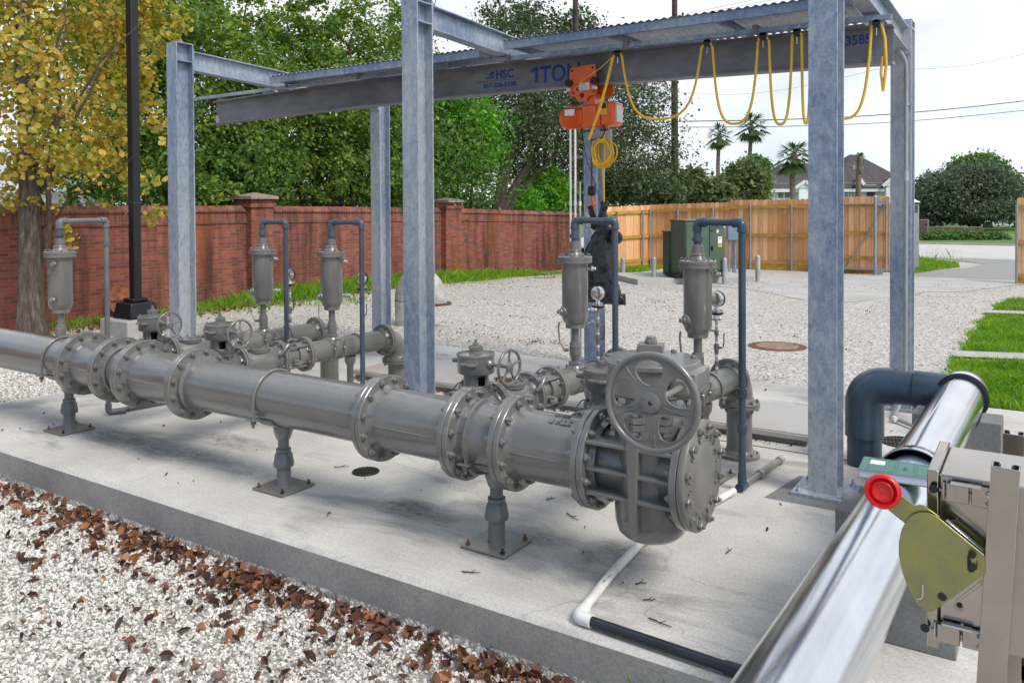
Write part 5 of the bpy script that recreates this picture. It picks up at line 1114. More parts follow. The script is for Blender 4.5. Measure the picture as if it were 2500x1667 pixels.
# ---- gauges
def gauge(b, s_, label, fac=1.):
    P = bpos(b, s_); o = root('pressure_gauge', label, 'pressure gauge', (P.x, P.y, BZ+RP6-.003), group='pressure gauges on the branches')
    m = MB(); m.cyl((0, 0, 0), (0, 0, .38), .0095, 14).build('stem_pipe', MT['bollard'], o, local=True)
    m = MB()
    for z in (.04, .12, .24): m.lathe((0, 0, z), (0, 0, 1), [(0, .0125), (.002, .0145), (.03, .0145), (.032, .0125)], 14)
    m.build('fitting', MT['paint2'], o, local=True)
    for z in (.018, .10, .19, .30): MB().cyl((0, 0, z), (0, 0, z+.012), .0108, 12).build('thread_tape', MT['white'], o, local=True)
    MB().lathe((0, 0, .14), (0, 0, 1), [(0, .015), (.02, .019), (.045, .015)], 14).cyl((0, 0, .16), (.03, 0, .16), .008, 10).build('ball_cock', MT['paint2'], o, local=True)
    MB().tube([(.03, 0, .16), (.045, 0, .165), (.05, 0, .20), (.05, 0, .26)], .004, 8).build('lever_handle', MT['black'], o, local=True)
    MB().cyl((0, 0, .27), (-.045, .0, .27), .009, 10).lathe((-.045, 0, .262), (0, 0, 1), [(0, .010), (.02, .012), (.03, .008)], 12).tube([(-.05, 0, .27), (-.075, 0, .262), (-.082, 0, .245)], .007, 8).b2((-.065, -.004, .302), (-.025, .004, .306)).build('side_tap', MT['chrome'], o, local=True)
    MB().lathe((0, 0, .375), (0, 0, 1), [(0, .026), (.006, .044), (.018, .044), (.02, .038)], 24).build('seal_disc', MT['black'], o, local=True)
    m = MB(); m.lathe((0, 0, .395), (0, 0, 1), [(0, .036), (.010, .036), (.012, .02), (.03, .016), (.04, .014)], 20); m.build('seal_top', MT['chrome'], o, local=True)
    for k in range(6): MB().hexa((.034*math.cos(k*PI/3), .034*math.sin(k*PI/3), .405), (0, 0, 1), .006, .009).build('seal_bolt', MT['chrome'], o, local=True)
    d = Vector((.12, .99, 0)).normalized(); c = Vector((0, 0, .482))
    MB().lathe(c-d*.030, d, [(0, .030), (.003, .042), (.010, .0485), (.048, .050), (.05, .052)], 36).build('gauge_case', MT['chrome'], o, local=True)
    MB().lathe(c+d*.014, d, [(0, .0525), (.010, .0525)], 36, caps=False).lathe(c+d*.012, d, [(0, .051), (.012, .053), (.014, .05)], 36, caps=False).build('bezel', MT['black'], o, local=True)
    MB().lathe(c+d*.016, d, [(0, .049), (.004, .049)], 32).build('dial', MT['white'], o, local=True)
    return o
gauge(0, 1.78, 'steel backed pressure gauge with black seal disc beside the valve nearest the big handwheel')
gauge(1, 1.70, 'steel backed pressure gauge with black seal disc below the black bag')
gauge(2, 1.74, 'steel backed pressure gauge half hidden behind a slate vent pipe against the grass')
gauge(3, 1.70, 'steel backed pressure gauge seen whole in front of the brick wall')
# ---- floor drain pipes
o = root('drain_pipe', 'white plastic drain pipe with faint print lying on the slab, ending in an elbow', 'drain pipe', (-1.66, 3.03, 0))
A_ = Vector((-1.648, 3.02, .030)); B_ = Vector((-1.735, 3.86, .030)); D_ = Vector((-1.575, 4.86, .030)); T_ = Vector((-1.557, 4.97, .030)); E_ = Vector((-1.50, 5.62, .03)); G_ = Vector((-.95, 2.985, .03))
MB().tube([A_, A_.lerp(B_, .5)+Vector((-.012, 0, 0)), B_, B_.lerp(D_, .4)+Vector((-.0, 0, 0)), D_], .0215, 18).build('pipe', MT['pvc_white'], o)
txt('PVC 1120 B', .018, Vector((-1.672, 3.32, .0525)), Vector((-.03, 1, 0)), Vector((-1, -.03, 0)), MT['bluegrey_ink'], o, ext=.0003)
m = MB(); m.tube(fillet([A_+Vector((-.005, .075, 0)), A_, A_+Vector((.07, -.004, 0))], .03), .0275, 20); m.build('elbow', MT['white'], o)
o2 = root('black_drain_pipe', 'black pipe run continuing from the white elbow towards the clad pipe', 'drain pipe', (-1.3, 3.0, 0))
MB().cyl(A_+Vector((.055, -.003, 0)), G_, .0215, 18).build('pipe', MT['black_pvc'], o2)
MB().cyl(G_-Vector((.05, 0, 0)), G_+Vector((.03, 0, 0)), .027, 18).tube([G_, G_+Vector((.5, .0, 0))], .0215, 16).build('coupling', MT['black_pvc'], o2)
o = root('drain_tee', 'dusty grey drain pipe with tee and couplings at the foot of the slate vent pipe', 'drain pipe', (-1.55, 5.2, 0)); dd = (E_-T_).normalized()
MB().cyl(T_-dd*.045, T_+dd*.045, .0275, 18).cyl((T_.x, T_.y, .03), (T_.x, T_.y, .10), .0275, 18).build('tee', MT['pvc_dark'], o)
MB().cyl(T_+dd*.04, E_, .0205, 18).build('pipe', MT['paint2'], o)
MB().cyl(T_.lerp(E_, .42), T_.lerp(E_, .48), .0265, 18).cyl(E_-dd*.03, E_+dd*.02, .0265, 18).cyl(T_+dd*.04, T_+dd*.055, .026, 18).build('coupling', MT['bollard'], o)
# ---- slate elbow riser and clad pipe
CXN, CXF = -.545, -.435
pvr = root('pvc_riser', 'large slate blue plastic riser and elbow feeding the metal clad pipe', 'pipe', (-1.02, 5.9, 0)); px, py, pz = -1.02, 5.92, .545
MB().cyl((px, py, -.02), (px, py, .24), .110, 40).build('riser', MT['pvc_dark'], pvr)
el = [(px, py, .20)] + [(px+.13-.13*math.cos(q), py, pz-.13+.13*math.sin(q)) for q in [PI/2*k/12 for k in range(13)]] + [(px+.19, py, pz)]
MB().tube([(px, py, .195), (px, py, .36)] + el[1:], .124, 44).build('elbow', MT['pvc_dark'], pvr)
MB().cyl((px+.18, py, pz), (-.70, py, pz), .112, 40).build('stub', MT['pvc_dark'], pvr)
MB().cyl((-.715, py, pz), (-.50, py, pz), .124, 44).build('tee_arm', MT['pvc_dark'], pvr)
MB().lathe((CXF, py+.06, pz), (0, -1, 0), [(-.12, .02), (-.10, .10), (-.05, .135), (0, .142), (.16, .142)], 48).build('end_bell', MT['pvc_dark'], pvr)
MB().lathe((CXF, py-.09, pz), (-.015, -1, 0), [(0, .150), (.004, .152), (.016, .152), (.02, .138)], 48, caps=False).build('rubber_ring', MT['black'], pvr)
MB().lathe((CXF, py+.0, pz), (0, -1, 0), [(0, .147), (.085, .1475), (.088, .144)], 48, caps=False).build('end_band', MT['alu'], pvr)
cp = root('clad_pipe', 'shiny aluminium clad pipe running past the metal enclosure', 'pipe', (-.5, 3.5, 0))
def cx(y): return CXF + (CXN-CXF)*(5.9-y)/4.9
ybell = 4.0
MB().tube([(cx(y), y, pz) for y in (5.86, 5.3, 4.7, ybell+.08)], .131, 64).build('cladding', MT['alu'], cp)
MB().lathe((cx(ybell+.08), ybell+.08, pz), (-.02, -1, 0), [(0, .132), (.05, .133), (.09, .150), (.15, .156), (.17, .157), (.165, .150), (.10, .13)], 64, caps=False).build('cladding_collar', MT['alu'], cp)
MB().tube([(cx(y), y, pz-.004) for y in (ybell+.04, 3.4, 2.6, 1.8, 1.0, .2, -.6)], .1315, 64).build('cladding', MT['alu'], cp)
MB().tube([(cx(y)-.03, y, pz+.128) for y in (5.84, 4.9, 4.1)], .003, 6).build('seam', MT['alu'], cp)
# cradle blocks
def block(x0, x1, y0, y1, zt, label):
    o = root('concrete_block', label, 'concrete block', ((x0+x1)/2, (y0+y1)/2, 0), group='concrete cradle blocks')
    cxx_, czz, rr = cx((y0+y1)/2), pz, .137; pts = [(x0, 0), (x1, 0), (x1, zt)]; a0 = math.acos(min(1, (czz-zt)/rr)); n_ = 14
    for k in range(n_+1): q = -PI/2 + a0 - 2*a0*k/n_; pts.append((cxx_+rr*math.cos(q), czz+rr*math.sin(q)))
    pts.append((x0, zt)); MB().prism(pts, (0, y1, 0), (1, 0, 0), (0, 0, 1), y1-y0).build('block', MT['conc_block'], o, bevel=.006); return o
block(-.725, -.28, 3.55, 3.82, .50, 'grey concrete cradle block near the mottled column, under the book end of the clad pipe')
block(-.672, -.205, 5.45, 5.70, .495, 'grey concrete cradle block near the slate elbow under the clad pipe')
# book
bk = root('field_book', 'teal hardcover field book with white label lying on the clad pipe', 'book', (-.5, 3.6, .68)); bz = pz+.1315-.004+.002
c0 = Vector((-.622, 3.475, bz)); bx = Vector((1, .06, 0)).normalized(); by = Vector((-.06, 1, 0)).normalized(); BW, BH = .30, .19
MB().box(c0+bx*BW/2+by*BH/2+up_*.0015, (BW, BH, .003), axes=(bx, by, up_)).box(c0+bx*BW/2+by*BH/2+up_*.0325, (BW, BH, .003), axes=(bx, by, up_)).build('cover', plain('teal_cloth', (.085, .20, .17), .6, var=.08, sc=10), bk, bevel=.001)
MB().box(c0+bx*(BW/2+.0)+by*BH/2+up_*.017, (BW-.008, BH-.008, .028), axes=(bx, by, up_)).build('pages', plain('page_edges', (.55, .53, .66), .8, var=.05, sc=60), bk)
MB().box(c0+bx*.060+by*.125+up_*.0345, (.055, .055, .0008), axes=(bx, by, up_)).build('label_sticker', MT['white'], bk)
m = MB(); ink = plain('teal_ink', (.04, .12, .11), .6)
for (a, b, c_, d_) in ((.03, .015, .125, .016), (.03, .172, .125, .173), (.03, .015, .031, .173), (.125, .015, .126, .173), (.135, .01, .136, .18), (.195, .01, .196, .18), (.205, .02, .29, .021), (.205, .165, .29, .166), (.205, .02, .206, .166)): m.box(c0+bx*((a+c_)/2)+by*((b+d_)/2)+up_*.0345, (abs(c_-a)+.0008, abs(d_-b)+.0008, .0006), axes=(bx, by, up_))
m.build('cover_print', ink, bk); txt('1091', .022, c0+bx*.172+by*.06+up_*.0343, by, -bx, ink, bk, ext=.0004)
# ---- stainless enclosure on strut, with switch handle (close to the camera)
eb = root('switch_enclosure', 'stainless disconnect switch box with toggle latches bolted to a strut', 'enclosure', (-.1, 1.45, 1.2))
BD = 1.27
def fp(u, v, d=BD): return at(u, v, d)
# box frame: front plane faces the photographer side; axes from measured edges
a_, b_, c_ = fp(2292, 1166), fp(2455, 1190), None
EXb = Vector((1, 0, 0)); EYb = Vector((0, 1, 0)); a_ = Vector((-.134, 1.396, 1.356))
zt_ = a_.z; zb_ = 1.105; bw_ = .115; bd_ = .17
ctr = Vector((a_.x, a_.y, 0)) + EXb*bw_/2 + EYb*bd_/2
MB().box((ctr.x, ctr.y, (zt_+zb_)/2), (bw_, bd_, zt_-zb_), axes=(EXb, EYb, up_)).build('box', MT['stain'], eb, bevel=.003)
a0__ = Vector((a_.x, a_.y, 0))
MB().box(a0__ - EXb*.0085 + EYb*(bd_/2+.002) + up_*((zt_+zb_)/2-.006), (.0165, bd_+.012, zt_-zb_+.022), axes=(EXb, EYb, up_)).build('door_lip', MT['stain'], eb, bevel=.002)
def latch(u, v):
    r_ = ray(u, v); p = C0 + r_*((1.396-.003)/r_.y); q = MB()
    o = q.box(p+EXb*.033, (.070, .008, .003), axes=(EXb, EYb, up_)).box(p+EXb*.023-EYb*.006, (.030, .010, .026), axes=(EXb, EYb, up_)).build('latch', MT['stain'], eb, bevel=.001)
    MB().box(p+EXb*.054-EYb*.004, (.026, .006, .030), axes=(EXb, EYb, up_)).build('latch_keeper', MT['stain'], eb, bevel=.001)
    MB().ring(p+EXb*.062-EYb*.010, EXb+EYb*.4, .008, .0022, 20, 6).build('latch_eye', MT['chrome'], eb)
    MB().cyl(p+EXb*.004+up_*.012-EYb*.004, p+EXb*.004-up_*.012-EYb*.004, .0025, 8).box(p+EXb*.034-EYb*.008+up_*.015, (.040, .010, .003), axes=(EXb, EYb, up_)).build('latch_pin', MT['chrome'], eb)
    MB().lathe(p-EXb*.009+up_*.002-EYb*.010, -EYb, [(0, .0065), (.001, .0065)], 14).build('slot', MT['black'], eb)
latch(2297, 1194); latch(2276, 1532)
pln = EYb; P0 = Vector((0, 1.352, 0))
def onb(u, v, off=0.):
    r_ = ray(u, v); t_ = (P0 + pln*off - C0).dot(pln)/r_.dot(pln); return C0 + r_*t_
def plate(pts, th, mat, name, parent=eb, off=0., bevel=.0008):
    q = [onb(u, v, off) for u, v in pts]; o0 = q[0]; poly = [((p-o0).dot(EXb), (p-o0).dot(up_)) for p in q]
    return MB().prism(poly, o0, EXb, up_, th).build(name, mat, parent, bevel=bevel)
k4 = lambda L: [(1950+x/2.5418, 1050+y/2.5418) for x, y in L]
plate(k4([(745, 507), (800, 508), (858, 530), (1152, 770), (1160, 885), (830, 1122), (808, 1122), (745, 1080), (690, 1000), (645, 880), (622, 770), (622, 690), (640, 610), (672, 555), (705, 520)]), .003, MT['olive'], 'handle_plate')
plate(k4([(555, 490), (660, 575), (745, 540), (862, 545), (880, 535), (775, 462), (748, 457), (725, 466), (628, 392), (560, 400)]), .003, MT['olive'], 'handle_arm', off=.006)
plate(k4([(903, 565), (920, 545), (1150, 735), (1160, 772)]), .010, MT['chrome'], 'guide_rail', off=.02)
plate(k4([(960, 555), (985, 555), (1150, 690), (1150, 735), (1110, 705), (930, 560)]), .002, MT['olive'], 'back_bracket', off=.045)
plate(k4([(960, 1060), (1135, 925), (1135, 960), (1100, 985), (1020, 1040)]), .002, MT['stain'], 'back_bracket', off=.045)
def spot(u, v, r_, mat, nm, off=-.003, h_=.004): return MB().lathe(onb(u, v, off), -pln, [(0, r_), (h_, r_*.9)], 20).build(nm, mat, eb)
plate(k4([(1046, 790), (1050, 768), (1075, 758), (1100, 770), (1103, 850), (1085, 880), (1060, 880), (1046, 860)]), .001, MT['black'], 'link_slot', off=-.0035, bevel=0)
plate(k4([(1062, 782), (1068, 766), (1092, 766), (1104, 790), (1098, 815), (1106, 845), (1085, 860), (1066, 845), (1070, 812)]), .002, MT['olive'], 'link', off=-.006)
for x, y, rr in ((1076, 770, .0052), (1085, 843, .0052)): u, v = k4([(x, y)])[0]; spot(u, v, rr, MT['dark_steel'], 'link_pin', -.007)
u, v = k4([(890, 1032)])[0]; spot(u, v, .0062, MT['black'], 'pivot_hole', -.0035, .001)
u, v = k4([(997, 1085)])[0]; spot(u, v, .008, MT['stain'], 'screw', .05, .006); spot(u, v, .004, MT['black'], 'screw_socket', .043, .001)
plate(k4([(765, 957), (775, 952), (775, 1030), (762, 1048), (735, 1050), (730, 1042), (756, 1038), (764, 1025)]), .002, MT['chrome'], 'slot_edge', off=-.003)
# red knob
ku, kv = k4([(520, 380)])[0]; kc = onb(ku, kv, -.012); kd = (C0-kc).normalized()*.55 - pln*.45; kd.normalize()
MB().lathe(kc-kd*.016, kd, [(0, .018), (.004, .0245), (.012, .0262), (.018, .0255), (.0215, .0225), (.0215, .0205), (.017, .019), (.0155, .0165), (.019, .0150), (.0195, .0130), (.016, .0118), (.0155, .006), (.016, .0005)], 48, caps=False).build('red_knob', MT['red'], eb, sharp=60)
MB().cyl(kc-kd*.03, kc-kd*.01, .009, 14).build('knob_stem', MT['dark_steel'], eb)
# slotted strut uprights
def strutpost(ub, vt, ub2, d, label, w=.0365, zlo=-.02, ax=None):
    o = root('strut_post', label, 'strut post', tuple(Vector((fp(ub, vt, d).x, fp(ub, vt, d).y, 0))), group='slotted strut posts')
    T = fp(ub, vt, d); Bt = fp(ub2, 1667, d); s_ = (Bt-T); s_ = s_/(-s_.z); k = T.z-zlo; Bt = T + s_*k; Z = (T-Bt).normalized(); X = (EXb - Z*EXb.dot(Z)).normalized(); Y = Z.cross(X)
    L_ = (T-Bt).length; c = (T+Bt)/2 + X*w/2; th = .0026; m = MB()
    m.box(c - Y*(w/2), (w, th, L_), axes=(X, Y, Z))                       # web towards the camera
    for q in (-1, 1): m.box(c + X*(q*(w/2-th/2)), (th, w-.002, L_), axes=(X, Y, Z)); m.box(c + X*(q*(w/2-.006)) + Y*(w/2-.002), (.009, th, L_), axes=(X, Y, Z)); m.box(c + X*(q*(w/2-.0105)) + Y*(w/2-.006), (th, .007, L_), axes=(X, Y, Z))
    m.build('channel', MT['stain'], o, bevel=.0008)
    return o, X, Y, Z, T
sp, SX, SY, SZ, ST = strutpost(2421, 1129, 2385, 1.20, 'brushed steel strut post right in front of the switch box')
sp2, *_ = strutpost(2449, 1052, 2440, 1.62, 'shorter brushed steel strut post standing behind the switch box')
for z_ in (1.22, 1.31): pass
MB().lathe(ST+SX*.062-SZ*.045+SY*.01, -SY, [(0, .016), (.01, .017), (.02, .012)], 18).lathe(ST+SX*.062-SZ*.085+SY*.01, -SY, [(0, .014), (.01, .015), (.02, .010)], 18).build('clamp_knob', MT['black'], sp)
# pale equipment edge at the frame side
o = root('white_equipment_panel', 'white panel edge with dark frame behind the strut post', 'panel', (.07, 1.6, .5)); P1, P2 = at(2478, 1330, 1.75), at(2462, 1590, 1.75)
MB().add([P1, P2, P2+EXb*.35, P1+EXb*.35, P1+EYb*.02, P2+EYb*.02, P2+EXb*.35+EYb*.02, P1+EXb*.35+EYb*.02], [(0, 1, 2, 3), (7, 6, 5, 4), (0, 4, 5, 1), (1, 5, 6, 2), (2, 6, 7, 3), (3, 7, 4, 0)]).build('panel', MT['white'], o)
MB().box((P2+EXb*.15-up_*.03), (.32, .03, .03), axes=(EXb, EYb, up_)).box((P2+EXb*.02+up_*(-P2.z/2)), (.03, .03, P2.z), axes=(EXb, EYb, up_)).box((P2+EXb*.28+up_*(-P2.z/2)), (.03, .03, P2.z), axes=(EXb, EYb, up_)).build('frame', MT['dark_steel'], o)

# ================================================================ VEGETATION
def leaf_mesh(P, N, L, wd=.62, fold=.0, shape=4):
    """P centres (n,3), N normals (n,3), L lengths (n,)"""
    n = len(P); N = N/np.linalg.norm(N, axis=1)[:, None]; r_ = rng.normal(size=(n, 3)); T = np.cross(N, r_); T /= np.linalg.norm(T, axis=1)[:, None]; B = np.cross(N, T); L = L[:, None]
    if shape == 4:
        V = np.stack([P-T*L*.5, P+B*L*wd*.5+N*L*fold, P+T*L*.5, P-B*L*wd*.5+N*L*fold], 1).reshape(-1, 3)
        return V, np.arange(n*4).reshape(n, 4)
    V = np.stack([P-T*L*.5, P-T*L*.22+B*L*wd*.42+N*L*fold, P+T*L*.18+B*L*wd*.40+N*L*fold, P+T*L*.5, P+T*L*.18-B*L*wd*.40+N*L*fold, P-T*L*.22-B*L*wd*.42+N*L*fold], 1).reshape(-1, 3)
    b = np.arange(n)[:, None]*6; F = np.concatenate([b+np.array([0, 1, 2, 3]), b+np.array([0, 3, 4, 5])], 0)
    return V, F
def crown_points(blobs, n, clump=.16, cl_per=40, shell=(.45, 1.0), sub=0):
    w = np.array([b[3]*b[4]*b[5] for b in blobs])**.75; w = w/w.sum(); PP = []; OO = []
    for b, wi in zip(blobs, w):
        m = int(n*wi); k = max(3, m//cl_per); c = np.array(b[:3]); r_ = np.array(b[3:6])
        d = rng.normal(size=(k, 3)); d /= np.linalg.norm(d, axis=1)[:, None]; rad = rng.uniform(shell[0], shell[1], (k, 1))**.7
        ctr = d*rad; idx = rng.integers(0, k, m); off = rng.normal(size=(m, 3))*clump*rng.uniform(.5, 1.5, (k, 1))[idx]
        p = ctr[idx]+off; PP.append(c+p*r_); OO.append(p)
    return np.concatenate(PP), np.concatenate(OO)
def crown(o, blobs, n, L, mat, clump=.16, cl_per=40, wd=.62, shape=4, fold=.06, droop=.0, name='crown', shell=(.45, 1.)):
    P, O = crown_points(blobs, n, clump, cl_per, shell); m = len(P); N = rng.normal(size=(m, 3))*.8 + O*.5 + np.array([0, 0, .55])
    Ls = L*np.exp(rng.normal(-.05, .33, m)).clip(.35, 1.8); V, F = leaf_mesh(P, N, Ls, wd, fold, shape); V = V - np.array(top(o).location); return bulk(name, V, F, mat, o)
def limbs(o, base, tips, r0, mat, mid=.45, seg=10, wob=.12, fork=None):
    m = MB(); base = Vector(base)
    for t_, rr in tips:
        t_ = Vector(t_); f = Vector(fork) if fork is not None else base.lerp(t_, mid); n = 9; pts = []; rad = []
        for i in range(n+1):
            s_ = i/n; p = base*(1-s_)**2 + f*2*s_*(1-s_) + t_*s_*s_; p += Vector((random.uniform(-1, 1), random.uniform(-1, 1), 0))*wob*s_*(1-s_)
            pts.append(p); rad.append(r0*(1-s_)**.9*rr + .012 + .004)
        m.tube(pts, rad, seg)
    return m
G_T = 'trees beyond the brick wall'
def tree(name, label, base, blobs, n, L, mat, r0, tips, bark='bark_dark', group=G_T, fork=None, **k):
    if WALL[0]:
        q_ = lambda p: C0 + (Vector(p)-C0)*max(1., 13.35/abs(p[0]))
        tips = [(q_(p), r_) for p, r_ in tips]; fork = q_(fork) if fork is not None else None
    o = root(name, label, 'tree', tuple(base), group=group)
    crown(o, blobs, n, L, MT[mat], **k)
    limbs(o, base, tips, r0, MT[bark], fork=fork).build('trunk', MT[bark], o); return o
def B(u, v, d, rx, rz, ry=None):
    if WALL[0]:
        dw = 13.5/abs(ray(u, v).x) + rx*.5
        if d < dw: k_ = dw/d; d = dw; rx *= k_; rz *= k_; ry = ry*k_ if ry else None
    p = at(u, v, d); return (p.x, p.y, p.z, rx, ry or rx, rz)
WALL = [False]
# yellow autumn tree
yt = root('autumn_tree', 'tree with yellow autumn leaves and a thick pale trunk in front of the brick wall', 'tree', (-11.72, 5.80, -.05))
bl = [B(80, 60, 11.8, .9, .8), B(215, 110, 12.5, .75, .7), B(40, 260, 11.6, .7, .7), B(180, 260, 12.2, .75, .7), B(300, 190, 13.0, .5, .5), B(120, 390, 11.6, .75, .45), B(10, 420, 11.5, .5, .4), B(225, 400, 12.8, .5, .42), B(330, 60, 13.2, .5, .5), B(0, 100, 12, .8, .8), B(120, -120, 11.8, 1.1, .8), B(300, -60, 13, .7, .5), B(390, 40, 13.2, .45, .5), B(350, 260, 13.2, .4, .6), B(260, 340, 12.9, .5, .5), B(300, 60, 13, .5, .6), B(90, 330, 10.7, .5, .6), B(70, 150, 10.7, .5, .7)]
crown(yt, bl, 12500, .078, MT['leaf_yellow'], clump=.20, cl_per=16, wd=.86, shape=6, fold=.07, name='crown', shell=(.15, 1.))
bl2 = [B(375, 525, 12.4, .26, .14), B(395, 110, 12.4, .26, .28), B(385, 300, 12.4, .14, .3), B(170, 570, 11.4, .14, .26), B(60, 500, 11.3, .55, .12), B(345, 450, 12.4, .26, .18), B(245, 495, 12.6, .2, .08)]
crown(yt, bl2, 560, .085, MT['leaf_yellow'], clump=.3, cl_per=9, wd=.86, shape=6, fold=.07, name='drooping_sprays', shell=(.1, 1.))
m = MB(); tb0 = Vector((-11.75, 5.82, -.1))
# flared fluted trunk
V = []; seg = 28; prof = [(0, .36), (.12, .30), (.35, .235), (.8, .205), (1.3, .195), (1.7, .19), (2.1, .165), (2.6, .15), (3.3, .13), (4.2, .10), (5.6, .06)]
for j, (h_, r_) in enumerate([(a_, b_*.76) for a_, b_ in prof]):
    for k in range(seg):
        a = 2*PI*k/seg; fl = 1 + (.16*math.exp(-h_*1.3)+.07)*math.sin(4*a+.8+h_*.25) + .045*math.sin(9*a+h_*.9); V.append((tb0.x+.05*math.sin(h_*1.1)+r_*fl*math.cos(a), tb0.y-.03*h_*0+r_*fl*math.sin(a), tb0.z+h_))
F = [(j*seg+k, j*seg+(k+1) % seg, (j+1)*seg+(k+1) % seg, (j+1)*seg+k) for j in range(len(prof)-1) for k in range(seg)]
m.add(V, F).build('trunk', MT['bark'], yt, sharp=180)
m = MB()
for (u0, v0), (u1, v1), r_, dd_ in (((108, 640), (160, 60), .06, -.3), ((75, 520), (30, 0), .055, -.1), ((95, 470), (290, 120), .045, -.5), ((95, 500), (10, 330), .035, .2), ((90, 380), (330, 60), .035, -.4), ((100, 560), (330, 380), .022, -.7), ((95, 300), (180, -60), .04, -.2), ((100, 520), (370, 500), .014, -.8), ((80, 430), (100, -80), .05, .1)):
    a = at(u0, v0, 11.35); b = at(u1, v1, 11.35+dd_); pts = [a.lerp(b, s_/6)+Vector((random.uniform(-.05, .05), random.uniform(-.05, .05), .18*math.sin(PI*s_/6)*(.5))) for s_ in range(7)]
    m.tube(pts, [r_*.72*(1-.75*s_/6) for s_ in range(7)], 8)
m.build('branch', MT['bark'], yt)
WALL[0] = True
def gp_(u, d):
    if WALL[0]: d = max(d, 13.6/abs(ray(u, 600).x))
    p = at(u, 600, d); return Vector((p.x, p.y, -.3))
tree('leafy_tree', 'tall green tree flecked with orange behind the column by the lamp post', gp_(500, 17), [B(380, 60, 17, 1.9, 1.6), B(520, 150, 16.5, 1.6, 1.4), B(360, 300, 16.8, 1.7, 1.4), B(500, 370, 16, 1.5, 1.2), B(300, 120, 17.5, 1.5, 1.5), B(600, 250, 16.5, .9, 1.0), B(560, 40, 17.5, 1.0, 1.2), B(420, 440, 15.8, 1.3, .8), B(300, 420, 16.5, 1.2, .9), B(230, 420, 17, 1.2, .9)], 62000, .088, 'leaf_green_o', .22,
     [(at(400, 60, 17), 1), (at(560, 120, 16.8), .6), (at(340, 300, 16.8), .6), (at(520, 330, 16.2), .5), (at(600, 20, 17.5), .5)], clump=.10, cl_per=85, shell=(.25, 1.))
tree('leafy_tree', 'tall spreading green tree with orange tints behind the left canopy', gp_(800, 19), [B(740, 60, 19.5, 1.3, 1.1), B(850, 110, 19, 1.4, 1.1), B(700, 160, 19, 1.2, .8), B(800, 250, 18.5, 2.0, 1.1), B(680, 320, 18, 1.5, 1.2), B(850, 400, 17.6, 1.6, 1.1), B(960, 170, 19, 1.2, 1.4), B(720, 430, 17, 1.4, .8), B(940, 330, 18, 1.2, 1.2), B(1000, 60, 19.5, .8, .9)], 62000, .09, 'leaf_green_o', .24,
     [(at(740, 40, 19.5), 1), (at(860, 80, 19), .8), (at(690, 300, 18), .6), (at(930, 200, 19), .6), (at(800, 420, 17.5), .5)], clump=.10, cl_per=85, shell=(.3, 1.))
tree('leafy_tree', 'shorter glossy green tree hanging over the wall by the first brick pier', gp_(600, 15.8), [B(610, 470, 15.0, .75, .5), B(560, 420, 15.4, .9, .7), B(640, 400, 15.6, .7, .6), B(480, 480, 15.3, .9, .5)], 15000, .085, 'leaf_green', .09, [(at(600, 420, 15.4), 1), (at(520, 440, 15.4), .8)], clump=.2, cl_per=30)
tree('leafy_tree', 'green tree filling in behind the middle columns', gp_(960, 18), [B(900, 420, 17.4, 1.6, .9), B(1010, 380, 18, 1.5, 1.2), B(1080, 280, 18.5, 1.1, 1.1), B(1120, 430, 18, 1.0, .8)], 28000, .09, 'leaf_green', .16, [(at(960, 380, 17.8), 1), (at(1080, 300, 18.4), .8)], clump=.17, cl_per=34)
tree('leafy_tree', 'fresh bright green tree beside the dark oak, above the second brick pier', gp_(1130, 18.2), [B(1110, 300, 18, .95, .6), B(1160, 360, 17.8, .7, .7), B(1090, 400, 17.6, .7, .6), B(1070, 250, 18.2, .6, .5)], 14000, .105, 'leaf_bright', .08, [(at(1110, 330, 18), 1), (at(1160, 380, 17.9), .7)], clump=.2, cl_per=30)
tree('oak_tree', 'big dark grey green oak with a leaning forked trunk behind the hanging hoist', gp_(1180, 24), [B(1260, 260, 24, 2.0, 1.4), B(1400, 220, 24, 2.3, 1.5), B(1330, 360, 23.5, 2.2, 1.2), B(1200, 330, 24.5, 1.8, 1.1), B(1500, 260, 24, 1.7, 1.3), B(1560, 370, 24, 1.5, 1.1), B(1450, 420, 23.4, 2.0, 1.0), B(1290, 130, 25, 1.5, .9), B(1420, 110, 25, 1.2, .8), B(1230, 60, 26, 1.0, .7), B(1590, 440, 24.2, 1.0, .7)], 70000, .10, 'leaf_dark', .22,
     [(at(1300, 200, 24), 1), (at(1230, 330, 23.6), .7), (at(1400, 260, 24), .8), (at(1480, 300, 24), .6), (at(1350, 380, 23.4), .5), (at(1300, 100, 25), .5)], clump=.17, cl_per=60, fork=at(1230, 420, 23.8))
tree('sparse_tree', 'thin twiggy crown rising above the dark oak', gp_(1330, 29), [B(1260, 60, 28, 1.0, .8), B(1330, 90, 28, 1.1, .7), B(1400, 60, 28.5, .9, .6), B(1290, 30, 28, .6, .5)], 4200, .12, 'leaf_dark', .12, [(at(1260, 30, 28), 1), (at(1330, 60, 28), .8), (at(1390, 50, 28), .7), (at(1290, 10, 28), .6)], clump=.26, cl_per=14)
bsh = tree('leafy_bush', 'bright yellow green feathery bush just over the brick wall', gp_(1340, 21.5), [B(1320, 470, 21, .8, .55), B(1370, 480, 21.2, .6, .45), B(1270, 490, 21, .6, .35), B(1340, 440, 21.2, .35, .35)], 9500, .115, 'leaf_bright', .05, [(at(1320, 460, 21), 1), (at(1370, 480, 21), .8)], clump=.2, cl_per=24, wd=.4)
G_F = 'trees beyond the wooden fence'; WALL[0] = False
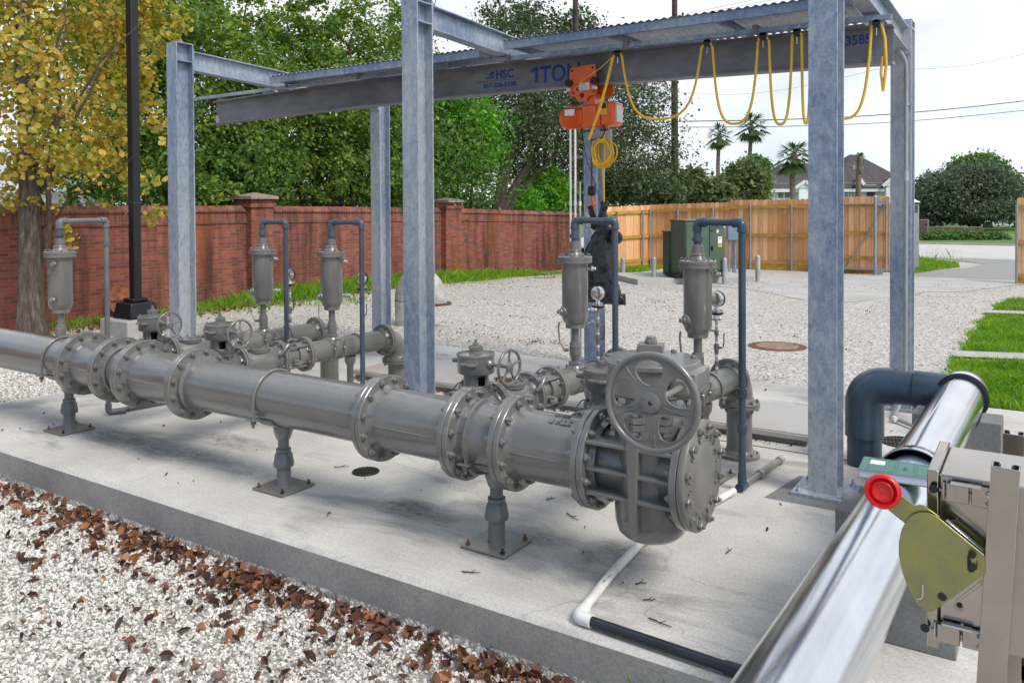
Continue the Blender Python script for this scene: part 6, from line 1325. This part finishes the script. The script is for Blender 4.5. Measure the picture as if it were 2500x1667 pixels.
tree('leafy_tree', 'olive shrub-like tree between the utility pole and the palms', gp_(1700, 33), [B(1695, 462, 33, .85, .72), B(1640, 470, 33, .9, .6), B(1745, 475, 33, .8, .5), B(1700, 440, 33.5, .45, .4)], 11000, .17, 'leaf_olive', .14, [(at(1695, 440, 33), 1)], group=G_F, clump=.19, cl_per=34)
tree('leafy_tree', 'rounder olive green tree with a darker pointed top beside the white house', gp_(1840, 35), [B(1820, 440, 35, .95, .75), B(1838, 468, 34.6, .6, .55), B(1785, 465, 34.6, .7, .6), B(1840, 425, 35.5, .4, .4)], 14000, .18, 'leaf_olive', .16, [(at(1820, 430, 35), 1), (at(1850, 420, 35), .7)], group=G_F, clump=.18, cl_per=34)
tree('leafy_tree', 'bright treetop peeking over the olive tree next to the palms', gp_(1850, 44), [B(1842, 405, 44, .7, .5), B(1862, 430, 44, .4, .5), B(1838, 392, 44, .3, .3)], 3600, .2, 'leaf_green', .12, [(at(1850, 385, 44), 1)], group=G_F, clump=.22, cl_per=24)
tree('leafy_tree', 'low dark tree filling the gap over the angled cedar fence', gp_(1530, 29), [B(1520, 460, 28.5, 1.2, .5), B(1600, 470, 29, 1.0, .45), B(1450, 460, 28, 1.0, .6)], 9000, .15, 'leaf_dark', .12, [(at(1520, 440, 28.5), 1)], group=G_F, clump=.2, cl_per=30)
tree('oak_tree', 'broad dark oak across the road beyond the gate opening', gp_(2380, 56), [B(2325, 478, 55, 1.9, 1.4), B(2400, 462, 55, 2.1, 1.6), B(2355, 440, 56, 1.7, 1.1), B(2290, 505, 55, 1.2, 1.1), B(2460, 505, 55, 1.6, 1.0), B(2380, 512, 54.5, 2.4, .9), B(2500, 490, 56, 1.4, 1.1)], 50000, .17, 'leaf_far_oak', .30, [(at(2360, 470, 55), 1), (at(2420, 470, 55), .7), (at(2310, 470, 55), .6)], group='trees across the road', clump=.16, cl_per=38)
tree('leafy_tree', 'bright green tree top rising behind the broad dark oak', gp_(2400, 66), [B(2390, 412, 66, 1.9, 1.2), B(2345, 432, 66, 1.2, .9), B(2430, 432, 66, 1.5, 1.0)], 12000, .26, 'leaf_green', .25, [(at(2385, 380, 66), 1)], group='trees across the road', clump=.17, cl_per=34)
tree('leafy_tree', 'dark tree beside the strapped column, across the road', gp_(2270, 58), [B(2278, 455, 58, 1.1, 1.0), B(2262, 505, 57, 1.2, 1.4), B(2250, 480, 58, 1.0, 1.0)], 9000, .2, 'leaf_far_oak', .2, [(at(2275, 430, 58), 1)], group='trees across the road', clump=.2, cl_per=30)
tree('leafy_tree', 'farther tree just over the far fence top by the gate opening', gp_(2490, 75), [B(2490, 462, 75, 1.3, 1.1), B(2520, 480, 74, 1.8, 1.2)], 5000, .28, 'leaf_green', .2, [(at(2485, 430, 75), 1)], group='trees across the road', clump=.2, cl_per=30)
# distant woods closing the horizon
wd_ = [B(u, 505, 95, 9, 2.4+random.uniform(-.6, 1.2), 3) for u in range(-700, 3400, 110)]
P, O = crown_points(wd_, 42000, .14, 40, (.2, 1.)); N = rng.normal(size=P.shape)+np.array([0, 0, .6]); V, F = leaf_mesh(P, N, .55*rng.uniform(.6, 1.3, len(P)), .7, .05)
tag(bulk('distant_woods', V, F, MT['leaf_dark']), kind='stuff', label='far dark line of trees on the horizon')
# palms
def palm(u, vtop, vbase, d, label, r_=.13, n=22, L=.95, sick=False):
    T = at(u, vtop, d); o = root('palm_tree', label, 'palm tree', (T.x, T.y, -.3), group='palm trees beyond the fence'); h_ = T.z+.3
    m = MB(); pts = [(.06*math.sin(i*.7), 0, h_*i/10) for i in range(11)]; m.tube(pts, [r_*(1.1-.25*i/10) for i in range(11)], 12)
    m.lathe((pts[-1][0], 0, h_-.9), (0, 0, 1), [(0, r_), (.3, r_*1.15), (.7, r_*1.25), (1., r_*.9)], 10); m.build('trunk', MT['palm_bark'], o, local=True)
    V = []; F = []
    for i in range(n):
        a = i*2.399; el = R(70 - 135*i/n) if not sick else R(random.uniform(-60, 80)); Ls = L*random.uniform(.75, 1.1)*(.5 if sick else 1)
        dr = Vector((math.cos(a)*math.cos(el), math.sin(a)*math.cos(el), math.sin(el))); sd_ = dr.cross(Vector((0, 0, 1))).normalized(); base = Vector((pts[-1][0], 0, h_-.05)); fc_ = base + dr*Ls*.55
        # fan leaf: segments radiating from the end of the stalk
        for k in range(11):
            q = R(-80+16*k); tip = fc_ + (dr*math.cos(q)+sd_*math.sin(q))*Ls*.62 + Vector((0, 0, -.22*Ls*abs(math.sin(q))-.12*Ls)); w_ = sd_*.028*Ls*2.9 + dr*.01
            b_ = len(V); V += [tuple(fc_-w_*.4), tuple(fc_+w_*.4), tuple(fc_.lerp(tip, .6)+w_*.7), tuple(tip), tuple(fc_.lerp(tip, .6)-w_*.7)]; F.append((b_, b_+1, b_+2, b_+3, b_+4))
        b_ = len(V); V += [tuple(base-sd_*.02), tuple(base+sd_*.02), tuple(fc_+sd_*.02), tuple(fc_-sd_*.02)]; F.append((b_, b_+1, b_+2, b_+3))
    MB().add(V, F).build('crown', MT['palm'], o, local=True, smooth=False)
palm(1755, 330, 480, 50, 'palm tree with a compact green head above the olive tree, nearer the utility pole', .13, 24, .9)
palm(1833, 308, 480, 52, 'tallest palm tree with a wide green head between the other two green palms', .14, 26, 1.1)
palm(1937, 378, 480, 46, 'palm tree with a wide bushy head in front of the white house eave', .17, 26, 1.15)
palm(2098, 385, 480, 48, 'nearly bare palm tree with withered fronds in front of the dark roof', .17, 12, .9, True)
palm(2189, 395, 480, 46, 'bare palm trunk seen just beside the strapped column', .20, 9, .8, True)
# utility poles and wires
def upole(u, d, w, vtop, label, extra=False):
    p = at(u, 500, d); o = root('utility_pole', label, 'utility pole', (p.x, p.y, -.3), group='wooden utility poles'); zt = at(u, vtop, d).z+.3; r_ = w/2*d/FPX
    MB().lathe((0, 0, 0), (0, 0, 1), [(0, r_*1.1), (zt, r_*.85)], 16).build('pole', MT['pole_wood'], o, local=True)
    MB().cyl((-r_*1.1, -.02, 0), (-r_*1.0, -.02, zt*.75), r_*.16, 8).build('ground_conduit', MT['bollard'], o, local=True); return o, p
u1, pp1 = upole(1407, 27, 15, -160, 'dark utility pole rising past the oak with brackets near its top')
u2, pp2 = upole(1648, 33, 15.5, -60, 'dark utility pole behind the cedar fence corner carrying the black wires')
a = at(1407, 60, 27); MB().cyl(a, a+RH*.38-up_*.2, .03, 8).cyl(a+RH*.38-up_*.24, a+RH*.38-up_*.02, .045, 10).cyl(a+RH*.55-up_*.28, a+RH*.55-up_*.06, .045, 10).cyl(a-up_*.28, a+RH*.6-up_*.25, .02, 8).build('bracket', MT['dark_steel'], u1)
wires = [((1400, 350), (1648, 297), (2500, 247)), ((1400, 365), (1648, 311), (2500, 270)), ((1640, 225), (2140, 170), (2500, 132))]
for i, (a, b, c) in enumerate(wires):
    o = root('power_line', ['thick black wire, upper of the low pair past the second pole', 'black wire, lower of the low pair past the second pole', 'thin faint wire crossing above the low pair'][i], 'power line', tuple(at(*b, 33))); r_ = (.022, .016, .006)[i]
    A, Bm, Cc = at(*a, 45), at(*b, 32.7), at(*c, 40); m = MB(); m.tube([A.lerp(Bm, t_/8)-up_*(.5*math.sin(PI*t_/8)) for t_ in range(9)], r_, 6); m.tube([Bm.lerp(Cc, t_/12)-up_*(.25*math.sin(PI*t_/12)) for t_ in range(13)], r_, 6); m.build('wire', MT['black'], o)
for i, (a, c) in enumerate((((1590, 52), (1900, -12)), ((1640, 48), (1960, -14)))):
    o = root('power_line', ['thin wire high over the corrugated canopy, upper one', 'thin wire just over the corrugated canopy, lower one with small fittings'][i], 'power line', tuple(at(*a, 40))); m = MB(); m.tube([at(*a, 40).lerp(at(*c, 40), t_/4) for t_ in range(-3, 6)], .008, 6).build('wire', MT['dark_steel'], o)
    if i: 
        for u_, v_ in ((1645, 36), (1667, 30)): q = at(u_, v_+10, 40); MB().cyl(q-up_*.12, q+up_*.18, .05, 8).build('insulator', MT['dark_steel'], o)
# ================================================================ HOUSES
def house():
    d = 60.; s_ = d/FPX; O = at(2030, 520, d); yaw = math.atan2(RH.y, RH.x); o = root('white_house', 'white sided house with dark hipped roofs beyond the wooden fence', 'house', (O.x, O.y, -.5), yaw)
    X = lambda u: (u-2030)*s_; Zf = lambda v: at(2030, v, d).z+.5; mt = MT['siding']
    ze = Zf(459)
    w = MB().b2((X(1882), 0, 0), (X(2230), 9, ze)).b2((X(1882), 0, ze-.02), (X(2230), .02, ze))
    w.build('wall', mt, o, local=True)
    def hip(x0, x1, y0, y1, z0, zr, rx0, rx1, nm='roof'):
        ym = (y0+y1)/2; MB().add([(x0, y0, z0), (x1, y0, z0), (x1, y1, z0), (x0, y1, z0), (rx0, ym, zr), (rx1, ym, zr)], [(0, 1, 5, 4), (1, 2, 5), (2, 3, 4, 5), (3, 0, 4), (3, 2, 1, 0)]).build(nm, MT['shingle'], o, local=True, smooth=False)
    ov = .35
    hip(X(1878), X(2120), -ov, 9+ov, ze-.05, Zf(402)+.3, X(1956), X(2100))
    hip(X(2040), X(2238), -ov-.1, 9.2+ov, ze-.02, Zf(381)+.35, X(2136), X(2156))
    MB().b2((X(1877), -ov-.04, ze-.30), (X(2238), -ov+.02, ze-.06)).build('fascia', MT['white'], o, local=True)
    def gable(ua, ub, va, vb):
        xa, xb, za, zb = X(ua), X(ub), Zf(va), Zf(vb); xm = (xa+xb)/2
        MB().add([(xa, -.55, za), (xb, -.55, za), (xm, -.55, zb), (xa, 2.5, za), (xb, 2.5, za), (xm, 2.5, zb)], [(0, 1, 2), (3, 5, 4), (0, 2, 5, 3), (1, 4, 5, 2), (0, 3, 4, 1)]).b2((xa+.15, -.5, 0), (xb-.15, .3, za)).build('gable', mt, o, local=True, smooth=False)
        t_ = .22; m = MB()
        for x_, y_ in (((xa-.15, za), (xm, zb+.12)), ((xb+.15, za), (xm, zb+.12))):
            p0_, p1_ = Vector((x_[0], -.62, x_[1])), Vector((y_[0], -.62, y_[1])); dd_ = (p1_-p0_); m.box((p0_+p1_)/2, (dd_.length, .12, t_), axes=(dd_.normalized(), Vector((0, 1, 0)), dd_.normalized().cross(Vector((0, 1, 0)))))
        m.build('gable_trim', MT['white'], o, local=True)
        MB().add([(xa-.2, -.6, za-.05), (xm, -.6, zb+.1), (xb+.2, -.6, za-.05), (xm, 4, zb+.1), (xa-.2, 3, za), (xb+.2, 3, za)], [(0, 1, 3, 4), (1, 2, 5, 3)]).build('gable_roof', MT['shingle'], o, local=True, smooth=False)
    gable(1940, 1977, 459, 447); gable(2151, 2186, 456, 441); gable(2086, 2096, 452, 442)
    m = MB()
    for k in range(12): m.b2((X(1883), -.03, .4+k*.30), (X(2228), .0, .415+k*.30))
    m.build('lap_lines', plain('siding_shadow_gap', (.55, .56, .60), .8), o, local=True)
    for ua, ub, va, vb, nv, nh in ((1899, 1927, 461.5, 483, 1, 0), (2062, 2091, 460, 482, 3, 2), (2114, 2135, 456, 481, 0, 1)):
        f = MB().b2((X(ua)-.12, -.08, Zf(vb)-.12), (X(ub)+.12, -.02, Zf(va)+.12)).build('window', MT['white'], o, local=True)
        MB().b2((X(ua), -.10, Zf(vb)), (X(ub), -.085, Zf(va))).build('pane', MT['glass'], f, local=True)
        m = MB()
        for k in range(nv): x_ = X(ua)+(X(ub)-X(ua))*(k+1)/(nv+1); m.b2((x_-.04, -.12, Zf(vb)), (x_+.04, -.10, Zf(va)))
        for k in range(nh): z_ = Zf(vb)+(Zf(va)-Zf(vb))*(k+1)/(nh+1); m.b2((X(ua), -.118, z_-.03), (X(ub), -.10, z_+.03))
        if m.v: m.build('mullion', MT['white'], f, local=True)
    for u_, v_, h__ in ((2071, 392, .9), (2117, 404, .35), (2146, 420, .25), (2084, 403, .2)): MB().cyl((X(u_), 2.4, Zf(v_)-.5), (X(u_), 2.4, Zf(v_)+h__*.35), .10, 8).build('roof_vent', MT['bollard'], o, local=True)
house()
# pale outbuildings glimpsed through the trees
for nm, lab, u, v, d, w, h_ in (('pale_house', 'pale house roof glimpsed through leaves beside the lamp post', 390, 430, 24, 3.0, 1.2), ('pale_house', 'pale house siding glimpsed behind the yellow tree trunk', 20, 470, 22, 2.2, 1.3)):
    P = at(u, v, d); o = root(nm, lab, 'house', (P.x, P.y, -.3), math.atan2(RH.y, RH.x)); MB().b2((-w/2, 0, 0), (w/2, 4, P.z+.3)).build('wall', MT['siding'], o, local=True)
    MB().add([(-w/2-.3, -.3, P.z+.3), (w/2+.3, -.3, P.z+.3), (w/2+.3, 4.3, P.z+.3), (-w/2-.3, 4.3, P.z+.3), (-w/2-.3, 2, P.z+h_+.3), (w/2+.3, 2, P.z+h_+.3)], [(0, 1, 5, 4), (2, 3, 4, 5), (0, 4, 3), (1, 2, 5), (3, 2, 1, 0)]).build('roof', plain('pale_metal_roof', (.45, .48, .52), .5), o, local=True, smooth=False)
# across the road: stone wall, hedge, flowers, car
sw = root('stone_wall', 'low stone boundary wall under the broad oak across the road', 'stone wall', tuple(at(2350, 545, 50))); a, b = at(2240, 560, 46.5), at(2400, 560, 45)
Dw = (b-a); Dw.z = 0; Lw = Dw.length; Dw.normalize(); MB().box(Vector(((a.x+b.x)/2, (a.y+b.y)/2, -.1)), (Lw, .3, 1.0), axes=(Dw, Vector((-Dw.y, Dw.x, 0)), up_)).build('wall', MT['stone'], sw, bevel=.03)
a = at(2252, 560, 46.2); MB().box(Vector((a.x, a.y, .35)), (.6, .6, .9)).build('end_pier', MT['stone'], sw, bevel=.03)
hg = root('hedge', 'long clipped green hedge across the road in front of the stone wall', 'hedge', tuple(at(2350, 580, 46))); hb_ = [B(u, 580, 41, .45, .26, .35) for u in range(2225, 2445, 9)]
P, O = crown_points(hb_, 20000, .2, 30, (.2, 1.)); V, F = leaf_mesh(P, rng.normal(size=P.shape)+O+np.array([0, 0, .5]), .12*rng.uniform(.6, 1.3, len(P)), .7, .05); bulk('foliage', V-np.array(hg.location), F, MT['leaf_green'], hg)
a, b = at(2225, 590, 41.1), at(2445, 590, 41.1); Dw = (b-a); Dw.z = 0; Lw = Dw.length; Dw.normalize(); MB().box(Vector(((a.x+b.x)/2, (a.y+b.y)/2, .0)), (Lw, .3, .5), axes=(Dw, Vector((-Dw.y, Dw.x, 0)), up_)).build('inner_branches', MT['bark_dark'], hg)
fl = root('flower_bed', 'bed of pink and white flowers at the kerb across the road', 'flowers', tuple(at(2440, 592, 44.5)))
fb = [B(u, 592, 44.6, .42, .26, .4) for u in range(2412, 2480, 9)]
pk = foliage('pink_and_white_petals', [(.1, (.10, .20, .04)), (.35, (.45, .14, .28)), (.6, (.62, .30, .42)), (.9, (.75, .70, .66))], .2)
P, O = crown_points(fb, 4500, .25, 20, (.2, 1.)); V, F = leaf_mesh(P, rng.normal(size=P.shape)+np.array([0, 0, .8]), .11*rng.uniform(.6, 1.2, len(P)), .9, .05); bulk('blooms', V-np.array(fl.location), F, pk, fl)
cr_ = root('parked_car', 'pale blue white car glimpsed under the oak across the road', 'car', tuple(at(2432, 565, 60)), math.atan2(RH.y, RH.x))
cl = cr_.location; z0_ = -.35-cl.z
m = MB(); m.prism([(-1.6, .35), (-1.55, .75), (-.9, .85), (-.5, 1.25), (.7, 1.28), (1.2, .9), (1.7, .8), (1.75, .35)], (0, -.8, z0_), (1, 0, 0), (0, 0, 1), -1.6); m.build('body', plain('pale_car_paint', (.62, .68, .78), .25, coat=.5), cr_, local=True, bevel=.05)
m = MB(); m.prism([(-.42, .9), (-.35, 1.2), (.62, 1.22), (.95, .92)], (0, -.82, z0_), (1, 0, 0), (0, 0, 1), -.03); m.build('window', MT['glass'], cr_, local=True)
for x_ in (-1.05, 1.1):
    MB().cyl((x_, -.85, z0_+.33), (x_, -.62, z0_+.33), .33, 20).build('wheel', MT['black'], cr_, local=True)
# ================================================================ GRASS
def blades(name, pts, hmin, hmax, mat='grass', wd=.006, lean=.35, label=None):
    n = len(pts); P = np.array(pts, float); h_ = rng.uniform(hmin, hmax, n)*rng.uniform(.6, 1., n); a = rng.uniform(0, 2*PI, n); ln = rng.normal(0, lean, (n, 2))
    W_ = np.stack([np.cos(a), np.sin(a), np.zeros(n)], 1)*(wd*rng.uniform(.6, 1.4, n))[:, None]
    T1 = P + np.stack([ln[:, 0]*h_*.35, ln[:, 1]*h_*.35, h_*.6], 1); T2 = P + np.stack([ln[:, 0]*h_, ln[:, 1]*h_, h_], 1)
    V = np.stack([P-W_, P+W_, T1+W_*.7, T2, T1-W_*.7], 1).reshape(-1, 3); F = np.arange(n*5).reshape(n, 5)
    o = bulk(name, V, F, MT[mat]); return tag(o, kind='stuff', label=label)
def gpts(n, f):
    out_ = []
    while len(out_) < n:
        p = f(); 
        if p is not None: out_.append((p[0], p[1], gz(p[0], p[1])-.005))
    return out_
def clumpy(x, y, s_=1.3): return .5+.5*math.sin(x*s_*2.1+1.3*math.sin(y*s_*1.7))*math.sin(y*s_*1.9+1.1*math.sin(x*s_*2.3))
def wallgrass():
    y = random.uniform(4.2, 21); e = 1.0 + .35*math.sin(y*1.3) + .3*math.sin(y*.7+1) - .45*sstep(15, 20, y); x = -12.68 + abs(random.gauss(0, .5))*e
    if random.random() > clumpy(x, y)**1.5*(.25+.75*sstep(7.5, 10.5, y)): return None
    return (x, y)
blades('grass', gpts(13000, wallgrass), .05, .20, wd=.007, lean=.45, label='bright grass growing along the foot of the brick wall')
def tallg():
    y = random.choice([random.gauss(11.6, .9), random.gauss(13.8, 1.0), random.gauss(16, 1.4)]); x = -12.35+random.gauss(0, .22); return (x, y)
blades('grass', gpts(16000, tallg), .15, .38, wd=.007, lean=.5, label='taller bright weeds beside the brick piers')
polyA = [(-.86, 8.3), (-.84, 10.6), (3.2, 12.0), (3.2, 8.3)]; polyB = [(-.86, 11.2), (-.80, 15.1), (3.2, 16.2), (3.2, 12.9)]; polyC = [(-.78, 15.7), (-.62, 17.6), (.4, 19.4), (3.2, 20.5), (3.2, 16.9)]
def inpoly(x, y, P_):
    c_ = False; j = len(P_)-1
    for i in range(len(P_)):
        if (P_[i][1] > y) != (P_[j][1] > y) and x < (P_[j][0]-P_[i][0])*(y-P_[i][1])/(P_[j][1]-P_[i][1]+1e-9)+P_[i][0]: c_ = not c_
        j = i
    return c_
def lawn(P_, edge=.12):
    xs = [p[0] for p in P_]; ys = [p[1] for p in P_]
    def f():
        x, y = random.uniform(min(xs), min(max(xs), 2.2)), random.uniform(min(ys), max(ys)); 
        return (x+random.gauss(0, .04), y) if inpoly(x+edge*math.sin(y*5)*.4, y, P_) else None
    return f
for i, (P_, n, lab) in enumerate(((polyA, 26000, 'bright lawn patch right behind the slab'), (polyB, 26000, 'bright lawn patch between the two concrete strips'), (polyC, 12000, 'bright lawn patch beyond the far concrete strip'))):
    sheet('lawn_base', [(x+.02 if x < 0 else x, y) for x, y in P_], .012, plain('lawn_soil', (.075, .12, .03), .95, var=.4, sc=6), zf=gz)
    blades('grass', gpts(n, lawn(P_)), .03, .10 if i else .12, wd=.006, lean=.6, label=lab)
isl = [(-6.5, 24.2), (-2.85, 24.0), (-2.15, 27.6), (-2.4, 29.8), (-3.7, 32.0), (-8, 32.0)]
sheet('verge_island', isl, .014, plain('verge_soil', (.09, .16, .03), .95, var=.4, sc=4), zf=gz); blades('grass', gpts(12000, lawn(isl)), .05, .16, wd=.012, lean=.5, label='grass island between the gate lane and the road')
blades('grass', gpts(70, lambda: (random.gauss(-3.1, .5), random.gauss(30.5, .6))), .3, .7, wd=.004, lean=.35, label='tall dry grass stalks at the road edge')
blades('grass', gpts(3500, lambda: (random.uniform(-10.6, -9.2), random.uniform(20.2, 22.2))), .06, .16, wd=.010, lean=.5, label='small grass patch at the cedar fence corner')
b_ = [(-1.20+random.gauss(0, .05), 2.90+random.gauss(0, .03), -.235) for _ in range(26)]
blades('grass', b_, .10, .26, wd=.004, lean=.45, label='few grass blades at the foot of the slab front')
# ================================================================ LOOSE STUFF
# stones in front of the slab
def stones(n, region, z0, s0, s1, name, label, layers=.018):
    tmpl = np.array([(1, 0, 0), (0, 1, 0), (-1, 0, 0), (0, -1, 0), (0, 0, 1), (0, 0, -1)], float); fc_ = np.array([(0, 1, 4), (1, 2, 4), (2, 3, 4), (3, 0, 4), (1, 0, 5), (2, 1, 5), (3, 2, 5), (0, 3, 5)])
    X = region(n); n = len(X); s_ = rng.uniform(s0, s1, n)*rng.uniform(.7, 1.25, n)
    sc = np.stack([s_*rng.uniform(.7, 1.2, n), s_*rng.uniform(.6, 1.0, n), s_*rng.uniform(.45, .85, n)], 1)
    v = tmpl[None]*sc[:, None, :]*(1+rng.uniform(-.28, .28, (n, 6, 1))) + rng.normal(0, .12, (n, 6, 3))*s_[:, None, None]
    q = rng.normal(size=(n, 4)); q /= np.linalg.norm(q, axis=1)[:, None]; w, x, y, z = q.T
    Rm_ = np.stack([1-2*(y*y+z*z), 2*(x*y-z*w), 2*(x*z+y*w), 2*(x*y+z*w), 1-2*(x*x+z*z), 2*(y*z-x*w), 2*(x*z-y*w), 2*(y*z+x*w), 1-2*(x*x+y*y)], 1).reshape(n, 3, 3)
    v = np.einsum('nij,nkj->nki', Rm_, v) + np.c_[X, z0+rng.uniform(-.2, 1., n)*layers][:, None, :]
    F = (np.arange(n)[:, None, None]*6 + fc_[None]).reshape(-1, 3); return tag(bulk(name, v.reshape(-1, 3), F, MT['stones']), kind='stuff', label=label)
def front(n):
    Y = 2.945 - rng.random(n*2)**1.0*1.75; Xx = rng.uniform(-7.4, -1.0, n*2); lim = -.62*(Xx+1.6)*.62; k = (2.96-Y) < (1.72 - .0*Xx); k &= (Y > 1.2 + .0*Xx) & ((Xx < -1.3) | (Y > 2.2))
    # keep only the wedge the photograph can see, with a wide margin
    k &= Y > (2.05 + (Xx+2.4)*.42).clip(1.1, 2.9) - .45
    return np.c_[Xx[k], Y[k]][:n]
stones(70000, front, -.237, .0080, .0150, 'gravel', 'loose white gravel stones in front of the slab', .016)
def leftg(n): return np.c_[rng.uniform(-10.5, -7.9, n), rng.uniform(3.2, 6.2, n)]
stones(15000, leftg, -.05, .010, .018, 'gravel', 'loose white gravel stones beyond the slab end', .012)
# dead leaves
def leaves(name, P, zf, L0, L1, label, curl=.5, mat='dead'):
    n = len(P); N = rng.normal(size=(n, 3))*np.array([.75, .75, .4])+np.array([0, 0, .7]); N /= np.linalg.norm(N, axis=1)[:, None]; r_ = rng.normal(size=(n, 3)); T = np.cross(N, r_); T /= np.linalg.norm(T, axis=1)[:, None]; B_ = np.cross(N, T)
    L = rng.uniform(L0, L1, n)[:, None]; W_ = L*rng.uniform(.16, .34, (n, 1)); c = rng.uniform(.3, 1.1, (n, 1))*curl*L; C = np.c_[P, [zf(*p) for p in P]] + np.array([0, 0, 1])*(L*rng.uniform(.05, .35, (n, 1)))
    rows = []
    for t_, w_, k_ in ((-.5, .15, .35), (-.2, .9, 0), (.15, 1., .0), (.5, .1, .45)):
        ctr = C + T*L*t_ + N*c*k_; rows += [ctr - B_*W_*w_ + N*c*.8*w_, ctr - N*c*.1, ctr + B_*W_*w_ + N*c*.8*w_]
    V = np.stack(rows, 1).reshape(-1, 3); b = np.arange(n)[:, None, None]*12; q = []
    for j in range(3):
        for k in range(2): q.append((j*3+k, j*3+k+1, (j+1)*3+k+1, (j+1)*3+k))
    F = (b+np.array(q)[None]).reshape(-1, 4); return tag(bulk(name, V, F, MT[mat], smooth=False), kind='stuff', label=label)
def leafdrift(n):
    out_ = []
    while len(out_) < n:
        x = random.uniform(-7., -1.2); y = 2.94-abs(random.gauss(0, .13 if random.random() < .62 else .42)) - .015; dens = .22+.78*clumpy(x, y, 1.7)
        dens = dens**1.6*(sstep(-7.2, -3.0, x)*.72+.28)
        if random.random() < dens: out_.append((x, y))
    return np.array(out_)
gzf = lambda x, y: -.222
leaves('dead_leaves', leafdrift(1350), gzf, .022, .075, 'curled brown leaves drifted against the slab front')
sc2 = np.array([(random.uniform(-6.6, -1.4), random.uniform(1.4, 2.85)) for _ in range(330)]); leaves('dead_leaves', sc2, gzf, .02, .055, 'scattered brown leaves over the front gravel')
yd = []
while len(yd) < 900: yd.append((random.uniform(-12.2, 1.5), random.uniform(8.2, 22.5)))
for _ in range(150):
    cx_, cy_ = random.uniform(-12.2, -1.), random.uniform(8.3, 21)
    if random.random() < (.35 if cx_ > -6 else .9):
        sx_, sy_, n_ = random.uniform(.05, .5), random.uniform(.04, .2), int(random.expovariate(1/11))+2
        yd += [(cx_+random.gauss(0, sx_), cy_+random.gauss(0, sy_)) for _ in range(n_)]
for (u_, v_, n_) in ((1330, 838, 70), (1150, 815, 24), (1010, 800, 26), (1230, 745, 30), (1330, 672, 160), (2020, 662, 60), (2080, 664, 60)):
    p_ = onp(u_, v_, 2, -.05); yd += [(p_.x+random.gauss(0, .22), p_.y+random.gauss(0, .10)) for _ in range(n_)]
leaves('leaf_litter', np.array(yd), lambda x, y: gz(x, y)+.002, .012, .034, 'small dark leaf scraps scattered over the gravel yard')
wl2 = [(-12.55+abs(random.gauss(0, .45)), random.uniform(4.5, 12.5)) for _ in range(2600)]; leaves('leaf_litter', np.array(wl2), lambda x, y: gz(x, y)+.01, .03, .07, 'orange brown leaf litter along the wall foot near the yellow tree')
sl2 = [(random.uniform(-7.5, -.9), random.uniform(3.1, 8.0)) for _ in range(70)]; leaves('leaf_litter', np.array(sl2), lambda x, y: .002, .012, .035, 'few leaf crumbs on the slab')
ht = [(random.uniform(-5.9, -1.45), 6.085-abs(random.gauss(0, .025))) for _ in range(160)]; leaves('leaf_litter', np.array(ht), lambda x, y: .002, .02, .05, 'leaves caught against the hatch curbs')
tw_ = [(835, 1140, .10, 0), (1397, 1262, .12, 1), (1610, 1520, .11, 2), (1150, 1398, .09, 3), (1345, 1218, .06, 4), (1780, 1345, .07, 5), (1585, 1465, .06, 6), (1565, 1425, .05, 0), (2055, 1455-90, .05, 4)]
TL_ = ['twisted dark twig beside the floor drain', 'thin forked twig behind the stained stand', 'dark twig near the white drain elbow', 'straight pale twig on the stain front of the stand', 'short twig below the header flange', 'small twig below the end valve', 'small curled twig near the drain pipe print', 'tiny twig beside the drain pipe bend', 'tiny twig near the cradle block']
for i, (u, v, L_, q) in enumerate(tw_):
    P = onp(u, v, 2, .004); o = root('twig', TL_[i], 'twig', tuple(P), group='twigs fallen on the slab'); a = R([10, -60, -40, -12, 30, 50, 0][q]); d_ = RH*math.cos(a)+FH*math.sin(a)
    pts = [P + d_*(L_*(k/6-.5)) + Vector((random.uniform(-.004, .004), random.uniform(-.004, .004), .003+.002*random.random())) for k in range(7)]
    m = MB(); m.tube(pts, [.0035-.0003*k for k in range(7)], 6); m.tube([pts[3], pts[3]+d_*.02+Vector((-d_.y, d_.x, 0))*.02+up_*.004], .0018, 5); m.build('stick', MT['bark_dark'], o)
# bright sawn chips of tape and orange flag by the gauge
